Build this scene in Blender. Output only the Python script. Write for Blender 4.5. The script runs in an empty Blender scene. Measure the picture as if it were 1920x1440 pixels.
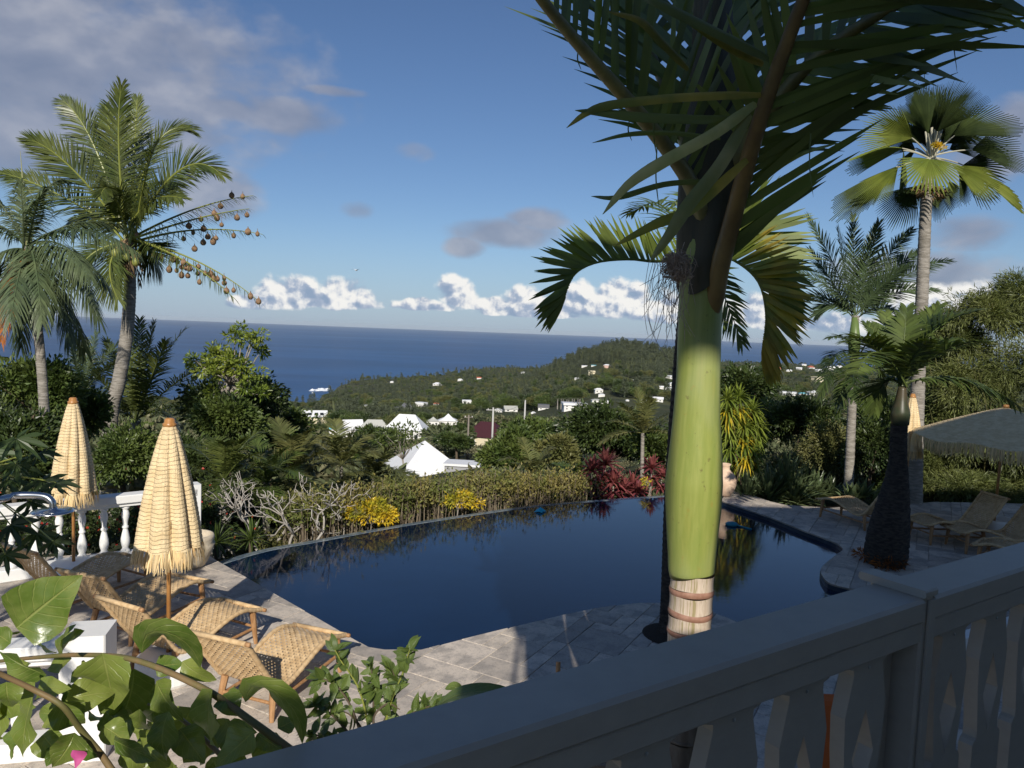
import bpy, math, random
import numpy as np
from mathutils import Vector, Matrix, noise as mnoise
rng = np.random.default_rng(7); random.seed(7)
R_ = math.radians
sc = bpy.context.scene
COL = sc.collection
# ---------------------------------------------------------------- camera
CAMH, FPX = 3.6, 1400.0
pit, rol = math.atan(100/1400), R_(2.2)
fwd = np.array([0, math.cos(pit), -math.sin(pit)]); up0 = np.array([0, math.sin(pit), math.cos(pit)]); rt0 = np.array([1., 0, 0])
RT = rt0*math.cos(rol)+up0*math.sin(rol); UP = up0*math.cos(rol)-rt0*math.sin(rol)
cam = bpy.data.cameras.new('camera'); camo = bpy.data.objects.new('camera', cam); COL.objects.link(camo)
m = Matrix.Identity(4)
for i in range(3):
    m[i][0] = RT[i]; m[i][1] = UP[i]; m[i][2] = -fwd[i]
m[2][3] = CAMH
camo.matrix_world = m
cam.sensor_width = 36; cam.lens = 36*FPX/1920; cam.clip_start = .05; cam.clip_end = 300000
sc.camera = camo
def ray(x, y): return fwd+RT*((x-960)/FPX)+UP*((720-y)/FPX)
def G(x, y, z=0.):                      # point of the horizontal level z seen at a photo position
    d = ray(x, y); t = (z-CAMH)/d[2]; q = d*t; return np.array([q[0], q[1], z])
def D(x, y, d):                         # point at distance d seen at a photo position
    q = ray(x, y); q = q*d/q[1]; return np.array([q[0], q[1], q[2]+CAMH])
# ---------------------------------------------------------------- world, sun, exposure
SUN_EL = 31.0
SKY_STR, SUN_STR, EXPO = 0.074, 5.0, -0.02
sun = bpy.data.lights.new('sun', 'SUN'); suno = bpy.data.objects.new('sun', sun); COL.objects.link(suno)
sun.energy = SUN_STR; sun.angle = R_(.53); sun.color = (1, .94, .84)
suno.rotation_euler = (R_(90-SUN_EL), 0, R_(0.6)); suno.location = (0, -20, 30)
sc.view_settings.view_transform = 'Standard'; sc.view_settings.look = 'None'; sc.view_settings.exposure = EXPO; sc.view_settings.gamma = 1
sc.view_settings.use_curve_mapping = False
try:
    sc.cycles.use_denoising = True; sc.cycles.max_bounces = 8; sc.cycles.transparent_max_bounces = 8
    sc.cycles.use_adaptive_sampling = True; sc.cycles.adaptive_threshold = .015
except Exception: pass
W = bpy.data.worlds.new('World'); sc.world = W; W.use_nodes = True
class NT:                                # small node helper
    def __init__(s, tree): s.t = tree; s.n = tree.nodes; s.l = tree.links
    def new(s, typ, **k):
        n = s.n.new(typ)
        for a, b in k.items(): setattr(n, a, b)
        return n
    def put(s, sock, v):
        if isinstance(v, bpy.types.NodeSocket): s.l.new(v, sock)
        else:
            if sock.type == 'RGBA' and hasattr(v, '__len__') and len(v) == 3: v = (*v, 1)
            sock.default_value = v
    def m(s, op, a, b=None, c=None, clamp=False):
        n = s.n.new('ShaderNodeMath'); n.operation = op; n.use_clamp = clamp
        for i, v in enumerate((a, b, c)):
            if v is not None: s.put(n.inputs[i], v)
        return n.outputs[0]
    def noise(s, vec, scale, detail=4, rough=.55, dist=0., dim='3D'):
        n = s.new('ShaderNodeTexNoise'); n.noise_dimensions = dim
        if vec is not None: s.put(n.inputs['Vector'], vec)
        s.put(n.inputs['Scale'], scale); s.put(n.inputs['Detail'], detail); s.put(n.inputs['Roughness'], rough); s.put(n.inputs['Distortion'], dist)
        return n.outputs[0]
    def ramp(s, fac, stops, interp='LINEAR'):
        n = s.new('ShaderNodeValToRGB'); n.color_ramp.interpolation = interp; s.put(n.inputs[0], fac)
        cr = n.color_ramp
        while len(cr.elements) < len(stops): cr.elements.new(.5)
        for e, (p, c) in zip(cr.elements, stops):
            e.position = p; e.color = (*c, 1) if len(c) == 3 else c
        return n.outputs[0]
    def mix(s, fac, a, b, mode='MIX'):
        n = s.new('ShaderNodeMixRGB', blend_type=mode); s.put(n.inputs[0], fac); s.put(n.inputs[1], a); s.put(n.inputs[2], b); return n.outputs[0]
    def smooth(s, v, a, b):
        n = s.new('ShaderNodeMapRange'); n.interpolation_type = 'SMOOTHSTEP'
        s.put(n.inputs[0], v); s.put(n.inputs[1], a); s.put(n.inputs[2], b); return n.outputs[0]
    def vmul(s, v, k):
        n = s.new('ShaderNodeVectorMath', operation='MULTIPLY'); s.put(n.inputs[0], v); s.put(n.inputs[1], k); return n.outputs[0]
def azel(x, y):
    q = ray(x, y); return math.atan2(q[0], q[1]), math.atan2(q[2], math.hypot(q[0], q[1]))
def build_world():
    t = NT(W.node_tree); t.n.clear()
    sky = t.new('ShaderNodeTexSky'); sky.sky_type = 'NISHITA'; sky.sun_disc = False
    sky.sun_elevation = R_(SUN_EL); sky.sun_rotation = R_(180); sky.altitude = 200; sky.air_density = 1.0; sky.dust_density = .35; sky.ozone_density = 1.6
    tc = t.new('ShaderNodeTexCoord').outputs['Generated']
    sx = t.new('ShaderNodeSeparateXYZ'); t.put(sx.inputs[0], tc); X, Y, Z = sx.outputs
    az = t.m('ARCTAN2', X, Y); el = t.m('ARCTAN2', Z, t.m('SQRT', t.m('ADD', t.m('MULTIPLY', X, X), t.m('MULTIPLY', Y, Y))))
    def vec(a, e):
        c = t.new('ShaderNodeCombineXYZ'); t.put(c.inputs[0], a); t.put(c.inputs[1], e); return c.outputs[0]
    def env(lst, flat):
        out = None
        for (x, y, rx, ry, *pk) in lst:
            a0, e0 = azel(x, y)
            da = t.m('DIVIDE', t.m('SUBTRACT', az, a0), rx/FPX)
            de = t.m('SUBTRACT', el, e0)
            if flat:                                    # flat base: falls off faster downwards
                de = t.m('MAXIMUM', t.m('DIVIDE', de, ry/FPX), t.m('DIVIDE', t.m('MULTIPLY', de, -1), ry*.42/FPX))
            else: de = t.m('DIVIDE', de, ry/FPX)
            v = t.m('SUBTRACT', pk[0] if pk else 1, t.m('ADD', t.m('MULTIPLY', da, da), t.m('MULTIPLY', de, de)))
            out = v if out is None else t.m('SMOOTH_MAX', out, v, .25) if False else t.m('MAXIMUM', out, v)
        return t.m('MAXIMUM', out, -1.2)
    # towering cumulus over the horizon
    cum = [(545, 562, 70, 48), (645, 563, 62, 46), (590, 568, 130, 26), (480, 572, 60, 22), (858, 560, 48, 48), (800, 576, 70, 20), (925, 575, 60, 22), (990, 570, 60, 40),
           (1150, 575, 130, 56), (1080, 580, 100, 40), (1240, 590, 90, 40), (1390, 592, 110, 44), (1500, 612, 110, 22), (1620, 618, 130, 30), (1010, 590, 120, 18), (1760, 600, 120, 70)]
    v2 = vec(az, el)
    n1 = t.noise(v2, 26, 6, .50, .1); n2 = t.noise(vec(t.m('ADD', az, .003), t.m('ADD', el, .007)), 26, 6, .50, .1)
    big = t.noise(v2, 9, 2, .5)
    band = t.m('SUBTRACT', 1, t.m('ABSOLUTE', t.m('DIVIDE', t.m('SUBTRACT', el, .028), .02)))   # the same cloud bank goes on all round
    band = t.m('ADD', t.m('MULTIPLY', band, .8), t.m('MULTIPLY', t.m('SUBTRACT', big, .66), 3))
    far_az = t.smooth(t.m('ABSOLUTE', az), .62, .8)
    e1 = t.m('MAXIMUM', env(cum, True), t.m('SUBTRACT', t.m('MULTIPLY', t.m('ADD', band, 1.2), far_az), 1.2))
    dens = t.m('ADD', e1, t.m('MULTIPLY', t.m('SUBTRACT', n1, .5), 2.6))
    a1 = t.smooth(dens, .05, .55)
    relief = t.m('MULTIPLY', t.m('SUBTRACT', n1, n2), 3.2)
    hgt = t.smooth(e1, -.2, .9)
    shade = t.m('ADD', t.m('ADD', .42, t.m('MULTIPLY', relief, 1.9)), t.m('MULTIPLY', t.smooth(el, .012, .058), .46), clamp=True)
    c1 = t.ramp(shade, [(0, (.30, .40, .56)), (.4, (.42, .50, .64)), (.75, (.80, .82, .85)), (1, (.98, .97, .94))])
    a1 = t.m('MULTIPLY', a1, t.smooth(el, .004, .02))
    # soft grey-mauve scraps higher up
    gr = [(90, 110, 420, 190), (30, 230, 300, 90), (520, 215, 110, 40), (420, 205, 120, 26), (400, 360, 80, 55), (945, 437, 120, 30), (1010, 412, 66, 26), (870, 462, 44, 24), (672, 395, 46, 22, .5),
          (780, 285, 56, 24, .3), (618, 170, 80, 12, .6), (1812, 440, 88, 36, .7), (1860, 300, 80, 44), (1915, 235, 60, 50), (1720, 520, 170, 46), (300, 90, 170, 60)]
    n3 = t.noise(vec(az, t.m('MULTIPLY', el, 1.7)), 7, 5, .46, .2)
    n4 = t.noise(vec(az, t.m('MULTIPLY', t.m('ADD', el, .02), 1.7)), 7, 5, .46, .2)
    e2 = t.m('MAXIMUM', env(gr, False), t.m('MULTIPLY', t.m('SUBTRACT', t.m('MULTIPLY', far_az, big), .95), 2.5))
    n5 = t.noise(vec(az, t.m('MULTIPLY', el, 1.5)), 21, 6, .52, .2)
    d2 = t.m('ADD', e2, t.m('ADD', t.m('MULTIPLY', t.m('SUBTRACT', n3, .5), 1.4), t.m('MULTIPLY', t.m('SUBTRACT', n5, .5), 1.4)))
    a2 = t.m('MULTIPLY', t.smooth(d2, -.2, .85), .82)
    s2 = t.m('ADD', t.m('ADD', .45, t.m('MULTIPLY', t.m('SUBTRACT', n3, n4), 3.)), t.m('MULTIPLY', t.m('SUBTRACT', n5, .5), .6), clamp=True)
    c2 = t.ramp(s2, [(0, (.225, .265, .37)), (.5, (.315, .345, .44)), (1, (.49, .50, .56))])
    bri = t.m('DIVIDE', 2**(-EXPO), SKY_STR)
    skyc = t.mix(1, sky.outputs[0], (.76, .90, 1.12), 'MULTIPLY')
    hz = t.m('SUBTRACT', 1, t.smooth(el, 0, .14))
    base = t.mix(t.m('MULTIPLY', hz, .55), skyc, t.vmul((.30, .43, .66), 1/SKY_STR*2**(-EXPO)))
    def sc_(c): return t.vmul(c, (1/SKY_STR*2**(-EXPO)*.93,)*3)
    out = t.mix(a2, base, sc_(c2)); out = t.mix(a1, out, sc_(c1))
    bg = t.new('ShaderNodeBackground'); t.put(bg.inputs[0], out); t.put(bg.inputs[1], SKY_STR)
    o = t.new('ShaderNodeOutputWorld'); t.l.new(bg.outputs[0], o.inputs[0])
def _fixv():
    pass
_old = NT.vmul
def _vmul(s, v, k):
    n = s.new('ShaderNodeVectorMath', operation='MULTIPLY')
    if isinstance(v, bpy.types.NodeSocket): s.l.new(v, n.inputs[0])
    else: n.inputs[0].default_value = v
    n.inputs[1].default_value = k if hasattr(k, '__len__') else (k, k, k)
    return n.outputs[0]
NT.vmul = _vmul
build_world()
# ---------------------------------------------------------------- materials
MATS = {}
def mat(name, fn=None, col=(.5, .5, .5), rough=.6, spec=.4, var=0., vscale=5., bump=0., bscale=20., metal=0., col2=None, trans=0., coord='Object', island=0., bdist=.01, stretch=(1, 1, 1), detail=4):
    if name in MATS: return MATS[name]
    M = bpy.data.materials.new(name); M.use_nodes = True; t = NT(M.node_tree); t.n.clear()
    out = t.new('ShaderNodeOutputMaterial'); p = t.new('ShaderNodeBsdfPrincipled')
    tc = t.new('ShaderNodeTexCoord'); vec = tc.outputs[coord]
    if stretch != (1, 1, 1): vec = t.vmul(vec, stretch)
    c = None
    if col2 is not None:
        n = t.noise(vec, vscale, detail, .6)
        c = t.mix(t.smooth(n, .36, .64), col, col2)
    else: c = t.mix(0, col, col)
    if var or island:
        k = 1.
        if island:
            g = t.new('ShaderNodeNewGeometry'); oi = t.new('ShaderNodeObjectInfo')
            r = t.m('FRACT', t.m('ADD', g.outputs['Random Per Island'], oi.outputs['Random']))
            k = t.m('ADD', 1-island, t.m('MULTIPLY', r, 2*island))
        if var:
            n2 = t.noise(vec, vscale*2.3, detail, .6)
            k = t.m('MULTIPLY', k, t.m('ADD', 1-var, t.m('MULTIPLY', n2, 2*var)))
        cc = t.new('ShaderNodeCombineXYZ')
        for i in range(3): t.put(cc.inputs[i], k)
        c = t.mix(1, c, cc.outputs[0], 'MULTIPLY')
    if fn: c = fn(t, vec, c, p) or c
    t.put(p.inputs['Base Color'], c); 
    if not p.inputs['Roughness'].is_linked: p.inputs['Roughness'].default_value = rough
    p.inputs['Specular IOR Level'].default_value = spec; p.inputs['Metallic'].default_value = metal
    if bump:
        b = t.new('ShaderNodeBump'); b.inputs['Strength'].default_value = bump; b.inputs['Distance'].default_value = bdist
        t.put(b.inputs['Height'], t.noise(vec, bscale, 5, .6)); t.l.new(b.outputs[0], p.inputs['Normal'])
    sh = p.outputs[0]
    if trans:
        tr = t.new('ShaderNodeBsdfTranslucent'); t.put(tr.inputs[0], t.mix(1, c, (1.5, 1.5, .5), 'MULTIPLY'))
        mx = t.new('ShaderNodeMixShader'); mx.inputs[0].default_value = trans
        t.l.new(sh, mx.inputs[1]); t.l.new(tr.outputs[0], mx.inputs[2]); sh = mx.outputs[0]
    t.l.new(sh, out.inputs[0]); MATS[name] = M; return M
def leafmat(name, a, b, rough=.45, trans=.22, island=.35, spec=.45, vs=1.2):
    return mat(name, col=a, col2=b, vscale=vs, rough=rough, spec=spec, island=island, trans=trans)
# ---------------------------------------------------------------- mesh helpers
def nrm(v):
    v = np.asarray(v, float); n = np.linalg.norm(v, axis=-1, keepdims=True); return v/np.maximum(n, 1e-9)
def make_mesh(name, V, F, mt=None, smooth=False, uv=None):
    V = np.asarray(V, np.float32).reshape(-1, 3); me = bpy.data.meshes.new(name)
    if not isinstance(F, list): F = [F]
    if F and not isinstance(F[0], np.ndarray): F = [np.array([f]) for f in F]
    F = [np.asarray(f, np.int32) for f in F if len(f)]
    idx = np.concatenate([f.ravel() for f in F]); tot = np.concatenate([np.full(len(f), f.shape[1], np.int32) for f in F])
    st = np.concatenate([[0], np.cumsum(tot)[:-1]]).astype(np.int32)
    me.vertices.add(len(V)); me.vertices.foreach_set('co', V.ravel())
    me.loops.add(len(idx)); me.loops.foreach_set('vertex_index', idx)
    me.polygons.add(len(tot)); me.polygons.foreach_set('loop_start', st)
    if uv is not None:
        l = me.uv_layers.new(name='UVMap'); l.data.foreach_set('uv', np.asarray(uv, np.float32)[idx].ravel())
    me.update(calc_edges=True)
    me.polygons.foreach_set('use_smooth', np.full(len(tot), bool(smooth)))
    if mt is not None: me.materials.append(mt)
    return me
class Geo:
    def __init__(s): s.V = []; s.F = {}; s.n = 0
    def add(s, V, F):
        V = np.asarray(V, float).reshape(-1, 3)
        fl = F if isinstance(F, list) else [F]
        if fl and not isinstance(fl[0], np.ndarray): fl = [np.array([f]) for f in fl]
        for f in fl:
            f = np.asarray(f)
            if len(f): s.F.setdefault(f.shape[1], []).append(f+s.n)
        s.V.append(V); s.n += len(V); return s
    def get(s):
        return np.concatenate(s.V), [np.concatenate(f) for f in s.F.values()]
def wloc(o):
    v = np.zeros(3)
    while o is not None: v += np.array(o.location); o = o.parent
    return v
def part(name, geo, mt, parent=None, smooth=False, local=False, uv=None, **props):
    V, F = geo.get() if isinstance(geo, Geo) else geo
    V = np.asarray(V, float)
    if parent is not None and not local: V = V-wloc(parent)
    o = bpy.data.objects.new(name, make_mesh(name, V, F, mt, smooth, uv)); COL.objects.link(o)
    if parent is not None: o.parent = parent
    for k, v in props.items(): o[k] = v
    return o
def thing(name, label, cat, loc=(0, 0, 0), rz=0., group=None):
    o = bpy.data.objects.new(name, None); COL.objects.link(o); o.location = tuple(loc); o.rotation_euler = (0, 0, rz)
    o.empty_display_size = .2
    o['label'] = label; o['category'] = cat
    if group: o['group'] = group
    return o
def tag(o, label, cat, group=None):
    o['label'] = label; o['category'] = cat
    if group: o['group'] = group
    return o
def recenter(o, loc):
    loc = np.array(loc, float); V = np.empty(len(o.data.vertices)*3, np.float32); o.data.vertices.foreach_get('co', V)
    V = V.reshape(-1, 3)-loc.astype(np.float32); o.data.vertices.foreach_set('co', V.ravel()); o.data.update(); o.location = tuple(loc); return o
def dup(root, loc=None, rz=None, label=None):
    r = root.copy(); COL.objects.link(r)
    if loc is not None: r.location = tuple(loc)
    if rz is not None: r.rotation_euler = (0, 0, rz)
    if label: r['label'] = label
    def rec(src, dst):
        for ch in list(src.children):
            c = ch.copy(); COL.objects.link(c); c.parent = dst; rec(ch, c)
    rec(root, r); return r
def tube(P, rad, n=8, cap=True, ell=None):
    P = np.asarray(P, float); K = len(P); rad = np.broadcast_to(np.asarray(rad, float), (K,))
    T = nrm(np.gradient(P, axis=0)); ref = np.array([0, 0, 1.]) if abs(T[:, 2]).max() < .95 else np.array([0.12, 1., 0.1])
    S = nrm(np.cross(T, ref)); N = np.cross(S, T)
    a = np.linspace(0, 2*math.pi, n, endpoint=False)
    V = P[:, None]+rad[:, None, None]*(np.cos(a)[None, :, None]*S[:, None]+np.sin(a)[None, :, None]*N[:, None])
    i = np.arange(K-1)[:, None]*n; j = np.arange(n)[None]; j2 = (j+1) % n
    F = np.stack([i+j, i+j2, i+n+j2, i+n+j], -1).reshape(-1, 4); out = [F]
    if cap: out += [np.array([list(range(n))[::-1]]), np.array([[(K-1)*n+q for q in range(n)]])]
    return V.reshape(-1, 3), out
def lathe(prof, n=24, c=(0, 0, 0), mod=None):
    pr = np.asarray(prof, float); a = np.linspace(0, 2*math.pi, n, endpoint=False); K = len(pr)
    r = np.repeat(pr[:, :1], n, 1)
    if mod is not None: r = r*mod(a[None], pr[:, 1][:, None])
    V = np.stack([r*np.cos(a), r*np.sin(a), np.repeat(pr[:, 1:2], n, 1)], -1)+np.array(c)
    i = np.arange(K-1)[:, None]*n; j = np.arange(n)[None]; j2 = (j+1) % n
    return V.reshape(-1, 3), [np.stack([i+j, i+j2, i+n+j2, i+n+j], -1).reshape(-1, 4), np.array([list(range(n))[::-1]]), np.array([[(K-1)*n+q for q in range(n)]])]
BOXF = np.array([[0, 3, 2, 1], [4, 5, 6, 7], [0, 1, 5, 4], [1, 2, 6, 5], [2, 3, 7, 6], [3, 0, 4, 7]])
def obox(c, ax, ay, az):                 # box from centre and three half-vectors
    c, ax, ay, az = [np.asarray(q, float) for q in (c, ax, ay, az)]
    V = [c+sx*ax+sy*ay+sz*az for sz in (-1, 1) for sx, sy in ((-1, -1), (1, -1), (1, 1), (-1, 1))]
    return np.array(V), BOXF
def box(x0, y0, z0, x1, y1, z1):
    return obox(((x0+x1)/2, (y0+y1)/2, (z0+z1)/2), ((x1-x0)/2, 0, 0), (0, (y1-y0)/2, 0), (0, 0, (z1-z0)/2))
def chbox(c, ax, ay, az, b=.006):        # box with chamfered long edges (along ax)
    c, ax, ay, az = [np.asarray(q, float) for q in (c, ax, ay, az)]
    hy, hz = np.linalg.norm(ay), np.linalg.norm(az); uy, uz = ay/hy, az/hz
    pr = [(-hy+b, -hz), (hy-b, -hz), (hy, -hz+b), (hy, hz-b), (hy-b, hz), (-hy+b, hz), (-hy, hz-b), (-hy, -hz+b)]
    V = [c+s*ax+p*uy+q*uz for s in (-1, 1) for p, q in pr]
    F = [np.array([[k, (k+1) % 8, 8+(k+1) % 8, 8+k] for k in range(8)]), np.array([list(range(8))[::-1]]), np.array([list(range(8, 16))])]
    return np.array(V), F
def bez(A, B, C, n=10):
    t = np.linspace(0, 1, n)[:, None]; A, B, C = [np.asarray(q, float) for q in (A, B, C)]
    return (1-t)**2*A+2*t*(1-t)*B+t*t*C
def spline(P, n=20):
    P = np.asarray(P, float); Q = np.vstack([2*P[0]-P[1], P, 2*P[-1]-P[-2]]); out = []
    k = len(P)-1
    for t in np.linspace(0, k-1e-6, n):
        i = int(t); u = t-i; a, b, c, d = Q[i:i+4]
        out.append(.5*((2*b)+(-a+c)*u+(2*a-5*b+4*c-d)*u*u+(-a+3*b-3*c+d)*u**3))
    return np.array(out)
def leaves(P, dirs, L, Wd, roll=None, r=rng):     # one folded diamond per leaf
    n = len(P); d = nrm(dirs); q = r.normal(size=(n, 3)) if roll is None else roll
    s = nrm(np.cross(d, q)); nn = np.cross(s, d); L = np.broadcast_to(L, (n,))[:, None]; Wd = np.broadcast_to(Wd, (n,))[:, None]
    m_ = P+d*L*.45+nn*Wd*.18
    V = np.stack([P, m_+s*Wd*.5, P+d*L-nn*L*.08, m_-s*Wd*.5], 1).reshape(-1, 3)
    return V, np.arange(4*n).reshape(n, 4)
def cloud(c, rad, n, L, Wd, seed=1, lumps=10, lr=.42, droop=.2, flat=0.):
    """leaf positions through the lumps of a crown"""
    r = np.random.default_rng(seed); c = np.array(c, float); rad = np.array(rad, float)*np.ones(3)
    u = nrm(r.normal(size=(lumps, 3))); u[:, 2] = np.abs(u[:, 2])*.9-.25*(1-flat)
    lc = u*r.uniform(.45, .85, (lumps, 1)); ls = r.uniform(.7, 1.25, lumps)*lr
    k = r.integers(0, lumps, n); o = nrm(r.normal(size=(n, 3)))
    rr = r.uniform(.25, 1, (n, 1))**.45
    p = lc[k]+o*rr*ls[k][:, None]*(1+.25*np.sin(o[:, :1]*7+k[:, None]))
    P = c+p*rad; d = o*.8+nrm(p)*.5+r.normal(size=(n, 3))*.45; d[:, 2] -= droop
    V, F = leaves(P, d, L*r.uniform(.6, 1.3, n), Wd*r.uniform(.7, 1.2, n), r=r)
    return V, F, c+lc*rad
def frond(P, n, L, w, a0=75, a1=28, vee=18, droop=.25, up=(0, 0, 1), prof=(.45, 1., .35), s0=.12, jit=.06, sides=(1, 1), segs=3, seed=0, rr=.012, thin=1., tiprach=.15, wob=0.):
    r = np.random.default_rng(seed+11); P = np.asarray(P, float); K = len(P); g = Geo()
    T = nrm(np.gradient(P, axis=0)); up = np.array(up, float)
    S = nrm(np.cross(T, up)); N = np.cross(S, T)
    for si, sg in enumerate((1, -1)):
        if not sides[si]: continue
        s = np.linspace(s0, .995, n)+r.normal(size=n)*.3/n*.9
        s = np.clip(s, s0, 1)
        if thin < 1: s = s[r.random(n) < thin]
        x = s*(K-1); i = np.minimum(x.astype(int), K-2); f = (x-i)[:, None]
        b = P[i]*(1-f)+P[i+1]*f; t_ = nrm(T[i]*(1-f)+T[i+1]*f); s_ = nrm(S[i]*(1-f)+S[i+1]*f); n_ = nrm(N[i]*(1-f)+N[i+1]*f)
        q = (s-s0)/(1-s0); ang = np.radians(a0+(a1-a0)*q+r.normal(size=len(s))*jit*60)[:, None]
        ve = np.radians(vee+r.normal(size=len(s))*jit*90)[:, None]
        d = nrm(np.cos(ang)*t_+np.sin(ang)*(sg*s_*np.cos(ve)+n_*np.sin(ve))+r.normal(size=(len(s), 3))*jit)
        ll = L*np.interp(q, [0, .4, 1], prof)*r.uniform(.88, 1.08, len(s)); wv = nrm(np.cross(d, n_)); 
        ts = np.linspace(0, 1, segs+1); wp = np.interp(ts, [0, .3, .7, 1], [.55, 1, .75, .04])
        dr = droop*r.uniform(.7, 1.3, len(s))
        C = b[:, None]+d[:, None]*(ll[:, None, None]*ts[None, :, None])
        C[:, :, 2] -= (dr*ll)[:, None]*ts[None]**2
        if wob: C += r.normal(size=(len(s), 1, 3))*wob*ts[None, :, None]
        H = wv[:, None]*(w*.5*wp)[None, :, None]
        V = np.stack([C-H, C+H], 2).reshape(-1, 3); m_ = (segs+1)*2
        base = (np.arange(len(s))*m_)[:, None]+(np.arange(segs)*2)[None]
        F = np.stack([base, base+1, base+3, base+2], -1).reshape(-1, 4); g.add(V, F)
    rad = np.linspace(rr, rr*tiprach, K); g.add(*tube(P, rad, 6, False)); return g
def fan(H, A, Nn, Rr, spread=95, n=34, split=.5, droop=.15, cup=.2, seed=0, w=1.):
    """a palmate leaf: pleated segments joined at the hub, free at the tips"""
    r = np.random.default_rng(seed); A = nrm(A); Nn = nrm(Nn-A*np.dot(Nn, A)); S = np.cross(A, Nn); H = np.array(H, float)
    th = np.radians(np.linspace(-spread, spread, n)); dth = th[1]-th[0]; g = Geo()
    for k, a in enumerate(th):
        Rk = Rr*(1-.22*abs(a/th[-1])**2)*r.uniform(.93, 1.05); tz = []
        def pt(rad, aa, h):
            d = A*math.cos(aa)+S*math.sin(aa); z = cup*rad*abs(math.sin(aa))**1.3/Rr
            p = H+d*rad+Nn*(z*Rr+h); p[2] -= droop*(rad/Rr)**2*Rr*(1+.5*abs(math.sin(aa))); return p
        V = []
        for f_, ww in ((.02, .5), (.3, .5), (split, .5), (.78, .30), (1., .02)):
            ra = Rk*f_
            V += [pt(ra, a-dth*ww*w, 0), pt(ra, a, .02*Rr*min(1, f_*3)*(1-f_*.5)), pt(ra, a+dth*ww*w, 0)]
        F = []
        for q in range(4):
            for j in range(2): b = q*3+j; F.append([b, b+1, b+4, b+3])
        g.add(V, np.array(F))
    return g
def fbm(x, y, s=1., o=4, seed=0.):
    v = 0; a = 1.; tot = 0
    for i in range(o):
        v += a*mnoise.noise((x*s+seed, y*s-seed, seed*.37+i*7.1)); tot += a; a *= .5; s *= 2
    return v/tot
# ---------------------------------------------------------------- terrain, sea
SEA = -150.0
TC = [  # photo column: [(distance, height) ...]
 (300, [(0, -.5), (10.5, -.5), (13, -.8), (20, -2), (60, -10), (110, -20), (320, -44), (700, -92), (1250, -142), (1420, -152), (2200, -175)]),
 (560, [(0, -.5), (13, -.5), (16, -1.0), (20, -2), (60, -10), (110, -20), (320, -44), (700, -90), (1300, -142), (1470, -151), (2200, -175)]),
 (700, [(0, -.5), (15, -.5), (18, -1.2), (20, -2), (60, -9), (110, -19), (320, -41), (700, -74), (1500, -132), (2100, -151), (2800, -175)]),
 (960, [(0, -.5), (16, -.5), (19, -1.2), (24, -2.2), (60, -8), (130, -18), (320, -35), (700, -62), (1500, -104), (3100, -150), (3900, -175)]),
 (1160, [(0, -.5), (17, -.5), (20, -1.2), (24, -2), (60, -6.5), (130, -14), (320, -29), (600, -38), (900, -47), (1250, -57), (1700, -90), (3000, -140), (3500, -150), (4300, -175)]),
 (1400, [(0, -.5), (16.5, -.35), (20, -.4), (26, -1.5), (60, -6), (130, -14), (320, -31), (600, -46), (1000, -62), (2000, -86), (3500, -122), (4900, -150), (6000, -175)]),
 (1920, [(0, -.5), (16, -.25), (20, -.3), (26, -1.0), (60, -4), (130, -12), (320, -28), (600, -45), (1000, -62), (2000, -86), (3500, -122), (5100, -150), (6200, -175)])]
_us = [(c-960)/1400 for c, _ in TC]
_tab = [(np.log(np.array([a for a, _ in t])+5), np.array([b for _, b in t])) for _, t in TC]
def zt(x, y):
    d = max(y, 0.) if y > 0 else 0.
    dd = math.hypot(x, y) if y < abs(x)*.5 else y
    u = x/max(dd, 1e-3); u = min(max(u, _us[0]), _us[-1]); l = math.log(dd+5)
    hs = [np.interp(l, a, b) for a, b in _tab] if False else None
    for i in range(len(_us)-1):
        if u <= _us[i+1]: break
    f = (u-_us[i])/(_us[i+1]-_us[i]); f = min(max(f, 0), 1); f = f*f*(3-2*f)
    z = float(np.interp(l, *_tab[i]))*(1-f)+float(np.interp(l, *_tab[i+1]))*f
    if dd > 60:
        z += fbm(x, y, .004, 4, 3.)*min(dd*.012, 9)+fbm(x, y, .02, 2, 9.)*min(dd*.004, 2)
        z += 33*math.exp(-((x-190)/88)**2-((y-1250)/240)**2)+16*math.exp(-((x-85)/55)**2-((y-1230)/180)**2)+9*math.exp(-((x-262)/50)**2-((y-1250)/150)**2)
    return z
def Tp(px, py, dmax=6000):              # where the ray through a photo position meets the ground
    q = ray(px, py); q = q/q[1]; d = 18.
    while d < dmax:
        if CAMH+q[2]*d < zt(q[0]*d, d): break
        d *= 1.01
    return np.array([q[0]*d, d, zt(q[0]*d, d)])
th = np.concatenate([np.linspace(-52, 52, 300), np.linspace(53, 307, 60)]); rr_ = np.concatenate([[.8], np.geomspace(3, 6500, 210)])
V = np.array([[r*math.sin(R_(a)), r*math.cos(R_(a)), 0] for r in rr_ for a in th])
V[:, 2] = [zt(x, y) for x, y, _ in V]
nth = len(th); i = np.arange(len(rr_)-1)[:, None]*nth; j = np.arange(nth)[None]; j2 = (j+1) % nth
F = np.stack([i+j2, i+j, i+nth+j, i+nth+j2], -1).reshape(-1, 4)
def groundfn(t, vec, c, p):
    n = t.noise(vec, .012, 5, .6); n2 = t.noise(vec, .09, 5, .65); n3 = t.noise(vec, 1.3, 4, .6)
    a = t.mix(t.smooth(n, .42, .62), (.060, .068, .034), (.11, .115, .058))
    a = t.mix(t.smooth(n2, .56, .7), a, (.105, .095, .055)); a = t.mix(t.m('MULTIPLY', n3, .5), a, (.02, .022, .012))
    return a
M_ground = mat('garden_earth_and_scrub', groundfn, rough=.95, spec=.1, bump=.6, bscale=3, bdist=.1)
o = part('ground', (V, F), M_ground, smooth=True, kind='structure')
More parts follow.
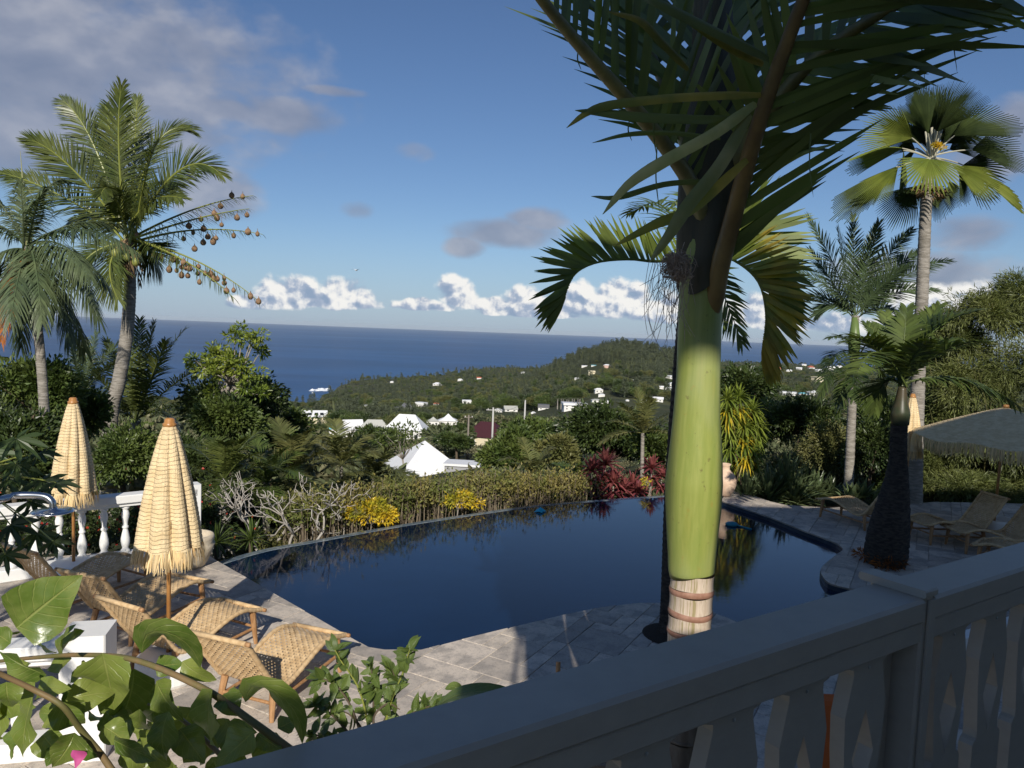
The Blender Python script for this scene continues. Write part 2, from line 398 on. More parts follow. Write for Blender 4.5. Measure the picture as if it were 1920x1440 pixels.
def seafn(t, vec, c, p):
    n = t.noise(t.vmul(vec, (.0006, .0022, 1)), 1, 5, .6, .3); n2 = t.noise(t.vmul(vec, (.00012, .0004, 1)), 1, 3, .5, .5)
    a = t.mix(t.smooth(n, .4, .65), (.005, .040, .130), (.011, .066, .195)); a = t.mix(t.smooth(n2, .50, .7), a, (.026, .085, .21))
    b = t.new('ShaderNodeBump'); b.inputs['Strength'].default_value = .45; b.inputs['Distance'].default_value = 3.
    t.put(b.inputs['Height'], t.m('ADD', t.noise(t.vmul(vec, (.02, .035, 1)), 1, 6, .62), t.noise(t.vmul(vec, (.002, .005, 1)), 1, 3, .5)))
    t.l.new(b.outputs[0], p.inputs['Normal']); return a
M_sea = mat('sea_water', seafn, rough=.34, spec=.06)
g = np.array([-46000, -30000, -8000, -2000, 0, 2000, 8000, 30000, 46000.]); gy = np.array([-20000, -8000, 0, 1000, 3000, 8000, 30000, 46000.])
V = np.array([[x, y, SEA] for y in gy for x in g]); F = [[a*9+b, a*9+b+1, (a+1)*9+b+1, (a+1)*9+b] for a in range(len(gy)-1) for b in range(8)]
part('sea', (V, np.array(F)), M_sea, kind='structure')
# breaking swell at the foot of the headland
g = Geo()
for k in range(26):
    c = Tp(604, 737); c[2] = SEA+.6
    c = c+np.array([rng.normal()*9-4, rng.normal()*34+10, 0]); w = rng.uniform(2, 7)
    a = np.linspace(0, 2*math.pi, 9)[:-1]
    ring = np.stack([c[0]+np.cos(a)*w*1.5*rng.uniform(.6, 1.2, 8), c[1]+np.sin(a)*w*2*rng.uniform(.6, 1.2, 8), np.full(8, SEA-.2)], 1)
    top = c+[0, 0, rng.uniform(.5, 2.4)]
    g.add(np.vstack([ring, top]), np.array([[q, (q+1) % 8, 8] for q in range(8)]))
M_foam = mat('surf_foam', col=(.85, .87, .88), rough=.8, var=.1)
part('surf', g, M_foam, kind='stuff')
# ---------------------------------------------------------------- deck, paving, pool
def GP(lst, z=0.): return [G(x, y, z)[:2] for x, y in lst]
pool_near = GP([(405, 1050), (690, 1213), (722, 1218), (790, 1218), (845, 1204), (900, 1190), (1000, 1166), (1100, 1143), (1180, 1132), (1230, 1130), (1290, 1135), (1334, 1147), (1378, 1164), (1440, 1190), (1540, 1196), (1640, 1172), (1672, 1140), (1645, 1112)])
def smoothp(P, n): return [tuple(q[:2]) for q in spline([(*p, 0) for p in P], n)]
pool_right = smoothp(GP([(1645, 1112), (1606, 1105), (1581, 1100), (1553, 1091), (1541, 1077), (1539, 1066), (1550, 1053), (1567, 1040), (1580, 1031), (1576, 1023), (1560, 1014), (1506, 994)]), 34)+GP([(1444, 969), (1381, 948), (1352, 938)])
pool_inf = smoothp([tuple(p) for p in GP([(1300, 931), (1243, 932), (1100, 942), (1000, 951), (900, 965), (800, 980), (700, 997), (600, 1016), (500, 1034)], -.1)]+[(-4.34, 10.97)], 26)
pool_near = [tuple(p) for p in pool_near[:5]]+smoothp([tuple(p) for p in pool_near[5:]], 40)
pool_poly = [tuple(p) for p in pool_near[:-1]]+[tuple(p) for p in pool_right]+[tuple(p) for p in pool_inf[:-1]]
far_edge = GP([(1366, 918), (1400, 925), (1444, 940), (1475, 947), (1540, 951), (1640, 950)])
deck_poly = [(-11, 1.5), (15, 1.5), (15, 17.6), (10, 17.2)]+[tuple(p) for p in far_edge[::-1]]+[tuple(p) for p in pool_right[::-1]]+[tuple(p) for p in pool_near[:-1][::-1]]+[(-4.55, 11.22), (-5.0, 11.5), (-5.6, 11.35), (-11, 8.9)]
from mathutils.geometry import tessellate_polygon
def flat(poly, z, zb=None):
    P = [Vector((x, y, 0)) for x, y in poly]; tri = tessellate_polygon([P]); n = len(P)
    V = [(x, y, z) for x, y in poly]; F = [np.array([list(t) for t in tri])]
    if zb is not None:
        V += [(x, y, zb) for x, y in poly]; F.append(np.array([[k, (k+1) % n, n+(k+1) % n, n+k] for k in range(n)]))
    return np.array(V), F
def area(p): return .5*sum(p[i][0]*p[(i+1) % len(p)][1]-p[(i+1) % len(p)][0]*p[i][1] for i in range(len(p)))
def clip(poly, rect):
    out = poly
    for k in range(4):
        a, b = rect[k], rect[(k+1) % 4]; nx, ny = -(b[1]-a[1]), b[0]-a[0]; res = []
        if not out: return []
        ds = [(p[0]-a[0])*nx+(p[1]-a[1])*ny for p in out]
        for i in range(len(out)):
            p, q, dp, dq = out[i], out[(i+1) % len(out)], ds[i], ds[(i+1) % len(out)]
            if dp >= 0: res.append(p)
            if (dp > 0 > dq) or (dp < 0 < dq):
                t = dp/(dp-dq); res.append((p[0]+(q[0]-p[0])*t, p[1]+(q[1]-p[1])*t))
        out = res
    return out
M_grout = mat('mortar', col=(.40, .35, .29), rough=.95, var=.2, vscale=9, bump=.4, bscale=60, bdist=.004)
deck = part('pool_deck', flat(deck_poly, -.012, -.7), M_grout, kind='structure')
def stonefn(t, vec, c, p):
    n = t.noise(vec, 3.5, 6, .65, .6); n2 = t.noise(vec, 22, 5, .7); n3 = t.noise(t.vmul(vec, (1, 1, 1)), 60, 3, .6)
    g = t.new('ShaderNodeNewGeometry'); oi = t.new('ShaderNodeObjectInfo')
    r = t.m('FRACT', t.m('ADD', t.m('MULTIPLY', g.outputs['Random Per Island'], 3.7), t.m('MULTIPLY', oi.outputs['Random'], 7.3)))
    a = t.ramp(r, [(0, (.36, .315, .27)), (.3, (.50, .435, .365)), (.6, (.64, .555, .465)), (1, (.57, .49, .40))])
    a = t.mix(t.m('MULTIPLY', t.smooth(n, .42, .62), .68), a, (.27, .245, .22))
    a = t.mix(t.m('MULTIPLY', t.smooth(n2, .52, .68), .5), a, (.16, .15, .14))
    a = t.mix(t.m('MULTIPLY', t.smooth(n3, .60, .68), .55), a, (.08, .075, .07))
    b = t.new('ShaderNodeBump'); b.inputs['Strength'].default_value = .5; b.inputs['Distance'].default_value = .006
    t.put(b.inputs['Height'], t.m('ADD', t.m('MULTIPLY', n2, .6), t.m('MULTIPLY', n3, -.4))); t.l.new(b.outputs[0], p.inputs['Normal'])
    return a
M_stone = mat('travertine', stonefn, rough=.75, spec=.3)
ca, sa = math.cos(R_(-29.5)), math.sin(R_(-29.5)); U_ = .2
occ = {}; stones = []
for iy in range(-55, 125):
    for ix in range(-90, 90):
        if (ix, iy) in occ: continue
        opts = [(3, 2), (2, 3), (3, 3), (2, 2), (2, 1), (1, 2), (4, 2)]; random.shuffle(opts); opts.append((1, 1))
        for w_, h_ in opts:
            if all((ix+a, iy+b) not in occ for a in range(w_) for b in range(h_)):
                for a in range(w_):
                    for b in range(h_): occ[(ix+a, iy+b)] = 1
                break
        x0, y0, x1, y1 = ix*U_+.004, iy*U_+.004, (ix+w_)*U_-.004, (iy+h_)*U_-.004
        rc = [(x*ca-y*sa+1., x*sa+y*ca+6.) for x, y in ((x0, y0), (x1, y0), (x1, y1), (x0, y1))]
        cx, cy = sum(p[0] for p in rc)/4, sum(p[1] for p in rc)/4
        if cy < 1.2 or cx < -11.5 or cx > 15.3 or cy > 18.2: continue
        if abs(cx) > cy*.80+1.0 or cy < 2.2: continue
        pl = clip(deck_poly, rc)
        if len(pl) < 3 or abs(area(pl)) < .003: continue
        ch_ = True
        while ch_ and len(pl) > 3:
            ch_ = False
            for q in range(len(pl)):
                a_, b_, c__ = pl[q-1], pl[q], pl[(q+1) % len(pl)]; l1 = math.dist(a_, b_); l2 = math.dist(b_, c__)
                if l1 < 1e-4 or l2 < 1e-4 or ((b_[0]-a_[0])*(c__[0]-b_[0])+(b_[1]-a_[1])*(c__[1]-b_[1]))/(l1*l2) < -.995: pl = pl[:q]+pl[q+1:]; ch_ = True; break
        if len(pl) < 3 or abs(area(pl)) < .003: continue
        bad = False
        for q in range(len(pl)):
            a_, b_ = pl[q], pl[(q+1) % len(pl)]
            for w_2 in range(len(pl)):
                if w_2 == q or abs(w_2-q) in (1, len(pl)-1): continue
                c__, d__ = pl[w_2], pl[(w_2+1) % len(pl)]; ex, ey = b_[0]-a_[0], b_[1]-a_[1]; L2 = math.hypot(ex, ey)
                if L2 < .01: continue
                s1 = abs((c__[0]-a_[0])*ey-(c__[1]-a_[1])*ex)/L2; s2 = abs((d__[0]-a_[0])*ey-(d__[1]-a_[1])*ex)/L2
                if s1 < 1e-3 and s2 < 1e-3 and (d__[0]-c__[0])*ex+(d__[1]-c__[1])*ey < 0: bad = True
        if bad: continue
        pm = sum(math.dist(pl[q], pl[(q+1) % len(pl)]) for q in range(len(pl)))
        if pm*pm/abs(area(pl)) > 60: continue
        stones.append((pl, cx, cy))
def seen(s):
    _, x, y = s; px = 960+x/y*1400
    if px < -60 or px > 1980: return 1e6+y
    hidden_below = 640-(px-1200)*.0+ 0
    return y
for s in stones: pass
stones.sort(key=lambda s: (0 if (s[2] > 5.0 and -60 < 960+s[1]/s[2]*1400 < 1720) else 1, s[2]))
def stone_geo(pl, zt_=0.):
    c = (sum(p[0] for p in pl)/len(pl), sum(p[1] for p in pl)/len(pl)); z = rng.uniform(-.0015, .0025)
    tx, ty = rng.normal()*.002, rng.normal()*.002
    P = [Vector((x, y, 0)) for x, y in pl]; n = len(P)
    ins = [(c[0]+(x-c[0])*(1-.006/max(math.hypot(x-c[0], y-c[1]), .02)), c[1]+(y-c[1])*(1-.006/max(math.hypot(x-c[0], y-c[1]), .02))) for x, y in pl]
    V = [(x, y, z+tx*(x-c[0])+ty*(y-c[1])) for x, y in ins]+[(x, y, z-.005) for x, y in pl]+[(x, y, -.03) for x, y in pl]
    tri = tessellate_polygon([[Vector((x, y, 0)) for x, y in ins]])
    F = [np.array([list(t) for t in tri])]
    for o_ in (0, n): F.append(np.array([[o_+k, o_+(k+1) % n, o_+n+(k+1) % n, o_+n+k] for k in range(n)]))
    return np.array(V), F
rest = Geo()
for k, (pl, cx, cy) in enumerate(stones):
    V, F = stone_geo(pl)
    if k < 300:
        o = part('paving_stone', (V, F), M_stone, deck); recenter(o, (cx, cy, 0)); o.parent = deck
    else: rest.add(V, F)
part('paving_stone_field', rest, M_stone, deck, kind='stuff')
# pool shell and water
M_tile = mat('navy_pool_lining', col=(.012, .022, .04), col2=(.02, .035, .06), vscale=4, rough=.35, spec=.5)
n = len(pool_poly)
c_ = np.array(pool_poly); V = np.vstack([np.c_[c_, np.full(n, -.031)], np.c_[c_, np.full(n, -1.6)]])
tri = tessellate_polygon([[Vector((x, y, 0)) for x, y in pool_poly]])
k0 = len(pool_near)-1+len(pool_right)-1
F = [np.array([[k, (k+1) % n, n+(k+1) % n, n+k] for k in range(0, k0)]), np.array([[n+q for q in t] for t in tri])]
cen = np.array([1.2, 12.]); Vin = V.copy()
Vin[:, :2] += nrm(cen-Vin[:, :2])*.006
part('pool_basin', (Vin, F), M_tile, kind='structure')
# infinity edge: wet stone weir
inf = np.array(pool_inf[:-1]+[(-4.34, 10.97)]); inf = np.vstack([[pool_right[-1]], inf])
tn = nrm(np.gradient(inf, axis=0)); on = np.stack([tn[:, 1], -tn[:, 0]], 1)
if np.dot(on[10], inf[10]-cen) < 0: on = -on
g = Geo(); K = len(inf)
pr = [(-.01, -.10), (.0, -.094), (.16, -.105), (.19, -.14), (.20, -1.5)]
V = np.array([[*(inf[k]+on[k]*a), b] for k in range(K) for a, b in pr]); m_ = len(pr)
F = np.array([[k*m_+q, k*m_+q+1, (k+1)*m_+q+1, (k+1)*m_+q] for k in range(K-1) for q in range(m_-1)])
M_weir = mat('wet_weir_stone', col=(.10, .14, .18), col2=(.22, .25, .26), vscale=6, rough=.18, spec=.6, var=.3)
part('pool_edge_wall', (V, F), M_weir, kind='structure')
def waterfn(t, vec, c, p):
    n = t.noise(vec, .55, 4, .6, .4)
    b = t.new('ShaderNodeBump'); b.inputs['Strength'].default_value = .045; b.inputs['Distance'].default_value = .02
    t.put(b.inputs['Height'], t.m('ADD', t.noise(t.vmul(vec, (3.5, 6, 1)), 1, 4, .55, .8), t.m('MULTIPLY', t.noise(t.vmul(vec, (13, 22, 1)), 1, 3, .6, 1.), .35)))
    t.l.new(b.outputs[0], p.inputs['Normal'])
    return t.mix(t.smooth(n, .35, .7), (.0014, .0085, .028), (.0024, .0125, .040))
M_water = mat('pool_water', waterfn, rough=.035, spec=.5)
part('pool_water', flat(pool_poly, -.0985), M_water, kind='structure')
# ---------------------------------------------------------------- unseen house behind the viewer, its walls shaped to cast the shade
M_plaster = mat('house_plaster', col=(.72, .68, .60), rough=.9, var=.06, bump=.2, bscale=30)
M_roofsheet = mat('house_roof_sheet', col=(.30, .30, .31), rough=.6)
M_floor = mat('veranda_boards', col=(.20, .15, .10), rough=.7, var=.25, vscale=8)
house = thing('villa', 'unseen plastered villa behind the balcony, walls shaped to cast its shade', 'house', (0, -1, 0))
g = Geo(); y0, y1 = -1.25, -1.0
dz = .6*1.0                                  # the light climbs .6 m per metre towards the sun
sl, sr = .90, 1.14                           # slot invented in the unseen wall to put one strip of sun on the palm
zb, zt2 = 4.95, 7.05
g.add(*box(.34, y0, 0, sl, y1, 10.0)); g.add(*box(sr, y0, 0, 16, y1, 10.0)); g.add(*box(8.1, y0, 10.19, 16, y1, 11.48)); g.add(*box(sl, y0, 0, sr, y1, zb))  # wall blocks laid out as a light mask around the slot
ar = [(sl, 10.0), (sr, 10.0), (sr, zt2-.35)]+[(sl+(sr-sl)*(1-q), zt2-.35+.35*math.sin(math.acos(min(1, abs(q*1.0))))) for q in np.linspace(0.1, 1, 7)]
ar = [(sr, zt2-.35), (sr, 10.0), (sl, 10.0), (sl, zt2)]+[(sl+(sr-sl)*q, zt2-.35*q**2.2) for q in np.linspace(.15, .95, 7)]
V = np.array([(x, y0, z) for x, z in ar]+[(x, y1, z) for x, z in ar]); na = len(ar)
tri = tessellate_polygon([[Vector((x, z, 0)) for x, z in ar]])
g.add(V, [np.array([list(t)[::-1] for t in tri]), np.array([[na+q for q in t] for t in tri]), np.array([[k, (k+1) % na, na+(k+1) % na, na+k] for k in range(na)])])
g.add(*box(-.52, y0+.003, 0, -.08, y1-.003, 4.29)); g.add(*box(-.08, y0+.003, 0, .34, y1-.003, 4.50))  # low blocks added to keep the sun off the railing
part('wall', g, M_plaster, house)
part('roof', Geo().add(*box(.25, -7, 10.0, 16.2, -.9, 10.18)).add(*box(8.0, -7, 11.49, 16.2, -.9, 11.62)), M_roofsheet, house)
g = Geo()
vd = np.array([.83, .558, 0.]); vd /= np.linalg.norm(vd); vn = np.array([-vd[1], vd[0], 0])
part('veranda_floor', Geo().add(*obox(np.array([.244, 1.285, 1.93])+vd*3.2-vn*1.45, vd*5.0, vn*1.4, (0, 0, .07))), M_floor, house)
# ---------------------------------------------------------------- balcony railing
M_rail = mat('grey_painted_timber', col=(.36, .33, .285), rough=.45, spec=.35, var=.13, vscale=7, bump=.18, bscale=16, bdist=.004, stretch=(1, 1, 2), detail=8)
RA = np.array([.244, 1.285, 0]); RZ = 3.05
def RP(t, o, z): return RA+vd*t+vn*o+np.array([0, 0, z])
rail = thing('balcony_railing', 'grey painted wooden balcony railing with fretwork boards crossing the lower right', 'railing', RP(0, -.06, 1.93))
tp = .755
def span(nm, z, hy, hz, b=.004, o_=-.06):
    g = Geo()
    for (a, b_) in ((-1.6, tp-.023), (tp+.023, 4.6)): g.add(*chbox(RP((a+b_)/2, o_, z), vd*(b_-a)/2, vn*hy, (0, 0, hz), b))
    part(nm, g, M_rail, rail)
span('top_rail', RZ-.0275, .062, .0275, .007); span('upper_rail', RZ-.0795, .054, .0235, .004); span('lower_rail', 2.06, .04, .045, .005)
g = Geo().add(*chbox(RP(tp, -.055, 2.49), (0, 0, .563), vd*.0225, vn*.062, .005)).add(*chbox(RP(tp, -.045, RZ+.010), vd*.026, vn*.078, (0, 0, .009), .004))
part('post', g, M_rail, rail)
part('post_cover_strip', chbox(RP(tp+.007, -.121, 2.46), (0, 0, .585), vd*.014, vn*.004, .002), M_rail, rail)
part('post_backing', chbox(RP(tp-.06, -.04, 2.45), (0, 0, .49), vd*.036, vn*.02, .003), M_rail, rail)
up_ = [(0., .074), (.016, .074), (.019, .066), (.022, .055), (.035, .054), (.122, .0755), (.20, .070), (.31, .055), (.33, .056), (.335, .066), (.345, .074), (.42, .074)]
hs = up_+[(.84-z, w_) for z, w_ in up_[::-1][1:]]
bl = [(-s_, -z) for z, s_ in hs]+[(s_, -z) for z, s_ in hs[::-1]]
dm = [(.0, -.117), (.040, -.219), (.0, -.325), (-.040, -.219)]; dm2 = [(x, -.84-z) for x, z in dm]
tri = tessellate_polygon([[Vector((x, z, 0)) for x, z in bl], [Vector((x, z, 0)) for x, z in dm], [Vector((x, z, 0)) for x, z in dm2]])
allp = bl+dm+dm2; nb = len(bl); nd = 4; th_ = .0165; V = []
for sgn in (-1, 1):
    for x, z in allp: V.append(vd*x+vn*th_*sgn+np.array([0, 0, z]))
nt_ = len(allp)
F = [np.array([list(t) for t in tri]), np.array([[nt_+q for q in t][::-1] for t in tri]), np.array([[k, nt_+k, nt_+(k+1) % nb, (k+1) % nb] for k in range(nb)])]
for o_ in (nb, nb+4): F.append(np.array([[o_+k, o_+(k+1) % nd, nt_+o_+(k+1) % nd, nt_+o_+k] for k in range(nd)]))
bm_ = make_mesh('baluster', np.array(V), F, M_rail)
screw = make_mesh('screw', *lathe([(.0, 0), (.0035, .0), (.004, .0015), (.0, .003)], 8), mat('painted_screw', col=(.36, .37, .38), rough=.3, metal=.4))
for t in [.581-.2147*k for k in range(0, 9)]+[.941+.2147*k for k in range(0, 16)]:
    b = bpy.data.objects.new('baluster', bm_); COL.objects.link(b); b.parent = rail; b.location = tuple(RP(t, -.0745, RZ-.1035)-wloc(rail))
    s_ = bpy.data.objects.new('screw', screw); COL.objects.link(s_); s_.parent = b
    s_.location = tuple(-vn*.0165+np.array([0, 0, -.027])); s_.rotation_euler = (R_(90), 0, math.atan2(vd[1], vd[0]))
a_, b_ = G(1700, 1222, .45), G(2050, 1110, .45)
w_ = part('low_wall', chbox((a_+b_)/2*[1, 1, 0]+[0, 0, .22], (b_-a_)/2, nrm(np.cross(b_-a_, [0, 0, 1.]))*.07, (0, 0, .22), .01), mat('white_masonry_paint', col=(.78, .77, .74), rough=.6, spec=.3, var=.05, vscale=3, bump=.15, bscale=40, bdist=.003)); recenter(w_, (a_+b_)/2*[1, 1, 0]); tag(w_, 'low white garden wall glimpsed between the rightmost railing boards', 'wall')
# ---------------------------------------------------------------- furniture
M_rope = mat('woven_rope', col=(.50, .34, .18), col2=(.64, .46, .26), vscale=14, rough=.85, spec=.15, bump=.4, bscale=160, bdist=.003)
M_teak = mat('oiled_teak', col=(.30, .155, .065), col2=(.42, .235, .11), vscale=6, rough=.5, spec=.35, stretch=(3, 3, 1))
M_teakg = mat('greyed_teak', col=(.22, .15, .10), col2=(.30, .22, .15), vscale=6, rough=.7)
LP = np.array([(0, .36), (.10, .385), (.25, .43), (.42, .425), (.62, .37), (.82, .30), (.95, .27), (1.05, .275), (1.14, .32), (1.25, .45), (1.38, .63), (1.50, .80), (1.56, .87)])
def lprof(n=60): return spline([(x, 0, z) for x, z in LP], n)
def lounger(name, label, rope=M_rope, wood=M_teak):
    t = thing(name, label, 'sun lounger'); P = lprof(90); W_ = .30
    seg = np.r_[0, np.cumsum(np.linalg.norm(np.diff(P, axis=0), axis=1))]; Lt = seg[-1]
    def at(s):
        return np.array([np.interp(s, seg, P[:, 0]), 0, np.interp(s, seg, P[:, 2])])
    def nrmat(s):
        a, b = at(max(s-.01, 0)), at(min(s+.01, Lt)); d = nrm(b-a); return np.array([-d[2], 0, d[0]]), d
    s_split = np.interp(1.12, P[:, 0], seg)
    for nm, sa_, sb_ in (('woven_seat', .015, s_split), ('woven_backrest', s_split+.01, Lt-.01)):
        g = Geo(); ns = int((sb_-sa_)/.036)
        for k in range(ns+1):                      # cross strands, undulating over and under
            s = sa_+(sb_-sa_)*k/ns; c = at(s); n_, d_ = nrmat(s)
            ys = np.linspace(-W_, W_, 19); V = []
            for q, y in enumerate(ys):
                sag = -.018*(1-(y/W_)**2); h = .004*(-1)**(q+k); cc = c+[0, y, 0]+n_*(h+sag); V += [cc-d_*.0125, cc+d_*.0125]
            b = np.arange(18)*2; g.add(V, np.stack([b, b+1, b+3, b+2], -1))
        for q in range(18):                        # long strands
            y = -W_+(q+.5)*W_/9; K = ns*1; V = []; sag = -.018*(1-(y/W_)**2)
            for k in range(K+1):
                s = sa_+(sb_-sa_)*k/K; c = at(s); n_, d_ = nrmat(s); h = -.004*(-1)**(q+k)
                cc = c+[0, y, 0]+n_*(h+sag); V += [cc-[0, .0118, 0], cc+[0, .0118, 0]]
            b = np.arange(K)*2; g.add(V, np.stack([b, b+2, b+3, b+1], -1))
        part(nm, g, rope, t, local=True)
    for sy in (-1, 1):
        Q = P.copy(); Q[:, 1] = sy*(W_+.004); rad = .025+.003*np.sin(np.arange(len(Q))*2.2)
        part('side_rail', tube(Q, rad, 8), rope, t, local=True, smooth=True)
    for x, z in (LP[0], LP[-1]):
        part('end_bar', tube([(x, -W_-.012, z), (x, W_+.012, z)], .023, 10), rope, t, local=True, smooth=True)
        for sy in (-1, 1): part('end_knob', tube([(x, sy*(W_+.012), z), (x, sy*(W_+.05), z), (x, sy*(W_+.058), z)], [.022, .021, .012], 10), wood, t, local=True, smooth=True)
    for x, lean in ((.12, -.03), (1.13, .06)):
        ztop = np.interp(x, LP[:, 0], LP[:, 1])
        for sy in (-1, 1):
            part('leg', tube([(x, sy*(W_-.03), ztop-.01), (x+lean*.5, sy*(W_-.015), ztop*.5), (x+lean, sy*W_, 0)], [.036, .031, .022], 8), wood, t, local=True)
        part('crossbar', tube([(x+lean*.5, -W_, ztop*.5), (x+lean*.5, W_, ztop*.5)], .015, 8), wood, t, local=True)
    for sy in (-1, 1):
        part('stretcher', tube([(.10, sy*(W_-.03), .17), (.6, sy*(W_-.035), .15), (1.14, sy*(W_-.03), .14)], .017, 8), wood, t, local=True)
    return t
def lplace(foot, head, first=None, label=''):
    f = np.array(G(*foot, .36)); h = np.array(G(*head, .85)); d = h-f
    return (f[0], f[1], 0), math.atan2(d[1], d[0])
grp = 'woven sun loungers beside the pool'
l1, r1 = lplace((602, 1181), (393, 1207)); L0 = lounger('sun_lounger', 'fully sunlit woven sun lounger nearest the viewer, left of the citrus shrub')
L0['group'] = grp; L0.location = l1; L0.rotation_euler = (0, 0, r1)
for f, h, lb in (((455, 1133), (205, 1140), 'woven sun lounger just behind the sunlit one, crossed by the parasol pole shadow'),
                 ((358, 1083), (140, 1083), 'dappled woven sun lounger behind the front parasol pole'),
                 ((262, 1046), (28, 1034), 'shaded woven sun lounger closest to the white balustrade')):
    l, r = lplace(f, h); dup(L0, l, r, lb)
# across the pool, in the shade of the trees
for f, hd, lb in (((1553, 934), (1700, 925), 'pale woven sun lounger left of the bottle palm, by the strap leaved shrub'),
                 ((1718, 978), (1812, 930), 'woven sun lounger just right of the bottle palm in the shade'),
                 ((1785, 992), (1890, 945), 'woven sun lounger directly behind the parasol tub on the right'),
                 ((1832, 1016), (1965, 985), 'woven sun lounger in front of the parasol tub, cut off by the picture edge')):
    f3 = G(*f, .36); h3 = G(*hd, .85); dv = h3-f3
    dup(L0, (f3[0], f3[1], 0), math.atan2(dv[1], dv[0]), lb)
def rafn(t, vec, c, p):
    s = t.new('ShaderNodeSeparateXYZ'); t.put(s.inputs[0], vec); wz = t.noise(t.vmul(vec, (6, 6, 3)), 1, 3, .5)
    rows = t.m('ABSOLUTE', t.m('SINE', t.m('ADD', t.m('MULTIPLY', s.outputs[2], 78), t.m('MULTIPLY', wz, 7))))
    ang = t.m('ARCTAN2', s.outputs[1], s.outputs[0]); cols = t.m('ABSOLUTE', t.m('SINE', t.m('ADD', t.m('MULTIPLY', ang, 26), t.m('MULTIPLY', wz, 6)))); n = t.noise(vec, 70, 4, .65)
    h = t.m('ADD', t.m('MULTIPLY', t.m('POWER', t.m('MULTIPLY', t.smooth(rows, 0, .55), t.m('ADD', .55, t.m('MULTIPLY', cols, .45))), .6), .8), t.m('MULTIPLY', n, .9))
    b = t.new('ShaderNodeBump'); b.inputs['Strength'].default_value = .9; b.inputs['Distance'].default_value = .011; t.put(b.inputs['Height'], h); t.l.new(b.outputs[0], p.inputs['Normal'])
    return t.mix(t.m('MULTIPLY', t.smooth(h, .95, .35), .26), c, (.30, .20, .10))
M_rafia = mat('crocheted_raffia', rafn, col=(.70, .53, .30), col2=(.80, .63, .38), vscale=7, rough=.9, spec=.1, var=.12)
M_fringe = mat('raffia_fringe', col=(.72, .55, .31), rough=.85, spec=.15, island=.3, trans=.15)
M_pole = mat('varnished_pole', col=(.36, .16, .045), col2=(.45, .22, .07), vscale=9, rough=.35, spec=.5, stretch=(4, 4, .6))
M_conc = mat('pale_concrete', col=(.55, .52, .47), rough=.85, var=.15, vscale=7, bump=.2, bscale=60)
M_white = mat('white_masonry_paint', col=(.78, .77, .74), rough=.6, spec=.3, var=.05, vscale=3, bump=.15, bscale=40, bdist=.003)
def closed_parasol(loc, H_, R1, label, base='disc', seed=0, name='closed_parasol', fold=8, ln=1.27, sc_=1.):
    t = thing(name, label, 'parasol', loc, 0, 'raffia parasols'); r = np.random.default_rng(seed)
    ph = r.uniform(0, 6); zb_ = H_-ln; g = Geo(); n = 120; K = 76
    prof = []
    for k in range(K):
        u = k/(K-1); z = H_-.07-u*(ln-.07)
        rad = .052+(R1-.052)*(u**.72)*(1+.06*math.sin(u*3.1)); prof.append((rad+.002*math.sin(k*1.57*1.3), z))
    tw = r.uniform(-.3, .3)
    def mod(a, z):
        u = (H_-z)/ln; f = np.abs(np.sin((a+tw*u+ph)*fold/2+.5*np.sin(a*2+ph)))
        return 1+u**.5*(.42*(f**.45-.78))+.012*np.sin(a*60)*np.sign(np.sin(z*90))
    V, F = lathe(prof, n, (0, 0, 0), mod); V = V+0
    part('canopy', (V, F[:2]), M_rafia, t, local=True, smooth=True)
    Ff = Geo(); a = r.uniform(0, 6.283, 420); rb = R1*np.ravel(mod(a[None], np.array([[zb_]])))
    for aa, rr2 in zip(a, rb):
        d = np.array([math.cos(aa), math.sin(aa), 0]); s_ = np.array([-d[1], d[0], 0]); w = .0055
        p0 = d*(rr2-.006)+[0, 0, zb_+.02]; p2 = d*(rr2+r.uniform(0, .04))+s_*r.normal()*.015+[0, 0, zb_-r.uniform(.12, .20)]; p1 = (p0+p2)/2+d*.008
        Ff.add([p0-s_*w, p0+s_*w, p1-s_*w, p1+s_*w, p2-s_*w*.4, p2+s_*w*.4], np.array([[0, 1, 3, 2], [2, 3, 5, 4]]))
    part('fringe', Ff, M_fringe, t, local=True)
    part('pole', lathe([(.021, .02), (.021, H_-.03)], 14), M_pole, t, local=True, smooth=True)
    part('finial', lathe([(.0, H_-.10), (.062, H_-.085), (.066, H_-.055), (.05, H_-.045), (.047, H_-.012), (.03, H_), (0, H_)], 20), M_pole, t, local=True, smooth=True)
    if base == 'disc':
        part('base', lathe([(0, 0), (.30, 0), (.315, .03), (.30, .22), (.26, .25), (.03, .26), (0, .26)], 32), M_white, t, local=True, smooth=False)
    return t
b1 = G(312, 1222, .26); 
closed_parasol((b1[0]+.02, b1[1], 0), D(327, 784, b1[1])[2], .295, 'closed raffia parasol with long fringe, in full sun on a white round base', seed=3)
b2 = D(137, 745, 9.9); closed_parasol((b2[0], b2[1], 0), b2[2], .26, 'closed raffia parasol further back, in front of the white balustrade', seed=8)
b3 = D(1712, 738, 15.9); closed_parasol((b3[0], b3[1], 0), b3[2], .24, 'closed raffia parasol standing behind the bottle palm trunk', seed=5, ln=1.22, base=None)
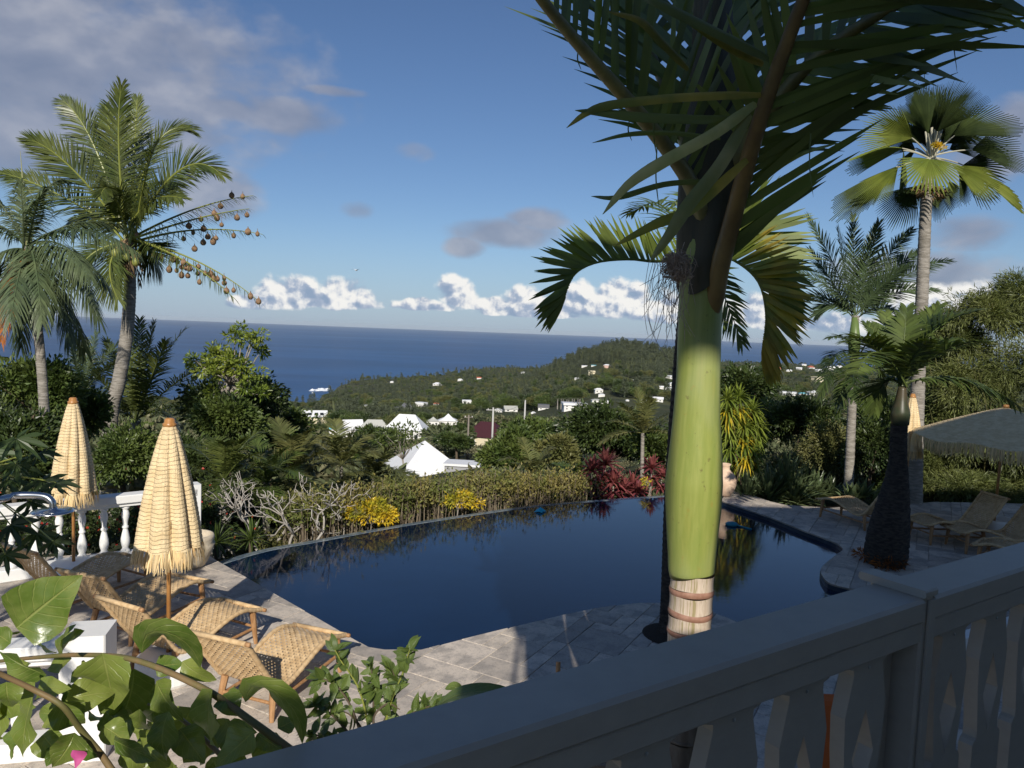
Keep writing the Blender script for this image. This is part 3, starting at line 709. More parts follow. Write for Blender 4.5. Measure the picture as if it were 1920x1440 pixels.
# open parasol
b4 = D(1886, 764, 14.3); pb = G(1862, 998, .12)
po = thing('open_parasol', 'open raffia parasol with fringed rim, in the shade on the right', 'parasol', (b4[0], b4[1], 0), 0, 'raffia parasols')
Rp, zr, zp = 1.62, b4[2]-.60, b4[2]; g = Geo(); n = 96
prof = [(.03+(Rp-.03)*u, zp-(zp-zr)*(u**1.12)+.004*math.sin(u*140)) for u in np.linspace(0, 1, 44)]
V, F = lathe(prof, n); ang = np.arctan2(V[:, 1], V[:, 0]); rad = np.hypot(V[:, 0], V[:, 1])/Rp
V[:, 2] -= .07*rad*np.abs(np.sin(ang*4+.4))**1.5; sc2 = 1-.05*rad*np.abs(np.sin(ang*4+.4)); V[:, 0] *= sc2; V[:, 1] *= sc2
part('canopy', (V, F[:1]), M_rafia, po, local=True, smooth=True)
Ff = Geo(); a = rng.uniform(0, 6.283, 1500)
for aa in a:
    d = np.array([math.cos(aa), math.sin(aa), 0]); s_ = np.array([-d[1], d[0], 0]); w = .006; q = abs(math.sin(aa*4+.4)); rr2 = Rp*(1-.05*q); z_ = zr-.07*q**1.5
    p0 = d*rr2+[0, 0, z_+.02]; p2 = d*(rr2+rng.uniform(-.02, .03))+s_*rng.normal()*.02+[0, 0, z_-rng.uniform(.17, .26)]; p1 = (p0+p2)/2+d*.01
    Ff.add([p0-s_*w, p0+s_*w, p1-s_*w, p1+s_*w, p2-s_*w*.4, p2+s_*w*.4], np.array([[0, 1, 3, 2], [2, 3, 5, 4]]))
part('fringe', Ff, M_fringe, po, local=True)
for k in range(8):
    a = (k+.5)*math.pi/4-.1; part('rib', tube([(0, 0, zp-.10), (Rp*.5*math.cos(a), Rp*.5*math.sin(a), (zp+zr)/2-.09), (Rp*.95*math.cos(a), Rp*.95*math.sin(a), zr-.08)], .012, 5), M_pole, po, local=True)
part('pole', tube([(0, 0, zp+.02), (pb[0]-b4[0], pb[1]-b4[1], .2)], .024, 12), M_pole, po, local=True, smooth=True)
part('finial', lathe([(0, zp-.01), (.06, zp), (.05, zp+.05), (0, zp+.06)], 14), M_pole, po, local=True, smooth=True)
tubp = (pb[0], pb[1], 0)
tb_ = thing('parasol_tub', 'white bowl shaped tub holding the open parasol pole', 'tub', tubp)
part('bowl', lathe([(0, 0), (.20, 0), (.30, .22), (.345, .36), (.345, .40), (.31, .40), (.29, .33), (0, .33)], 28), M_white, tb_, local=True, smooth=True)
# pots
def pot(name, label, loc, prof, mt, cat='pot'):
    t = thing(name, label, cat, loc); part('body', lathe(prof, 32), mt, t, local=True, smooth=True); return t
c = G(352, 1066, 0)
M_clay = mat('sandy_clay', col=(.50, .42, .30), col2=(.58, .50, .38), vscale=5, rough=.9, bump=.5, bscale=25)
pot('stone_pot', 'sandy textured pot on the deck corner behind the front parasol', (c[0], c[1]+.1, 0), [(0, 0), (.16, 0), (.20, .03), (.29, .20), (.33, .34), (.30, .36), (.325, .42), (.31, .47), (.27, .47), (.26, .40), (0, .40)], M_clay)
c = G(1361, 934, 0)
M_urn = mat('peach_terracotta', col=(.62, .43, .30), col2=(.70, .52, .38), vscale=4, rough=.8, bump=.2, bscale=20)
pot('terracotta_urn', 'peach terracotta urn at the far pool corner beside the green palm trunk', (c[0]+.02, c[1]+.25, 0), [(0, 0), (.12, 0), (.15, .03), (.22, .13), (.27, .28), (.265, .40), (.22, .50), (.13, .58), (.10, .62), (.10, .70), (.13, .74), (.11, .75), (.085, .70), (0, .68)], M_urn, 'urn')
# ---------------------------------------------------------------- white balustrades
BPR = [(0.062, 0), (.062, .035), (.045, .05), (.040, .07), (.052, .10), (.062, .15), (.060, .20), (.046, .27), (.034, .32), (.030, .335), (.044, .35), (.044, .37), (.030, .385), (.036, .44), (.050, .50), (.052, .55), (.042, .59), (.036, .61), (.058, .625), (.058, .66)]
bal_mesh = make_mesh('baluster', *lathe(BPR, 18), M_white, smooth=True)
def balustrade(label, A, B, h=.98, step=.27, base=.16, caps=True, rz0=None, w=.11):
    A, B = np.array(A, float), np.array(B, float); d = nrm(B-A); nn = np.array([-d[1], d[0], 0]); L = np.linalg.norm(B-A)
    t = thing('white_balustrade', label, 'balustrade', A); c = (A+B)/2
    part('plinth', chbox(c+[0, 0, base/2], d*L/2, nn*w, (0, 0, base/2), .01), M_white, t)
    part('handrail', Geo().add(*chbox(c+[0, 0, h-.06], d*L/2, nn*(w+.01), (0, 0, .06), .012)).add(*chbox(c+[0, 0, h-.145], d*L/2, nn*(w-.03), (0, 0, .024), .005)), M_white, t)
    n = int(L/step)
    for k in range(n):
        o_ = bpy.data.objects.new('baluster', bal_mesh); COL.objects.link(o_); o_.parent = t
        o_.location = tuple(A+d*(k+.5)*L/n+[0, 0, base]-wloc(t)); o_.scale = (1, 1, (h-.17-base)/.66)
    return t, d, nn
A = G(372, 1030, 0); A = np.array([D(366, 916, 11.3)[0], 11.3, 0]); B = np.array([G(-150, 1112, 0)[0], G(-150, 1112, 0)[1], 0])
t, d, nn = balustrade('long white balustrade along the left edge of the deck', A, B, 1.02)
part('end_pier', chbox(A-d*.0+[0, 0, .54], (0, 0, .54), d*.06, nn*.12, .01), M_white, t)
# near stair pier and balustrade, lower left behind the leaves
A2 = G(166, 1176, 1.05); A2[2] = 0; B2 = A2+np.array([-2.3, -.55, 0])
t, d, nn = balustrade('short white balustrade with a square pier, half hidden by the near leaves', A2, B2, .95, .30)
part('end_pier', chbox(A2+[0, 0, .52], (0, 0, .52), d*.17, nn*.17, .012), M_white, t)
# ---------------------------------------------------------------- outdoor shower
M_steel = mat('brushed_steel', col=(.55, .56, .58), rough=.22, metal=1.)
sh = thing('outdoor_shower', 'brushed steel outdoor shower arm with round head at the left edge', 'shower', G(-260, 1300, 0)*[1, 1, 0])
s0 = wloc(sh); hd = D(100, 958, 5.7)
arm = spline([s0+[0, 0, 0], s0+[0, 0, 1.6], s0+[0, 0, 2.02], (s0+[.07, 0.02, 2.13]), D(-60, 938, 5.5), D(30, 929, 5.62), D(80, 930, 5.69), D(97, 940, 5.7), hd+[0, 0, .03]], 60)
part('arm', tube(arm, .027, 12), M_steel, sh, smooth=True)
part('shower_head', lathe([(0, -.004), (.15, -.006), (.153, 0), (.12, .006), (.03, .014), (.026, .03), (0, .03)], 32, hd), M_steel, sh, smooth=True)
# ---------------------------------------------------------------- under the railing: table, chair, orange cushion chair
wt = thing('wooden_table', 'weathered wooden slatted table seen between the railing boards', 'table', G(1075, 1400, .72)*[1, 1, 0])
for k in range(5):
    c = wloc(wt)+[-.02, -.36+k*.18+.2, .72]; part('slat', chbox(c, (.55, 0, 0), (0, .082, 0), (0, 0, .014), .004), M_teakg, wt)
for sx in (-.48, .48):
    for sy in (-.2, .5): part('leg', chbox(wloc(wt)+[sx, sy, .35], (0, 0, .35), (.03, 0, 0), (0, .03, 0), .004), M_teak, wt)
ch = thing('wooden_chair', 'wooden chair whose back post just shows above the railing', 'chair', G(1070, 1250, 1.0)*[1, 1, 0])
w0 = wloc(ch)
for sx in (-.21, .21):
    part('back_post', tube([w0+[sx+.12, .02, 0], w0+[sx+.12, 0, .5], w0+[sx+.12, .10, .99]], [.02, .022, .018], 8), M_teak, ch)
    part('leg', tube([w0+[sx+.12, -.42, 0], w0+[sx+.12, -.42, .44]], .02, 8), M_teak, ch)
part('seat', chbox(w0+[.12, -.21, .45], (.23, 0, 0), (0, .22, 0), (0, 0, .014), .006), M_teakg, ch)
for k in range(3): part('back_slat', chbox(w0+[.12, .045+.018*k, .62+k*.12], (.2, 0, 0), (0, .008, 0), (0, 0, .03), .003), M_teak, ch)
M_or = mat('orange_canvas', col=(.62, .14, .03), rough=.8, var=.08)
oc = thing('canvas_chair', 'folded orange canvas chair glimpsed through a fretwork opening', 'chair', G(1592, 1420, .5)*[1, 1, 0]); w0 = wloc(oc)
part('cushion', chbox(w0+[.0, .1, .52], (.24, 0, 0), (0, .05, .02), (0, .10, .34), .02), M_or, oc)
for sx in (-.26, .26):
    part('leg', tube([w0+[sx, .25, 0], w0+[sx, .05, .9]], .016, 8), M_teak, oc); part('leg', tube([w0+[sx, -.3, 0], w0+[sx, .15, .5]], .016, 8), M_teak, oc)
# floats in the pool
M_cy = mat('cyan_plastic', col=(.03, .45, .62), rough=.35)
def star(c, R1, k=5, h=.05):
    g = Geo(); V = [(0, 0, h)]
    for q in range(2*k): a = q*math.pi/k+.3; r = R1 if q % 2 == 0 else R1*.38; V.append((r*math.cos(a), r*math.sin(a), .0))
    g.add(np.array(V)+c, np.array([[0, 1+q, 1+(q+1) % (2*k)] for q in range(2*k)])); return g
c = G(1013, 959, -.09); o = part('pool_float', star(np.zeros(3), .14, 4, .09), M_cy); o.location = tuple(c); tag(o, 'small cyan star shaped float near the far pool edge', 'float')
c = G(1372, 984, -.09); cl = thing('pool_skimmer', 'small teal floating pool skimmer in the far right corner of the pool', 'pool skimmer', c)
part('body', lathe([(0, -.02), (.11, -.02), (.13, .02), (.09, .05), (0, .07)], 16, (0, 0, 0)), mat('teal_plastic', col=(.02, .20, .26), rough=.4), cl, local=True, smooth=True)
part('hose', tube(spline([(0, 0, .02), (.12, -.1, .01), (.20, -.16, .0), (.3, -.3, .0)], 12), .018, 6), mat('teal_plastic'), cl, local=True, smooth=True)
# ---------------------------------------------------------------- leaf materials
ML_coco = leafmat('coconut_leaf', (.056, .080, .018), (.115, .135, .035), rough=.38, spec=.5)
ML_dark = leafmat('dark_leaf', (.034, .056, .016), (.070, .098, .026), rough=.42)
ML_mid = leafmat('mid_leaf', (.065, .100, .024), (.115, .150, .036), rough=.45)
ML_olive = leafmat('olive_leaf', (.10, .115, .036), (.17, .165, .055), rough=.55)
ML_lime = leafmat('lime_leaf', (.11, .16, .025), (.20, .24, .035), rough=.4)
ML_gold = leafmat('golden_croton_leaf', (.60, .40, .02), (.30, .30, .03), rough=.4, vs=3)
ML_red = leafmat('burgundy_cordyline_leaf', (.15, .032, .045), (.27, .085, .075), rough=.4, vs=2)
ML_bam = leafmat('bamboo_leaf', (.090, .115, .034), (.17, .19, .060), rough=.5)
ML_strap = leafmat('strap_leaf', (.085, .12, .055), (.14, .17, .08), rough=.35, spec=.55)
ML_blue = leafmat('blue_green_leaf', (.065, .095, .045), (.11, .14, .065), rough=.42)
ML_dead = leafmat('dead_leaf', (.16, .10, .055), (.26, .18, .10), rough=.85, spec=.1, trans=.1)
ML_orange = leafmat('rusty_dead_frond', (.34, .12, .03), (.20, .08, .03), rough=.8, spec=.1)
ML_big = leafmat('feather_palm_leaf', (.070, .105, .024), (.13, .165, .040), rough=.33, spec=.6, vs=.8)
M_bark = mat('grey_palm_bark', col=(.20, .18, .15), col2=(.33, .30, .26), vscale=5, rough=.9, bump=.8, bscale=9, bdist=.03, stretch=(1, 1, 5))
M_barkd = mat('dark_palm_bark', col=(.026, .022, .018), col2=(.075, .060, .048), vscale=11, rough=.95, bump=1., bscale=22, bdist=.035, stretch=(1, 1, 3))
M_wood = mat('grey_twig', col=(.20, .17, .14), col2=(.32, .29, .25), vscale=9, rough=.9)
M_brown = mat('brown_bark', col=(.10, .075, .05), rough=.95, var=.3, bump=.6, bscale=18)
M_rach = mat('yellow_green_rachis', col=(.22, .24, .05), rough=.4)
M_sky_ = None
def vary(M, name, k):
    return M
def trunk_geo(P, r0, r1, rings=40, n=16, flare=.5, amp=.05):
    P = spline(P, rings*3); u = np.linspace(0, 1, len(P)); rad = r0+(r1-r0)*u+r0*flare*np.exp(-u*14)
    rad = rad*(1+amp*(np.arange(len(P)) % 3 == 0)); return tube(P, rad, n)
# ---------------------------------------------------------------- coconut palm with weaver nests
def cpx(x, y, s=2.527, ox=0, oy=130): return ox+x/s, oy+y/s
d0 = 20.; cr = D(238, 448, d0)
bz = zt(*D(205, 790, d0)[:2])
cp = thing('coconut_palm', 'tall coconut palm with leaning ringed trunk and weaver nests on its right fronds', 'palm tree', [*D(203, 800, d0)[:2], bz])
tr = [np.array([*D(203, 800, d0)[:2], bz-.3]), D(207, 790, d0), D(222, 720, d0), D(236, 640, d0), D(243, 560, d0), D(243, 500, d0), D(240, 455, d0)]
part('trunk', trunk_geo(tr, .19, .135, 60), M_bark, cp, smooth=True)
nestpts = []
def pf(par, tip, ctrl, base, dd=0., n=70, L=1., w=.045, mt=None, seed=0, depth=20., name='frond', **k):
    A = base; T = D(*tip, depth+dd); C = D(*ctrl, depth+dd*.45); P = bez(A, C, T, 16)
    q = frond(P, n, L, w, seed=seed, **k); f_ = part(name, q, mt or ML_coco, par)
    if mt is None: part('rachis', tube(P, np.linspace(.036, .006, 16), 6), M_rach, f_)
    return f_, P
FR = [((575, 80), (540, 300), -.6, {}), ((650, 140), (640, 350), 1.2, {}), ((300, 150), (450, 260), .4, {}), ((150, 335), (330, 400), -.8, {}), ((0, 490), (220, 530), .6, {}),
      ((905, 285), (700, 210), .5, {}), ((1045, 495), (860, 320), -.4, {}), ((860, 610), (690, 560), -1.5, {}), ((480, 590), (520, 480), -1.8, {}),
      ((330, 720), (450, 640), 1., {}), ((370, 1000), (380, 840), -.8, {}), ((560, 1090), (460, 900), -1.2, {}), ((740, 350), (680, 480), -2., {}), ((820, 560), (700, 440), 1.8, {}), ((430, 420), (540, 420), 2., {}), ((760, 960), (720, 800), 1.4, {}), ((500, 170), (530, 350), 2.2, {})]
for k, (tp_, ct, dd, kw) in enumerate(FR):
    pf(cp, cpx(*tp_), cpx(*ct), cr+rng.normal(size=3)*.10, dd, 120, 1.02, .034, seed=k, vee=rng.uniform(0, 20), droop=rng.uniform(.1, .3), rr=.012, a0=62, a1=20, up=(rng.normal()*.3, -.75, .6), segs=4)
for f_ in list(cp.children):
    if f_.name.startswith('frond'): pass
BARE = [((1200, 598), (930, 625), .4), ((1180, 660), (930, 690), -.7), ((1245, 782), (940, 720), -.3), ((1235, 1105), (960, 870), -.5), ((1115, 1090), (890, 870), -1.), ((980, 960), (800, 880), -.2)]
bare = []
for k, (tp_, ct, dd) in enumerate(BARE):
    o_, P_ = pf(cp, cpx(*tp_), cpx(*ct), cr+rng.normal(size=3)*.10, dd, 46, .62, .022, seed=50+k, vee=-10, droop=.5, rr=.03, a0=70, a1=30, thin=.75, prof=(.9, .8, .3)); bare.append(P_)
for k in range(5):
    a = R_(rng.uniform(0, 360)); e = cr+np.array([math.cos(a)*.4, math.sin(a)*.4, -.9-rng.random()*.4])
    part('dead_sheath', frond(bez(cr, cr+[math.cos(a)*.3, math.sin(a)*.3, -.1], e, 8), 14, .35, .05, droop=.9, seed=k, rr=.03), ML_dead, cp)
M_coconut = mat('green_coconut', col=(.25, .26, .06), rough=.5, var=.2)
for k in range(9):
    a = k*.75; c = cr+np.array([math.cos(a)*.34, math.sin(a)*.34-.1, -.42-.10*(k % 3)])
    part('coconut', lathe([(0, -.11), (.07, -.09), (.10, -.02), (.095, .05), (.06, .10), (0, .12)], 12, c), M_coconut, cp, smooth=True)
NE = [(1098,597),(1150,603),(1045,648),(1015,683),(1028,703),(1123,703),(1170,690),(952,710),(1050,737),(895,742),(965,755),(915,773),(1175,770),(1220,780),(870,803),(985,793),(1107,788),(1023,800),(1010,815),(963,820),(922,850),(597,665),(650,785),(447,705),(728,880),(765,888),(797,868),(820,900),(840,912),(870,915),(802,948),(837,953),(862,937),(883,942),(898,943),(860,975),(890,978),(940,935),(937,968),(972,967),(997,970),(1015,992),(1030,993),(945,1008),(1062,990),(1063,1012),(1107,1047),(1073,1050),(1187,1075),(1225,1100)]
M_nest = mat('woven_straw_nest', col=(.19, .115, .065), col2=(.30, .19, .11), vscale=20, rough=.95, bump=1., bscale=40, bdist=.01)
allb = np.vstack(bare)
nest_parts = []
def nestprof(s): return [(0, -.075*s), (.03*s, -.072*s), (.062*s, -.04*s), (.070*s, 0), (.060*s, .035*s), (.035*s, .065*s), (.012*s, .085*s), (.004, .12*s)]
nm1 = make_mesh('woven_ball', *lathe(nestprof(1), 12), M_nest, True)
fnm = ['topmost bare frond', 'second bare frond from the top', 'third bare frond from the top', 'lowest bare frond', 'short bare frond under the lowest one', 'short bare frond in the middle']
asg = {}
for k, (x, y) in enumerate(NE):
    px, py = cpx(x, y); c = D(px, py, d0-.4); best = min(((np.min(np.abs(P_[:, 0]-c[0])*.6+np.abs(P_[:, 2]-c[2]-.12)), i) for i, P_ in enumerate(bare))); P_ = bare[best[1]]
    q = P_[np.argmin(np.abs(P_[:, 0]-c[0])+np.abs(P_[:, 2]-c[2])*1.2)]; c = D(px, py, q[1]); asg.setdefault(best[1], []).append((c, P_))
onm = ['1st', '2nd', '3rd']+['%dth' % q for q in range(4, 30)]
for fi, lst in asg.items():
    for rk, (c, P_) in enumerate(sorted(lst, key=lambda a: a[0][0])):
        t = thing('weaver_nest', 'round brown weaver nest, %s outward along the %s' % (onm[rk], fnm[fi]), 'bird nest', c, rng.uniform(0, 6), 'weaver bird nests on the palm')
        o_ = bpy.data.objects.new('woven_ball', nm1); COL.objects.link(o_); o_.parent = t; s = rng.uniform(.75, 1.2); o_.scale = (s, s, s*rng.uniform(.9, 1.2))
        part('stalk', tube([(0, 0, .06), (0.01, 0, min(max(np.interp(c[0], P_[:, 0], P_[:, 2])-c[2], .14), .32))], .006, 4, False), ML_dead, t, local=True)
# ---------------------------------------------------------------- generic feather palm
def autopalm(name, label, base, crown, r0, r1, n, Lf, seed, mt, L=.7, w=.04, el=(75, -35), nl=46, bow=.35, rr=.02, group=None, shaft=None, bark=None, dirs=None, lean=None, **k):
    base, crown = np.array(base, float), np.array(crown, float)
    t = thing(name, label, 'palm tree', base, 0, group); r = np.random.default_rng(seed)
    mid = (base+crown)/2+(np.array(lean) if lean is not None else 0)
    part('trunk', trunk_geo([base-[0, 0, .4], mid, crown], r0, r1, 30, 12), bark or M_bark, t, smooth=True)
    if shaft is not None:
        d = nrm(crown-mid); part('crownshaft', tube([crown-d*shaft, crown-d*shaft*.6, crown+d*.05], [r1*1.25, r1*1.5, r1*.7], 12), mat('green_crownshaft', col=(.12, .17, .05), rough=.4), t, smooth=True)
    for q in range(n):
        a = q*2.39996+r.uniform(-.3, .3); u = (q+.5)/n; e = R_(el[0]+(el[1]-el[0])*u+r.uniform(-8, 8)); l = Lf*r.uniform(.85, 1.1)*(1-.15*abs(u-.5))
        h = np.array([math.cos(a), math.sin(a), 0]); d = h*math.cos(e)+np.array([0, 0, math.sin(e)])
        T = crown+d*l*.95+[0, 0, -bow*l*(.4+.6*math.cos(e))]; C = crown+d*l*.55+[0, 0, bow*l*.25]
        part('frond', frond(bez(crown, C, T, 12), nl, L, w, seed=seed*31+q, rr=rr, **k), mt, t)
    return t
def placedpalm(name, label, base, crown, r0, r1, tips, depth, mt, L, w, n=46, bark=None, lean=(0, 0, 0), rr=.02, seed=0, **k):
    base, crown = np.array(base, float), np.array(crown, float); t = thing(name, label, 'palm tree', base)
    part('trunk', trunk_geo([base-[0, 0, .4], (base+crown)/2+np.array(lean), crown], r0, r1, 34, 14), bark or M_bark, t, smooth=True)
    for q, (tip, ct, dd) in enumerate(tips):
        kk = dict(vee=18, droop=.3); kk.update(k)
        pf(t, tip, ct, crown+np.random.default_rng(q).normal(size=3)*.04, dd, n, L, w, mt, seed=seed+q, depth=depth, rr=rr, **kk)
    return t
# left palm
d1 = 14.; c1 = D(54, 462, d1); bb = D(85, 830, d1); bb[2] = zt(*bb[:2])
lt = [((253, 470), (150, 395), -.8), ((115, 336), (60, 350), .5), ((186, 600), (130, 460), -.5), ((79, 605), (68, 480), -1.2), ((130, 645), (110, 480), -.2), ((-70, 420), (0, 400), -.4), ((-60, 560), (-10, 440), -.8), ((-20, 640), (10, 470), .4),
      ((38, 340), (45, 400), -.2), ((-90, 330), (-10, 330), .4), ((160, 660), (130, 560), .9), ((228, 420), (140, 400), .9), ((170, 520), (120, 430), -1.4), ((20, 600), (35, 500), -1.6), ((205, 540), (140, 440), .2), ((40, 650), (50, 520), .9), ((85, 350), (60, 400), -1.)]
lp = placedpalm('drooping_palm', 'tall blue green palm with drooping fronds at the far left edge', bb, c1, .10, .075, lt, d1, ML_blue, .62, .028, 64, droop=.75, vee=5, a0=62, a1=22, lean=(.12, 0, 0), rr=.022)
part('spear_leaf', tube([D(50, 460, d1), D(46, 380, d1), D(38, 283, d1)], [.03, .022, .003], 6), mat('pale_spear', col=(.30, .30, .14), rough=.5), lp)
pf(lp, (2, 640), (28, 480), c1, -.9, 40, .35, .03, ML_orange, seed=77, depth=d1, rr=.02, droop=.9, name='dead_frond')
fg = Geo()
for k in range(260):
    u = nrm(rng.normal(size=3)); fg.add(*lathe([(0, -.022), (.02, -.008), (.02, .008), (0, .022)], 5, D(44, 585, d1-.2)+u*np.array([.17, .17, .20])*rng.uniform(.75, 1.05)))
part('fruit_cluster', fg, mat('dark_green_fruit', col=(.03, .045, .015), rough=.6), lp)
part('fruit_stalk', tube(bez(c1+[0, -.05, -.2], D(30, 530, d1), D(44, 570, d1-.2), 8), .02, 6), M_rach, lp)
# tufted palms at the left behind the coconut trunk
b = D(250, 850, 21.5); b[2] = zt(*b[:2])
placedpalm('young_coconut_palm', 'young coconut palm with upright fronds right of the leaning coconut trunk', b, D(253, 790, 21.5), .16, .16,
   [((289, 606), (268, 690), 0), ((347, 617), (290, 680), .4), ((262, 600), (262, 700), .5), ((404, 680), (330, 700), -.5), ((430, 765), (345, 745), -.8), ((200, 640), (225, 710), .3), ((180, 700), (200, 730), -.6), ((310, 640), (285, 700), -.7), ((240, 622), (250, 700), -.3), ((150, 770), (200, 730), 0), ((330, 800), (300, 750), 0.3)], 21.5, ML_coco, .85, .040, 64, rr=.025)
b = D(150, 850, 21.); b[2] = zt(*b[:2])
placedpalm('grey_feathery_palm', 'grey green feathery palm between the two left palm trunks', b, D(152, 742, 21.), .11, .10,
   [((131, 632), (145, 680), 0), ((182, 625), (165, 680), .4), ((215, 680), (190, 690), -.4), ((208, 770), (190, 710), -.6), ((95, 690), (115, 690), .3), ((110, 770), (120, 710), -.3), ((160, 640), (158, 690), .7), ((225, 640), (190, 670), .8), ((80, 740), (110, 700), .2)], 21., ML_blue, .7, .028, 60, rr=.018)
# ---------------------------------------------------------------- fan palm right (tall)
d3 = 17.; bb = G(1713, 946, 0); top = D(1737, 372, d3); bb = np.array([D(1713, 946, d3)[0], d3, -.25])
fp = thing('fan_palm', 'tall fan palm with bare grey trunk and cupped fan leaves at upper right', 'palm tree', bb)
part('trunk', trunk_geo([bb, D(1722, 700, d3), D(1729, 550, d3), top, D(1745, 300, d3)], .155, .105, 60, 14, .35), M_bark, fp, smooth=True)
M_pet = mat('pale_petiole', col=(.42, .40, .30), rough=.6)
ML_fan = leafmat('fan_palm_leaf', (.030, .048, .014), (.058, .080, .022), rough=.62, spec=.25, island=.2)
ML_fanl = leafmat('fan_palm_leaf_yellowing', (.20, .23, .04), (.14, .18, .03), rough=.6, spec=.25, island=.15)
hubc = D(1747, 300, d3)
def F2(x, y): return (1480+x/2.768, 100+y/2.768)
def fanleaf(h, tip, nrm_, sp, dd=0., light=False, cup=.25, droop=.1, seed=0, from_=None, sc_=1.):
    Hp = D(*F2(*h), d3+dd); Tp_ = D(*F2(*tip), d3+dd*1.4); A = Tp_-Hp; Rr = np.linalg.norm(A)*sc_
    f0 = hubc+rng.normal(size=3)*.03 if from_ is None else from_
    P = bez(f0, (f0+Hp)/2+[0, 0, .06], Hp+A*.02, 8); fr = thing if False else None
    o_ = part('fan_leaf', fan(Hp, A, np.array(nrm_, float), Rr, sp*.85, 28, .48, droop, cup, seed), ML_fanl if light else ML_fan, fp)
    part('petiole', tube(P, [.022, .02, .018, .017, .016, .015, .014, .012], 6), M_pet, fp)
for a in [((720, 420), (640, 140), (.3, -1, .2), 36, -.3), ((740, 410), (755, 135), (0, -1, .3), 36, .2), ((760, 410), (915, 100), (-.3, -1, .2), 24, -.1), ((765, 410), (1005, 165), (-.4, -1, .2), 26, -.4), ((715, 410), (575, 250), (.4, -1, .1), 36, .5), ((750, 400), (845, 150), (0, -1, 0), 34, .8), ((725, 405), (690, 160), (0.3, -1, 0), 30, 1.0), ((760, 405), (930, 260), (-.3, -1, 0), 36, .9),
          ((640, 440), (375, 325), (.2, -.8, -.6), 42, -.3, True), ((640, 440), (470, 330), (.2, -.5, -1), 60, .5), ((590, 492), (305, 528), (0, -.35, -1), 40, -.2, True), ((592, 500), (570, 710), (1, -.7, 0), 42, -.3, False), ((660, 490), (560, 560), (.2, .8, -1), 60, .9),
          ((560, 585), (250, 835), (-.6, -.5, .8), 30, -.3, False), ((565, 590), (380, 760), (-.5, -1, .5), 30, -.8, True),
          ((850, 430), (1180, 300), (0, -1, .9), 42, 0), ((945, 500), (1225, 500), (0, -1, .5), 48, .2), ((850, 585), (1090, 720), (.2, -1, .4), 42, -.7, True), ((930, 600), (1220, 790), (.4, -.8, .8), 28, -.4, True), ((900, 580), (1140, 640), (0, -1, -.2), 60, .6), ((880, 600), (950, 740), (.2, -1, .1), 50, .8),
          ((650, 690), (490, 880), (-.3, -1, .2), 48, 0), ((760, 690), (800, 850), (.2, -1, .2), 55, .4), ((830, 660), (860, 800), (.2, -1, .2), 50, .3), ((690, 680), (600, 800), (-.2, -1, .2), 55, .6)]:
    h, tip, nn_, sp, dd = a[:5]; fanleaf(h, tip, nn_, sp, dd, len(a) > 5 and a[5], seed=int(h[0]))
fanleaf((728, 548), (720, 705), (0, -.55, .8), 100, -.9, True, cup=.1, droop=.12, seed=4, sc_=1.05)
for q, (h, tip) in enumerate([((800, 470), (960, 330)), ((690, 470), (520, 330)), ((830, 500), (1010, 420)), ((655, 500), (500, 440)), ((820, 450), (1000, 300)), ((728, 470), (650, 250)), ((745, 465), (745, 210)), ((760, 470), (850, 240)), ((715, 490), (600, 330)), ((780, 480), (930, 330)), ((740, 440), (700, 180)), ((750, 440), (800, 190))]):
    fanleaf(h, tip, (.1*(q % 3-1), -1, .2), 46 if q < 5 else 30, .5+.06*q, seed=60+q)
for q in range(14):
    e = D(*F2(rng.uniform(690, 800), rng.uniform(380, 430)), d3+rng.normal()*.15); part('petiole', tube(bez(D(1742+rng.normal()*3, 335, d3), (D(1745, 310, d3)+e)/2, e, 6), [.030, .026, .022, .02, .018, .016], 6), M_pet, fp)
fb = Geo()
for k in range(16):
    a = rng.uniform(0, 6.28); fb.add(*tube(bez(top+[0, 0, .05], top+[math.cos(a)*.15, math.sin(a)*.15, .25], top+[math.cos(a)*.30, math.sin(a)*.30, rng.uniform(-.05, .3)], 6), .02, 5))
V_, F_, _ = cloud(top+[0, 0, .12], (.36, .36, .22), 500, .10, .03, 3, 8); fb.add(V_, F_); part('dead_leaf_bases', fb, ML_dead, fp)
V_, F_, _ = cloud(D(*F2(768, 485), d3-.25), (.16, .1, .10), 260, .05, .03, 4, 5); part('flower_spray', (V_, F_), ML_gold, fp)
# ---------------------------------------------------------------- feather palm behind it
d4 = 18.; b = D(1590, 955, d4); b[2] = -.4
t_ = [((1516, 408), (1560, 480), 0), ((1600, 405), (1600, 500), .3), ((1648, 418), (1625, 500), -.3), ((1711, 430), (1650, 480), .5), ((1491, 510), (1550, 520), -.3), ((1782, 488), (1690, 500), .4), ((1520, 470), (1565, 530), .6), ((1700, 500), (1650, 530), -.7), ((1640, 430), (1610, 520), .9), ((1530, 590), (1565, 550), .2), ((1760, 545), (1670, 530), .2), ((1500, 560), (1550, 545), .8), ((1570, 430), (1585, 510), -.8), ((1730, 470), (1660, 500), -.2), ((1690, 590), (1650, 560), .5)]
placedpalm('feather_palm', 'feathery dark palm with slim white trunk left of the tall fan palm', b, D(1604, 592, d4), .115, .085, t_, d4, leafmat('dark_feather_leaf', (.050, .078, .032), (.085, .12, .050)), .58, .026, 66, rr=.018, droop=.15, vee=15, up=(0, -.6, .7), a0=62, a1=22)
fpo = [o for o in COL.objects if o.name.startswith('feather_palm')][0]
part('crownshaft', tube([D(1601, 668, d4-.02), D(1602, 640, d4-.02), D(1603, 595, d4-.02)], [.12, .145, .07], 12), mat('green_crownshaft', col=(.12, .17, .05), rough=.4), fpo, smooth=True)
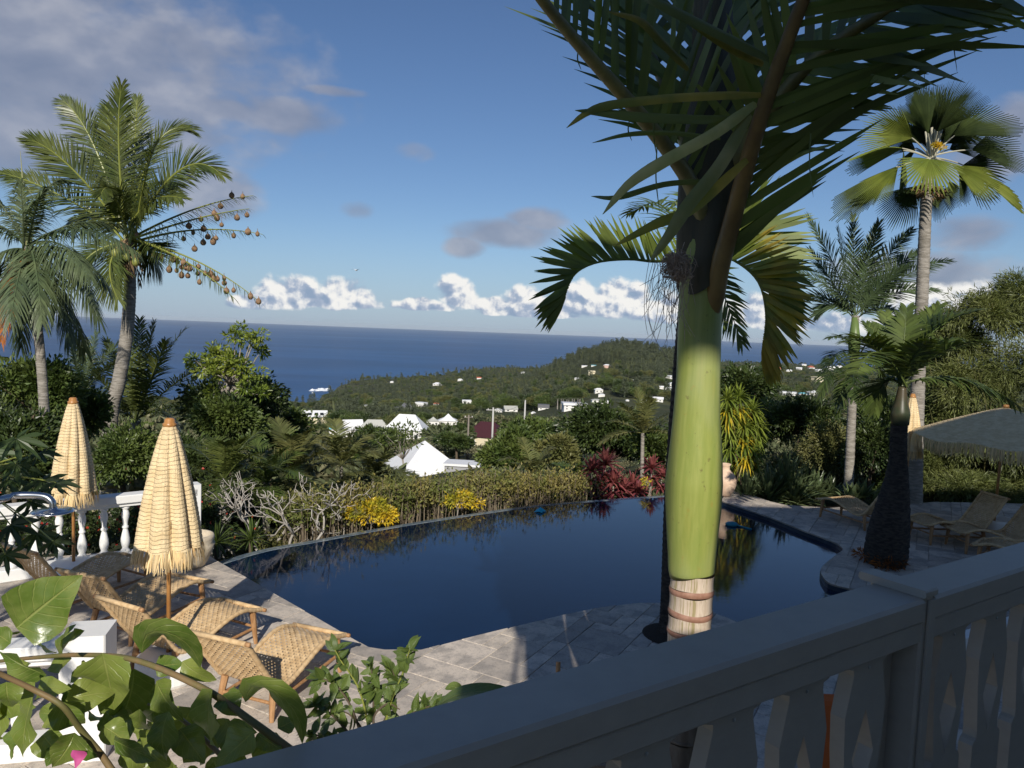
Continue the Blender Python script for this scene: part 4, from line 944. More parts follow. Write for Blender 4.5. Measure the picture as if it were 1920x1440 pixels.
# smaller fan-like palm in front, hanging leaves
placedpalm('short_feather_palm', 'short palm with hanging dark fronds between the white trunk and the bottle palm', [*D(1591, 940, 18.8)[:2], -.3], D(1603, 665, 18.8), .10, .08,
   [((1556, 633), (1590, 620), -.3), ((1540, 740), (1560, 660), -.4), ((1575, 770), (1585, 680), .3), ((1640, 640), (1635, 620), .2), ((1650, 700), (1640, 660), .6), ((1548, 690), (1575, 640), .5), ((1600, 745), (1600, 690), -.8)], 16.5, ML_dark, .55, .045, 34, rr=.02, droop=.25, a0=60, a1=20)
# ---------------------------------------------------------------- dark bottle palm on the deck
d5 = 12.1; cb = G(1657, 1058, 0)
bp = thing('bottle_palm', 'dark swollen bottle palm trunk standing on the deck right of the pool', 'palm tree', cb); Pz = [(1661, 1072, 36), (1661, 1040, 42), (1666, 1000, 41), (1674, 950, 33), (1681, 900, 23), (1684, 860, 17), (1685, 820, 16), (1686, 797, 16)]
pts = np.array([D(x, y, d5) for x, y, _ in Pz]); pts[0][2] = -.05; rad = np.interp(np.linspace(0, 7, 66), range(8), [w*d5/1400*.92 for _, _, w in Pz]); rad *= 1+.018*np.sin(np.arange(66)*2.1)+np.random.default_rng(4).normal(size=66)*.008
part('trunk', tube(spline(pts, 66), rad, 24), M_barkd, bp, smooth=True)
part('crownshaft', tube(spline([D(1688, 797, d5), D(1688, 775, d5), D(1690, 750, d5), D(1692, 725, d5)], 14), np.interp(np.linspace(0, 3, 14), range(4), [.130, .150, .095, .06]), 16), mat('olive_crownshaft', col=(.035, .045, .02), col2=(.07, .055, .03), vscale=3, rough=.4), bp, smooth=True)
cc = D(1692, 722, d5)
for k, (tip, ct, dd, kw) in enumerate([((1590, 640), (1640, 620), -.6, dict(vee=25)), ((1760, 575), (1720, 620), .5, dict(vee=30)), ((1850, 640), (1760, 640), -1., dict(vee=20)), ((1700, 580), (1695, 640), .2, {}), ((1836, 583), (1730, 600), -.2, dict(vee=35)), ((1905, 758), (1800, 680), -.3, dict(vee=12, droop=.5)), ((1608, 700), (1640, 610), -1.3, dict(vee=0, droop=.1, a0=85, a1=60)), ((1626, 612), (1650, 640), .6, dict(vee=35)), ((1660, 590), (1670, 640), .9, {}), ((1640, 770), (1650, 690), .4, {}), ((1800, 640), (1740, 640), .9, dict(vee=30)), ((1740, 640), (1710, 660), -1.2, {})]):
    kk = dict(vee=20, droop=.25, a0=72, a1=30); kk.update(kw); pf(bp, tip, ct, cc+rng.normal(size=3)*.03, dd, 46, .56, .052, ML_mid, seed=k+5, depth=d5, rr=.022, **kk)
V_, F_, _ = cloud(cb+[0, 0, .05], (.55, .5, .18), 900, .09, .02, 9, 12); part('ground_cover', (V_, F_), ML_orange, bp, kind='stuff'); 
# ---------------------------------------------------------------- palm behind the foreground trunk (sunlit arching fronds)
d6 = 9.0; cb = G(1262, 1190, 0); c6 = D(1300, 478, d6)
mp = thing('arching_palm', 'dark trunked palm at the pool rim with sunlit arching fronds, behind the green trunk', 'palm tree', cb)
part('trunk', trunk_geo([cb-[0, 0, .1], D(1262, 1100, d6), D(1268, 900, d6), D(1285, 650, d6), c6], .15, .115, 70, 16, .4), M_barkd, mp, smooth=True)
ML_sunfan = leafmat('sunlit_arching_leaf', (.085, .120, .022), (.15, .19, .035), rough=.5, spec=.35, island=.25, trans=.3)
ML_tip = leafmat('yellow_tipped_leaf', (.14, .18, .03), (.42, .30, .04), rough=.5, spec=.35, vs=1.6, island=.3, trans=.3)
def arch(P, n, L, w, up, mt, sides=(1, 1), seed=0, **k):
    part('frond', frond(spline(P, 24), n, L, w, up=up, sides=sides, seed=seed, rr=.02, s0=.05, **k), mt, mp)
arch([c6, D(1235, 490, d6-.4), D(1180, 486, d6-.6), D(1120, 492, d6-.7), D(1080, 512, d6-.75), D(1062, 545, d6-.8), D(1058, 560, d6-.8)], 64, .60, .060, (0, -1, .2), ML_sunfan, seed=1, vee=8, a0=78, a1=18, sides=(1, 0), droop=.02, prof=(.75, 1, .7))
arch([c6, D(1350, 478, d6-.3), D(1395, 500, d6-.6), D(1425, 535, d6-.8), D(1436, 590, d6-.9), D(1432, 640, d6-.95), D(1430, 662, d6-.95)], 76, .66, .064, (0, -1, .15), ML_tip, seed=2, vee=6, a0=80, a1=15, sides=(0, 1), droop=.02, prof=(.8, 1, .6))
arch([c6, D(1340, 440, d6), D(1385, 430, d6-.2), D(1420, 470, d6-.3), D(1440, 530, d6-.4), D(1445, 575, d6-.4)], 64, .80, .068, (0, -1, .1), ML_sunfan, seed=3, vee=5, a0=72, a1=35, sides=(0, 1), droop=0., prof=(.8, 1, .6))
arch([c6, D(1330, 500, d6+.6), D(1360, 560, d6+.9), D(1390, 640, d6+1)], 36, .5, .04, (0, -1, .3), ML_mid, seed=4, vee=10)
arch([c6, D(1300, 400, d6+.8), D(1330, 340, d6+1.4), D(1380, 330, d6+2)], 40, .6, .04, (0, 0, 1), ML_mid, seed=5, vee=20)
arch([c6, D(1270, 420, d6+.8), D(1230, 380, d6+1.6), D(1180, 400, d6+2.2)], 40, .6, .04, (0, 0, 1), ML_mid, seed=6, vee=20)
pt_ = part('planting_soil', Geo().add(*lathe([(0, .04), (.2, .035), (.34, .012), (.37, .004), (.37, -.02), (0, -.02)][::-1], 28, cb)), mat('dark_mulch', col=(.03, .022, .015), rough=1., bump=1., bscale=40, bdist=.02), smooth=True, kind='structure')
# ---------------------------------------------------------------- the near green palm
d7 = 3.9
gp = thing('green_trunk_palm', 'big palm close to the balcony with glossy green crownshaft and ringed pale trunk', 'palm tree', [*D(1294, 1190, d7)[:2], 0])
def P7(x, y): return D(x, y, d7)
prof7 = [(1296, 1072, 80), (1296, 1068, 85), (1297, 1040, 88), (1298, 1000, 94), (1300, 950, 102), (1301, 905, 105), (1304, 850, 97), (1306, 780, 85), (1309, 710, 79), (1311, 640, 78), (1314, 560, 79), (1320, 480, 84), (1326, 400, 86), (1330, 340, 88), (1332, 260, 76), (1334, 150, 60), (1336, 40, 46), (1338, -60, 36)]
def csfn(t, vec, c, p):
    n = t.noise(t.vmul(vec, (38, 38, 1.1)), 1, 5, .62, .3); n2 = t.noise(t.vmul(vec, (9, 9, 2)), 1, 4, .6, .2); n3 = t.noise(t.vmul(vec, (30, 30, 22)), 1, 3, .6)
    a = t.mix(t.smooth(n, .35, .68), (.235, .275, .060), (.29, .32, .080)); a = t.mix(t.m('MULTIPLY', t.smooth(n2, .52, .78), .5), a, (.36, .33, .08))
    a = t.mix(t.m('MULTIPLY', t.smooth(n2, .50, .30), .4), a, (.17, .24, .05))
    a = t.mix(t.m('MULTIPLY', t.smooth(n3, .64, .74), .65), a, (.12, .09, .03)); pt = t.noise(t.vmul(vec, (14, 14, 9)), 1, 5, .7); a = t.mix(t.m('MULTIPLY', t.smooth(pt, .62, .70), .55), a, (.30, .24, .05))
    bl = t.noise(t.vmul(vec, (3, 3, 1)), 1, 3, .5); a = t.mix(t.m('MULTIPLY', t.smooth(bl, .5, .75), .30), a, (.38, .42, .30))
    return a
M_cs = mat('green_crownshaft_near', csfn, rough=.42, spec=.4, bump=.22, bscale=20, bdist=.004, stretch=(1, 1, 1))
pts = np.array([P7(x, y) for x, y, _ in prof7]); us = np.linspace(0, len(prof7)-1, 90)
part('crownshaft', tube(spline(pts, 90), np.interp(us, range(len(prof7)), [w/2*d7/1400*1.02 for *_, w in prof7]), 48), M_cs, gp, smooth=True)
def tkfn(t, vec, c, p):
    n = t.noise(t.vmul(vec, (60, 60, 5)), 1, 4, .65); n2 = t.noise(t.vmul(vec, (26, 26, 4)), 1, 3, .6)
    a = t.mix(t.smooth(n, .35, .65), (.46, .36, .27), (.60, .50, .40)); return t.mix(t.m('MULTIPLY', t.smooth(n2, .5, .64), .75), a, (.24, .20, .07))
M_tk = mat('pale_ringed_trunk', tkfn, rough=.75, spec=.2, bump=.35, bscale=30, bdist=.005, stretch=(3, 3, .3))
M_scar = mat('pinkish_leaf_scar', col=(.26, .13, .085), col2=(.36, .20, .14), vscale=16, rough=.6, bump=.3, bscale=30, bdist=.004)
M_old = mat('old_grey_trunk', col=(.10, .08, .06), col2=(.17, .14, .11), vscale=10, rough=.9, bump=.6, bscale=20, bdist=.01, stretch=(2, 2, .5))
zs = [P7(1296, y)[2] for y in (1073, 1100, 1111, 1141, 1152, 1177, 1186, 1222, 1232, 1270, 1280)]; xc, yc = P7(1294, 1150)[:2]; rr7 = .1135
def ringsec(z0, z1, mt, nm, r0_, r1_):
    a = np.linspace(0, 6.2832, 40, endpoint=False); wob = .004*np.sin(a*2+z0*30)
    K = 5; V = []; 
    for k in range(K):
        u = k/(K-1); r_ = (r0_+(r1_-r0_)*u)+(.0045*math.sin(math.pi*u) if nm == 'leaf_scar' else -.003*math.sin(math.pi*u))
        z = z0+(z1-z0)*u; V.append(np.stack([xc+r_*np.cos(a), yc+r_*np.sin(a), z+wob], 1))
    V = np.concatenate(V); i = np.arange(K-1)[:, None]*40; j = np.arange(40)[None]; j2 = (j+1) % 40
    part(nm, (V, np.stack([i+j, i+j2, i+40+j2, i+40+j], -1).reshape(-1, 4)), mt, gp, smooth=True)
for k in range(0, len(zs)-1):
    ringsec(zs[k+1], zs[k], M_tk if k % 2 == 0 else M_scar, 'trunk_section' if k % 2 == 0 else 'leaf_scar', rr7+.001, rr7+.001)
zz = zs[-1]
for k in range(12):
    z1_ = zz-.13; ringsec(z1_, zz, M_old, 'trunk_section', rr7+.002+.002*k, rr7+.001+.002*k); zz = z1_-.018; ringsec(zz, z1_, M_scar if k < 1 else M_old, 'leaf_scar', rr7+.005+.002*k, rr7+.004+.002*k)
part('trunk_foot', lathe([(.14, -.05), (.16, 0), (.142, max(zz, .05))], 30, (xc, yc, 0)), M_old, gp, smooth=True)
# big fronds (their stalks and long leaflets)
M_stalk = mat('olive_frond_stalk', col=(.13, .12, .045), col2=(.20, .18, .06), vscale=4, rough=.42, spec=.5, stretch=(3, 3, .5))
M_stalk2 = mat('brown_frond_stalk', col=(.12, .075, .025), col2=(.20, .13, .04), vscale=4, rough=.42, spec=.5)
def bigfrond(P, r0, r1, n, L, w, up, seed, stalk, mt=None, **k):
    Pw = spline(P, 34); g_ = frond(Pw, n, L, w, up=up, seed=seed, rr=.003, segs=5, **k)
    f_ = part('frond', g_, mt or ML_big, gp); s_ = part('stalk', tube(Pw, np.linspace(r0, r1, 34)*np.clip(np.linspace(.15, 6, 34), 0, 1), 14), stalk, f_, smooth=True); return f_
def Q(x, y, d): return D(x, y, d)
bigfrond([Q(1334, 500, 3.93), Q(1318, 410, 3.82), Q(1290, 335, 3.75), Q(1238, 262, 3.6), Q(1170, 180, 3.4), Q(1095, 95, 3.2), Q(1020, 5, 3.0), Q(950, -90, 2.8), Q(880, -160, 2.7)], .05, .012, 36, 1.0, .050, (0, -1, .15), 1, M_stalk, sides=(1, 0), s0=.24, a0=72, a1=52, vee=-8, droop=.02, prof=(.8, 1, .8))
bigfrond([Q(1322, 420, 3.85), Q(1290, 335, 3.79), Q(1238, 262, 3.64), Q(1170, 180, 3.44), Q(1095, 95, 3.24), Q(1020, 5, 3.04), Q(950, -90, 2.84), Q(880, -160, 2.7)], .02, .010, 30, .42, .040, (-.2, -1, .3), 12, M_stalk, sides=(1, 0), s0=.70, a0=45, a1=30, vee=5, droop=.1, prof=(.6, 1, .8))
bigfrond([Q(1322, 660, 3.93), Q(1337, 570, 3.83), Q(1350, 500, 3.77), Q(1369, 430, 3.70), Q(1395, 330, 3.58), Q(1428, 215, 3.44), Q(1470, 95, 3.3), Q(1520, -30, 3.15), Q(1590, -150, 3.0)], .058, .022, 32, 1.0, .044, (0, -1, .25), 2, M_stalk2, sides=(1, 0), s0=.26, a0=38, a1=78, vee=4, droop=.03, prof=(.45, .95, 1.05))
bigfrond([Q(1333, 380, 3.98), Q(1320, 250, 4.1), Q(1308, 100, 4.3), Q(1300, -60, 4.5)], .04, .018, 26, 1.0, .055, (0, -1, .2), 3, M_stalk, s0=.25, a0=50, a1=35, vee=15, droop=.15, prof=(.7, 1, .8))
bigfrond([Q(1338, 400, 4.0), Q(1360, 250, 4.3), Q(1420, 60, 4.7), Q(1500, -80, 5.0)], .04, .018, 26, 1.1, .055, (-.2, -1, .3), 4, M_stalk, s0=.22, a0=60, a1=40, vee=10, droop=.2, prof=(.7, 1, .8))
bigfrond([Q(1345, 380, 3.9), Q(1420, 240, 3.7), Q(1530, 110, 3.5), Q(1680, 10, 3.3), Q(1850, -60, 3.1)], .045, .015, 32, .55, .045, (0, -1, .3), 5, M_stalk, s0=.2, a0=60, a1=40, vee=5, droop=.03, prof=(.8, 1, .8))
bigfrond([Q(1325, 370, 4.0), Q(1270, 230, 4.2), Q(1220, 100, 4.5), Q(1150, -40, 4.8)], .04, .018, 24, 1.0, .05, (.2, -1, .3), 6, M_stalk, s0=.25, a0=55, a1=38, vee=10, droop=.1)
# loose long leaflets in front of the crown
def blade(P, w, seed=0, mt=None, nm='leaflet'):
    Pw = spline(P, 18); T = nrm(np.gradient(Pw, axis=0)); S = nrm(np.cross(T, np.array([.1, -1, .15]))); wp = w*.40*np.interp(np.linspace(0, 1, 18), [0, .12, .6, .9, 1], [.6, .95, 1, .5, .05])[:, None]; N = np.cross(S, T)*wp*.55
    V = np.stack([Pw-S*wp, Pw+N, Pw+S*wp], 1).reshape(-1, 3); b = np.arange(17)*3
    part(nm, (V, np.concatenate([np.stack([b, b+1, b+4, b+3], -1), np.stack([b+1, b+2, b+5, b+4], -1)])), mt or ML_big, gp, smooth=True)
ML_yel = leafmat('yellowed_leaflet', (.16, .17, .03), (.34, .27, .05), rough=.4, vs=3)
ML_pale = leafmat('pale_twisted_leaflet', (.20, .22, .08), (.34, .32, .15), rough=.45, vs=3)
for P, w, mt in [([Q(1430, 178, 3.4), Q(1340, 180, 3.3), Q(1240, 186, 3.2), Q(1140, 198, 3.15), Q(1100, 212, 3.12), Q(1062, 240, 3.1)], .05, ML_yel),
                 ([Q(1400, 225, 3.45), Q(1300, 224, 3.3), Q(1200, 220, 3.2), Q(1130, 212, 3.15), Q(1078, 207, 3.1)], .055, None),
                 ([Q(1416, 195, 3.4), Q(1340, 250, 3.3), Q(1250, 300, 3.2), Q(1180, 345, 3.15), Q(1130, 402, 3.1)], .065, ML_pale),
                 ([Q(1405, 215, 3.4), Q(1350, 310, 3.3), Q(1290, 385, 3.25), Q(1255, 440, 3.2), Q(1218, 492, 3.2)], .075, ML_pale),
                 ([Q(1400, 300, 3.5), Q(1300, 390, 3.4), Q(1230, 420, 3.3), Q(1150, 462, 3.25)], .06, ML_yel),
                 ([Q(1350, 340, 3.6), Q(1250, 345, 3.5), Q(1160, 370, 3.4), Q(1108, 368, 3.4)], .035, None),
                 ([Q(1350, 260, 3.6), Q(1260, 250, 3.5), Q(1180, 252, 3.4), Q(1110, 268, 3.4)], .03, None),
                 ([Q(1440, 110, 3.3), Q(1340, 60, 3.2), Q(1240, 10, 3.1), Q(1180, -20, 3.1)], .06, None),
                 ([Q(1290, 130, 3.4), Q(1240, 80, 3.3), Q(1200, 40, 3.25), Q(1140, 22, 3.2)], .05, ML_yel),
                 ([Q(1430, 120, 3.35), Q(1370, 90, 3.3), Q(1310, 50, 3.25), Q(1270, 30, 3.2)], .06, ML_yel),
                 ([Q(1370, 400, 3.7), Q(1440, 330, 3.6), Q(1500, 290, 3.5), Q(1572, 268, 3.4)], .03, None)]: blade(P, w, mt=mt)
M_shade = mat('painted_trunk_shade', col=(.035, .034, .018), col2=(.06, .05, .025), vscale=5, rough=.6, bump=.4, bscale=14, bdist=.01, stretch=(3, 3, .5))  # dark colour stands in for house and crown shade on the upper trunk
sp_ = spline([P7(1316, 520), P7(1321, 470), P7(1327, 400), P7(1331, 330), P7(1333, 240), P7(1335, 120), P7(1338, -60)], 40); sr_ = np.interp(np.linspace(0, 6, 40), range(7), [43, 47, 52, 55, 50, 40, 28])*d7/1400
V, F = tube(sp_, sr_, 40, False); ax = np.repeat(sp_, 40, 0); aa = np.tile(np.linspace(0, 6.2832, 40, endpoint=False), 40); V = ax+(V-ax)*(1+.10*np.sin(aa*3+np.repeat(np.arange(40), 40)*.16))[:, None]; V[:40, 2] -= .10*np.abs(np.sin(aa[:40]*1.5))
part('shade_sleeve', (V, F), M_shade, gp, smooth=True)  # sleeve added round the upper trunk to darken it like shade
# hanging fibres and the dry nest-like tuft
M_fib = mat('dry_brown_fibre', col=(.30, .22, .17), col2=(.42, .33, .26), vscale=30, rough=.95)
g = Geo(); cN = Q(1270, 500, 3.70)
for k in range(420):
    a = rng.normal(size=(5, 3)); a = nrm(a)*np.array([.15, .10, .16])*rng.uniform(.6, 1.05); g.add(*tube(spline(cN+np.cumsum(a*.55, 0)*.6-a.mean(0)*.6, 12), .0019, 3, False))
for k in range(46):
    x = rng.normal(1262, 22); L_ = rng.uniform(60, 190)*rng.random()**.5; p0 = Q(x, 480+rng.uniform(0, 50), 3.7); p1 = Q(x+rng.normal()*16-8, 500+L_*.6, 3.7); p2 = Q(x+rng.normal()*28-12, 510+L_, 3.7)
    g.add(*tube(bez(p0, p1, p2, 9), [.0016]*8+[.0006], 3, False))
part('fibre_tuft', g, M_fib, gp)
for k, (x, y0_, y1_) in enumerate([(1085, 90, 132), (1228, 215, 300), (1232, 270, 400), (1520, 250, 370), (1790, 20, 138), (1730, 10, 160), (1180, 225, 265)]):
    blade([Q(x, y0_, 3.4), Q(x-2, (y0_+y1_)/2, 3.4), Q(x+5, y1_, 3.4)], .008, nm='thread')
# ---------------------------------------------------------------- shrubs and trees near the pool
def bush(name, label, cat, c, rad, n, L, Wd, mt, seed, lumps=12, lr=.42, base=None, trunk=.05, group=None, bark=None, limbs=True, droop=.2, core=True, foliage='crown'):
    c = np.array(c, float); rad = np.array(rad, float)*np.ones(3)
    b = np.array([c[0], c[1], (zt(c[0], c[1]) if base is None else base)]); t = thing(name, label, cat, b, 0, group)
    V, F, lc = cloud(c, rad, n, L, Wd, seed, lumps, lr, droop); part(foliage, (V, F), mt, t)
    r = np.random.default_rng(seed); g = Geo(); h = c[2]-b[2]
    top = b+[r.normal()*.05, r.normal()*.05, max(h-rad[2]*.5, .2)]
    g.add(*tube(spline([b-[0, 0, .2], (b+top)/2+r.normal(size=3)*.06*h, top], 8), [trunk*1.3, trunk*1.1, trunk, trunk, trunk*.95, trunk*.9, trunk*.9, trunk*.85], 8))
    if limbs:
        for q in lc: g.add(*tube(spline([top, (top+q)/2+r.normal(size=3)*.06*rad, q], 6), np.linspace(trunk*.55, trunk*.12, 6), 5))
    part('trunk', g, bark or M_brown, t, smooth=True); return t
def pb_(px, py, d): return D(px, py, d)
def px2m(p, d): return p*d/1400
NB = [ # px, py, rx, ry (photo px), distance, leaves, leaf len, material, label
 (445, 770, 105, 90, 21, 11000, .15, ML_dark, 'dense dark rounded tree right of the coconut palm', 'tree'),
 (425, 790, 62, 62, 18.4, 5200, .13, ML_mid, 'broad green bush below the sparse tree with bright tufts', 'shrub'),
 (500, 830, 50, 48, 20, 4000, .13, ML_mid, 'green bush right of the dark rounded tree, above the bare shrub', 'shrub'),
 (350, 880, 70, 70, 16, 5000, .12, ML_dark, 'dark shrub mass below the young coconut palm', 'shrub'),
 (60, 735, 90, 80, 15.5, 7000, .13, ML_mid, 'leafy green shrub below the leftmost palm crown', 'shrub'),
 (140, 800, 95, 95, 16.5, 7000, .12, ML_mid, 'mid green shrub behind the rear closed parasol', 'shrub'),
 (20, 860, 90, 110, 13.5, 7000, .12, ML_dark, 'dark shrub behind the shower head', 'shrub'),
 (230, 860, 80, 75, 14.5, 6000, .10, ML_mid, 'low green shrub between the two closed parasols', 'shrub'),
 (520, 800, 60, 55, 24, 4000, .15, ML_mid, 'small rounded tree right of the dark tree', 'tree'),
 (1150, 825, 100, 78, 40, 12000, .28, ML_dark, 'large dense round mango tree behind the burgundy shrubs', 'tree'),
 (960, 850, 62, 55, 34, 6000, .24, ML_mid, 'bright green leafy tree right of the white gabled shed', 'tree'),
 (1000, 815, 60, 45, 60, 4500, .36, ML_mid, 'green tree behind the rounded garden tree in the middle', 'tree'),
 (1045, 850, 40, 45, 30, 2800, .2, ML_olive, 'thin olive shrub left of the round mango tree', 'shrub'),
 (703, 820, 42, 26, 75, 4000, .45, ML_dark, 'dark tree standing in front of the long white roofs', 'tree'),
 (640, 862, 60, 32, 45, 4000, .3, ML_mid, 'green tree crown left of the white gabled shed', 'tree'),
 (590, 870, 70, 45, 38, 4500, .26, ML_olive, 'olive green shrub left of the thin garden tree', 'shrub'),
 (855, 828, 34, 18, 112, 3600, .6, ML_dark, 'dark tree behind the roof of the white shed', 'tree'),
 (862, 812, 26, 16, 135, 2600, .7, ML_dark, 'dark tree left of the maroon roofed house', 'tree'),
 (1400, 725, 55, 45, 32, 5200, .22, ML_dark, 'dark tree right of the green palm trunk, under the horizon', 'tree'),
 (1440, 800, 70, 60, 26, 6000, .18, ML_mid, 'broad green shrub right of the yellow green dracaena', 'shrub'),
 (1500, 790, 70, 55, 24, 6000, .16, ML_dark, 'dark shrub behind the strap leaved plants', 'shrub'),
 (1555, 845, 75, 70, 20, 8000, .08, ML_olive, 'fine leaved yellowish shrub around the white palm trunk', 'shrub'),
 (1640, 850, 60, 80, 18.5, 6000, .10, ML_dark, 'dark shrub behind the bottle palm trunk', 'shrub'),
 (1225, 850, 50, 60, 28, 4000, .18, ML_mid, 'green shrub just left of the big green palm trunk', 'shrub'),
 (1310, 830, 60, 70, 30, 3500, .2, ML_dark, 'green tree hidden behind the big palm trunk', 'tree'),
]
for k, (x, y, rx, ry, d, n, L, mt, lb, ct) in enumerate(NB):
    c = D(x, y, d); bush('leafy_tree' if ct == 'tree' else 'leafy_shrub', lb, ct, c, (px2m(rx, d), px2m(rx, d)*.8, px2m(ry, d)), n, L, L*.5, mt, 100+k, lumps=16 if n > 5000 else 11, trunk=max(.05, px2m(5, d)*.5), group=None)
# sparse-topped tree against the sea
t = bush('sparse_tree', 'open branched tree with bright leaf tufts standing against the sea', 'tree', D(430, 690, 19), (1.0, .8, .8), 900, .14, .07, ML_lime, 301, lumps=16, lr=.2, trunk=.07, bark=M_wood)
g = Geo()
for (x, y) in [(440, 635), (412, 655), (470, 640), (485, 665), (395, 690), (375, 680), (450, 690), (480, 700), (430, 720), (400, 740), (460, 730), (485, 740), (365, 675), (455, 625), (480, 628), (420, 690)]:
    V, F, _ = cloud(D(x, y, 19+rng.normal()*.3), .24, 120, .13, .06, int(x), 4, .6); g.add(V, F)
    t2 = tube(spline([D(430, 760, 19), D((x+430)/2+4, (y+740)/2, 19), D(x, y, 19)], 8), np.linspace(.035, .01, 8), 5)
    g2 = t2; part('branch', t2, M_wood, t, smooth=True)
part('leaf_tufts', g, ML_lime, t)
# mass of garden shrubs on the slope beyond the hedge
rr3 = np.random.default_rng(5)
# thin tree in front of the white shed
t = bush('thin_tree', 'thin leaved young tree in front of the white gabled shed', 'tree', D(755, 830, 22), (.95, .6, 1.0), 650, .13, .05, ML_mid, 310, lumps=16, lr=.22, trunk=.03, bark=M_wood)
# ---------------------------------------------------------------- palms low in the middle
def lowpalm(name, lb, px, py, d, basepy, n, Lf, seed, mt, L, w, r0=.06, **k):
    c = D(px, py, d); b = D(px, basepy, d); b[2] = zt(b[0], b[1]); return autopalm(name, lb, b, c, r0, r0*.85, n, Lf, seed, mt, L=L, w=w, **k)
lowpalm('garden_palm', 'young palm with slim green trunk in front of the round mango tree', 1205, 812, 27, 900, 13, 1.9, 21, ML_olive, .55, .03, .075, el=(85, 5), bow=.25)
lowpalm('garden_palm', 'small palm with arching fronds left of the thin tree, nearest the bare shrub', 545, 885, 15.5, 960, 11, 1.5, 22, ML_olive, .5, .032, .05, el=(80, 0))
lowpalm('garden_palm', 'small palm whose fronds lean right beside the thin tree', 640, 872, 17, 960, 10, 1.45, 23, ML_olive, .5, .032, .045, el=(75, 5))
lowpalm('garden_palm', 'small palm with windblown fronds under the white shed', 700, 893, 17.5, 965, 11, 1.3, 24, ML_olive, .5, .032, .05, el=(70, -5))
lowpalm('garden_palm', 'bushy palm clump behind the front closed parasol', 420, 900, 13.5, 980, 14, 1.35, 25, ML_coco, .45, .026, .07, el=(80, -15))
lowpalm('garden_palm', 'low palm clump at the left of the bare frangipani', 500, 905, 14.5, 980, 12, 1.3, 26, ML_mid, .45, .026, .07, el=(75, -15))
lowpalm('garden_palm', 'low palm behind the dry stick hedge', 1000, 890, 21, 940, 9, 1.5, 27, ML_olive, .45, .03, .05, el=(70, 0))
lowpalm('garden_palm', 'low palm with broad fronds just left of the burgundy shrubs', 1075, 900, 20, 950, 8, 1.35, 28, ML_mid, .4, .03, .05, el=(50, 0))
# upright banana leaf
bn = thing('banana_plant', 'single upright pale green banana leaf above the hedge', 'plant', D(1085, 920, 19.5))
part('leaf', fan(D(1085, 905, 19.5), (0, 0, 1), (0, -1, 0), .62, 12, 8, .9, 0., .1), ML_lime, bn); part('stem', tube([D(1085, 940, 19.5), D(1085, 895, 19.5)], .03, 6), M_rach, bn)
# ---------------------------------------------------------------- hedge of dry sticks with croton behind the infinity edge
def edge_pt(u, off):
    x = u*(len(inf)-1); i = min(int(x), len(inf)-2); f = x-i; return inf[i]*(1-f)+inf[i+1]*f+(on[i]*(1-f)+on[i+1]*f)*off
def u_at(px):
    return min(np.linspace(0, 1, 200), key=lambda u: abs(960+edge_pt(u, .8)[0]/edge_pt(u, .8)[1]*1400-px))
hd_ = thing('stick_hedge', 'half dry hedge of bare upright sticks and sparse leaves along the infinity edge', 'hedge', [*edge_pt(u_at(900), .9), -1.2])
g = Geo(); lg = Geo()
MAT_ST = mat('brown_stick', col=(.17, .13, .09), col2=(.28, .23, .16), vscale=9, rough=.9)
ua, ub = u_at(1120), u_at(560)
for k in range(620):
    u = rng.uniform(ua, ub); p = np.array([*edge_pt(u, rng.uniform(.60, 1.5)), 0]); pxx = 960+p[0]/p[1]*1400
    top = CAMH-(np.interp(pxx, [560, 700, 900, 1150], [962, 938, 908, 900])-(604+pxx*.022))/1400*p[1]+rng.normal()*.10
    q = p+[rng.normal()*.10, rng.normal()*.08, top]; b_ = p+[0, 0, -1.3]
    g.add(*tube([b_, (b_+q)/2+rng.normal(size=3)*.025, q], rng.uniform(.004, .009)*np.array([1.1, 1, .6]), 4, False))
    m_ = rng.integers(14, 34); ps = q+np.stack([rng.normal(size=m_)*.10, rng.normal(size=m_)*.1, rng.uniform(-1, 1, m_)**3*.3-.15], 1)
    V, F = leaves(ps, rng.normal(size=(m_, 3))+[0, -.3, .2], .085, .04); lg.add(V, F)
part('stick', g, MAT_ST, hd_, kind='stuff'); part('foliage', lg, leafmat('dry_hedge_leaf', (.24, .20, .06), (.13, .155, .035), rough=.6), hd_, kind='stuff')
bq = Geo()
for k in range(26):
    u = ua+(ub-ua)*k/25; p = edge_pt(u, 1.7); V, F, _ = cloud([p[0], p[1], -.75], (.9, .5, .72), 650, .10, .045, 400+k, 6); bq.add(V, F)
hb = thing('backing_hedge', 'green leafy hedge seen through the bare sticks behind the pool', 'hedge', [*edge_pt(u_at(900), 1.7), -1.5]); part('foliage', bq, ML_olive, hb, kind='stuff')
for (px, py, rx, ry, n, lb) in [(693, 962, 52, 42, 2200, 'bright yellow croton shrub at the left of the infinity edge'), (866, 941, 40, 28, 800, 'thinner yellow croton shrub in the middle of the stick hedge'), (1212, 905, 12, 16, 60, 'few yellow croton twigs near the burgundy shrubs')]:
    p = edge_pt(u_at(px), .42); d = p[1]; c = D(px, py, d); bush('croton_shrub', lb, 'shrub', c, (px2m(rx, d), .3, px2m(ry, d)), n, .075, .036, ML_gold, 500+px, lumps=22, lr=.30, trunk=.015, bark=M_wood)
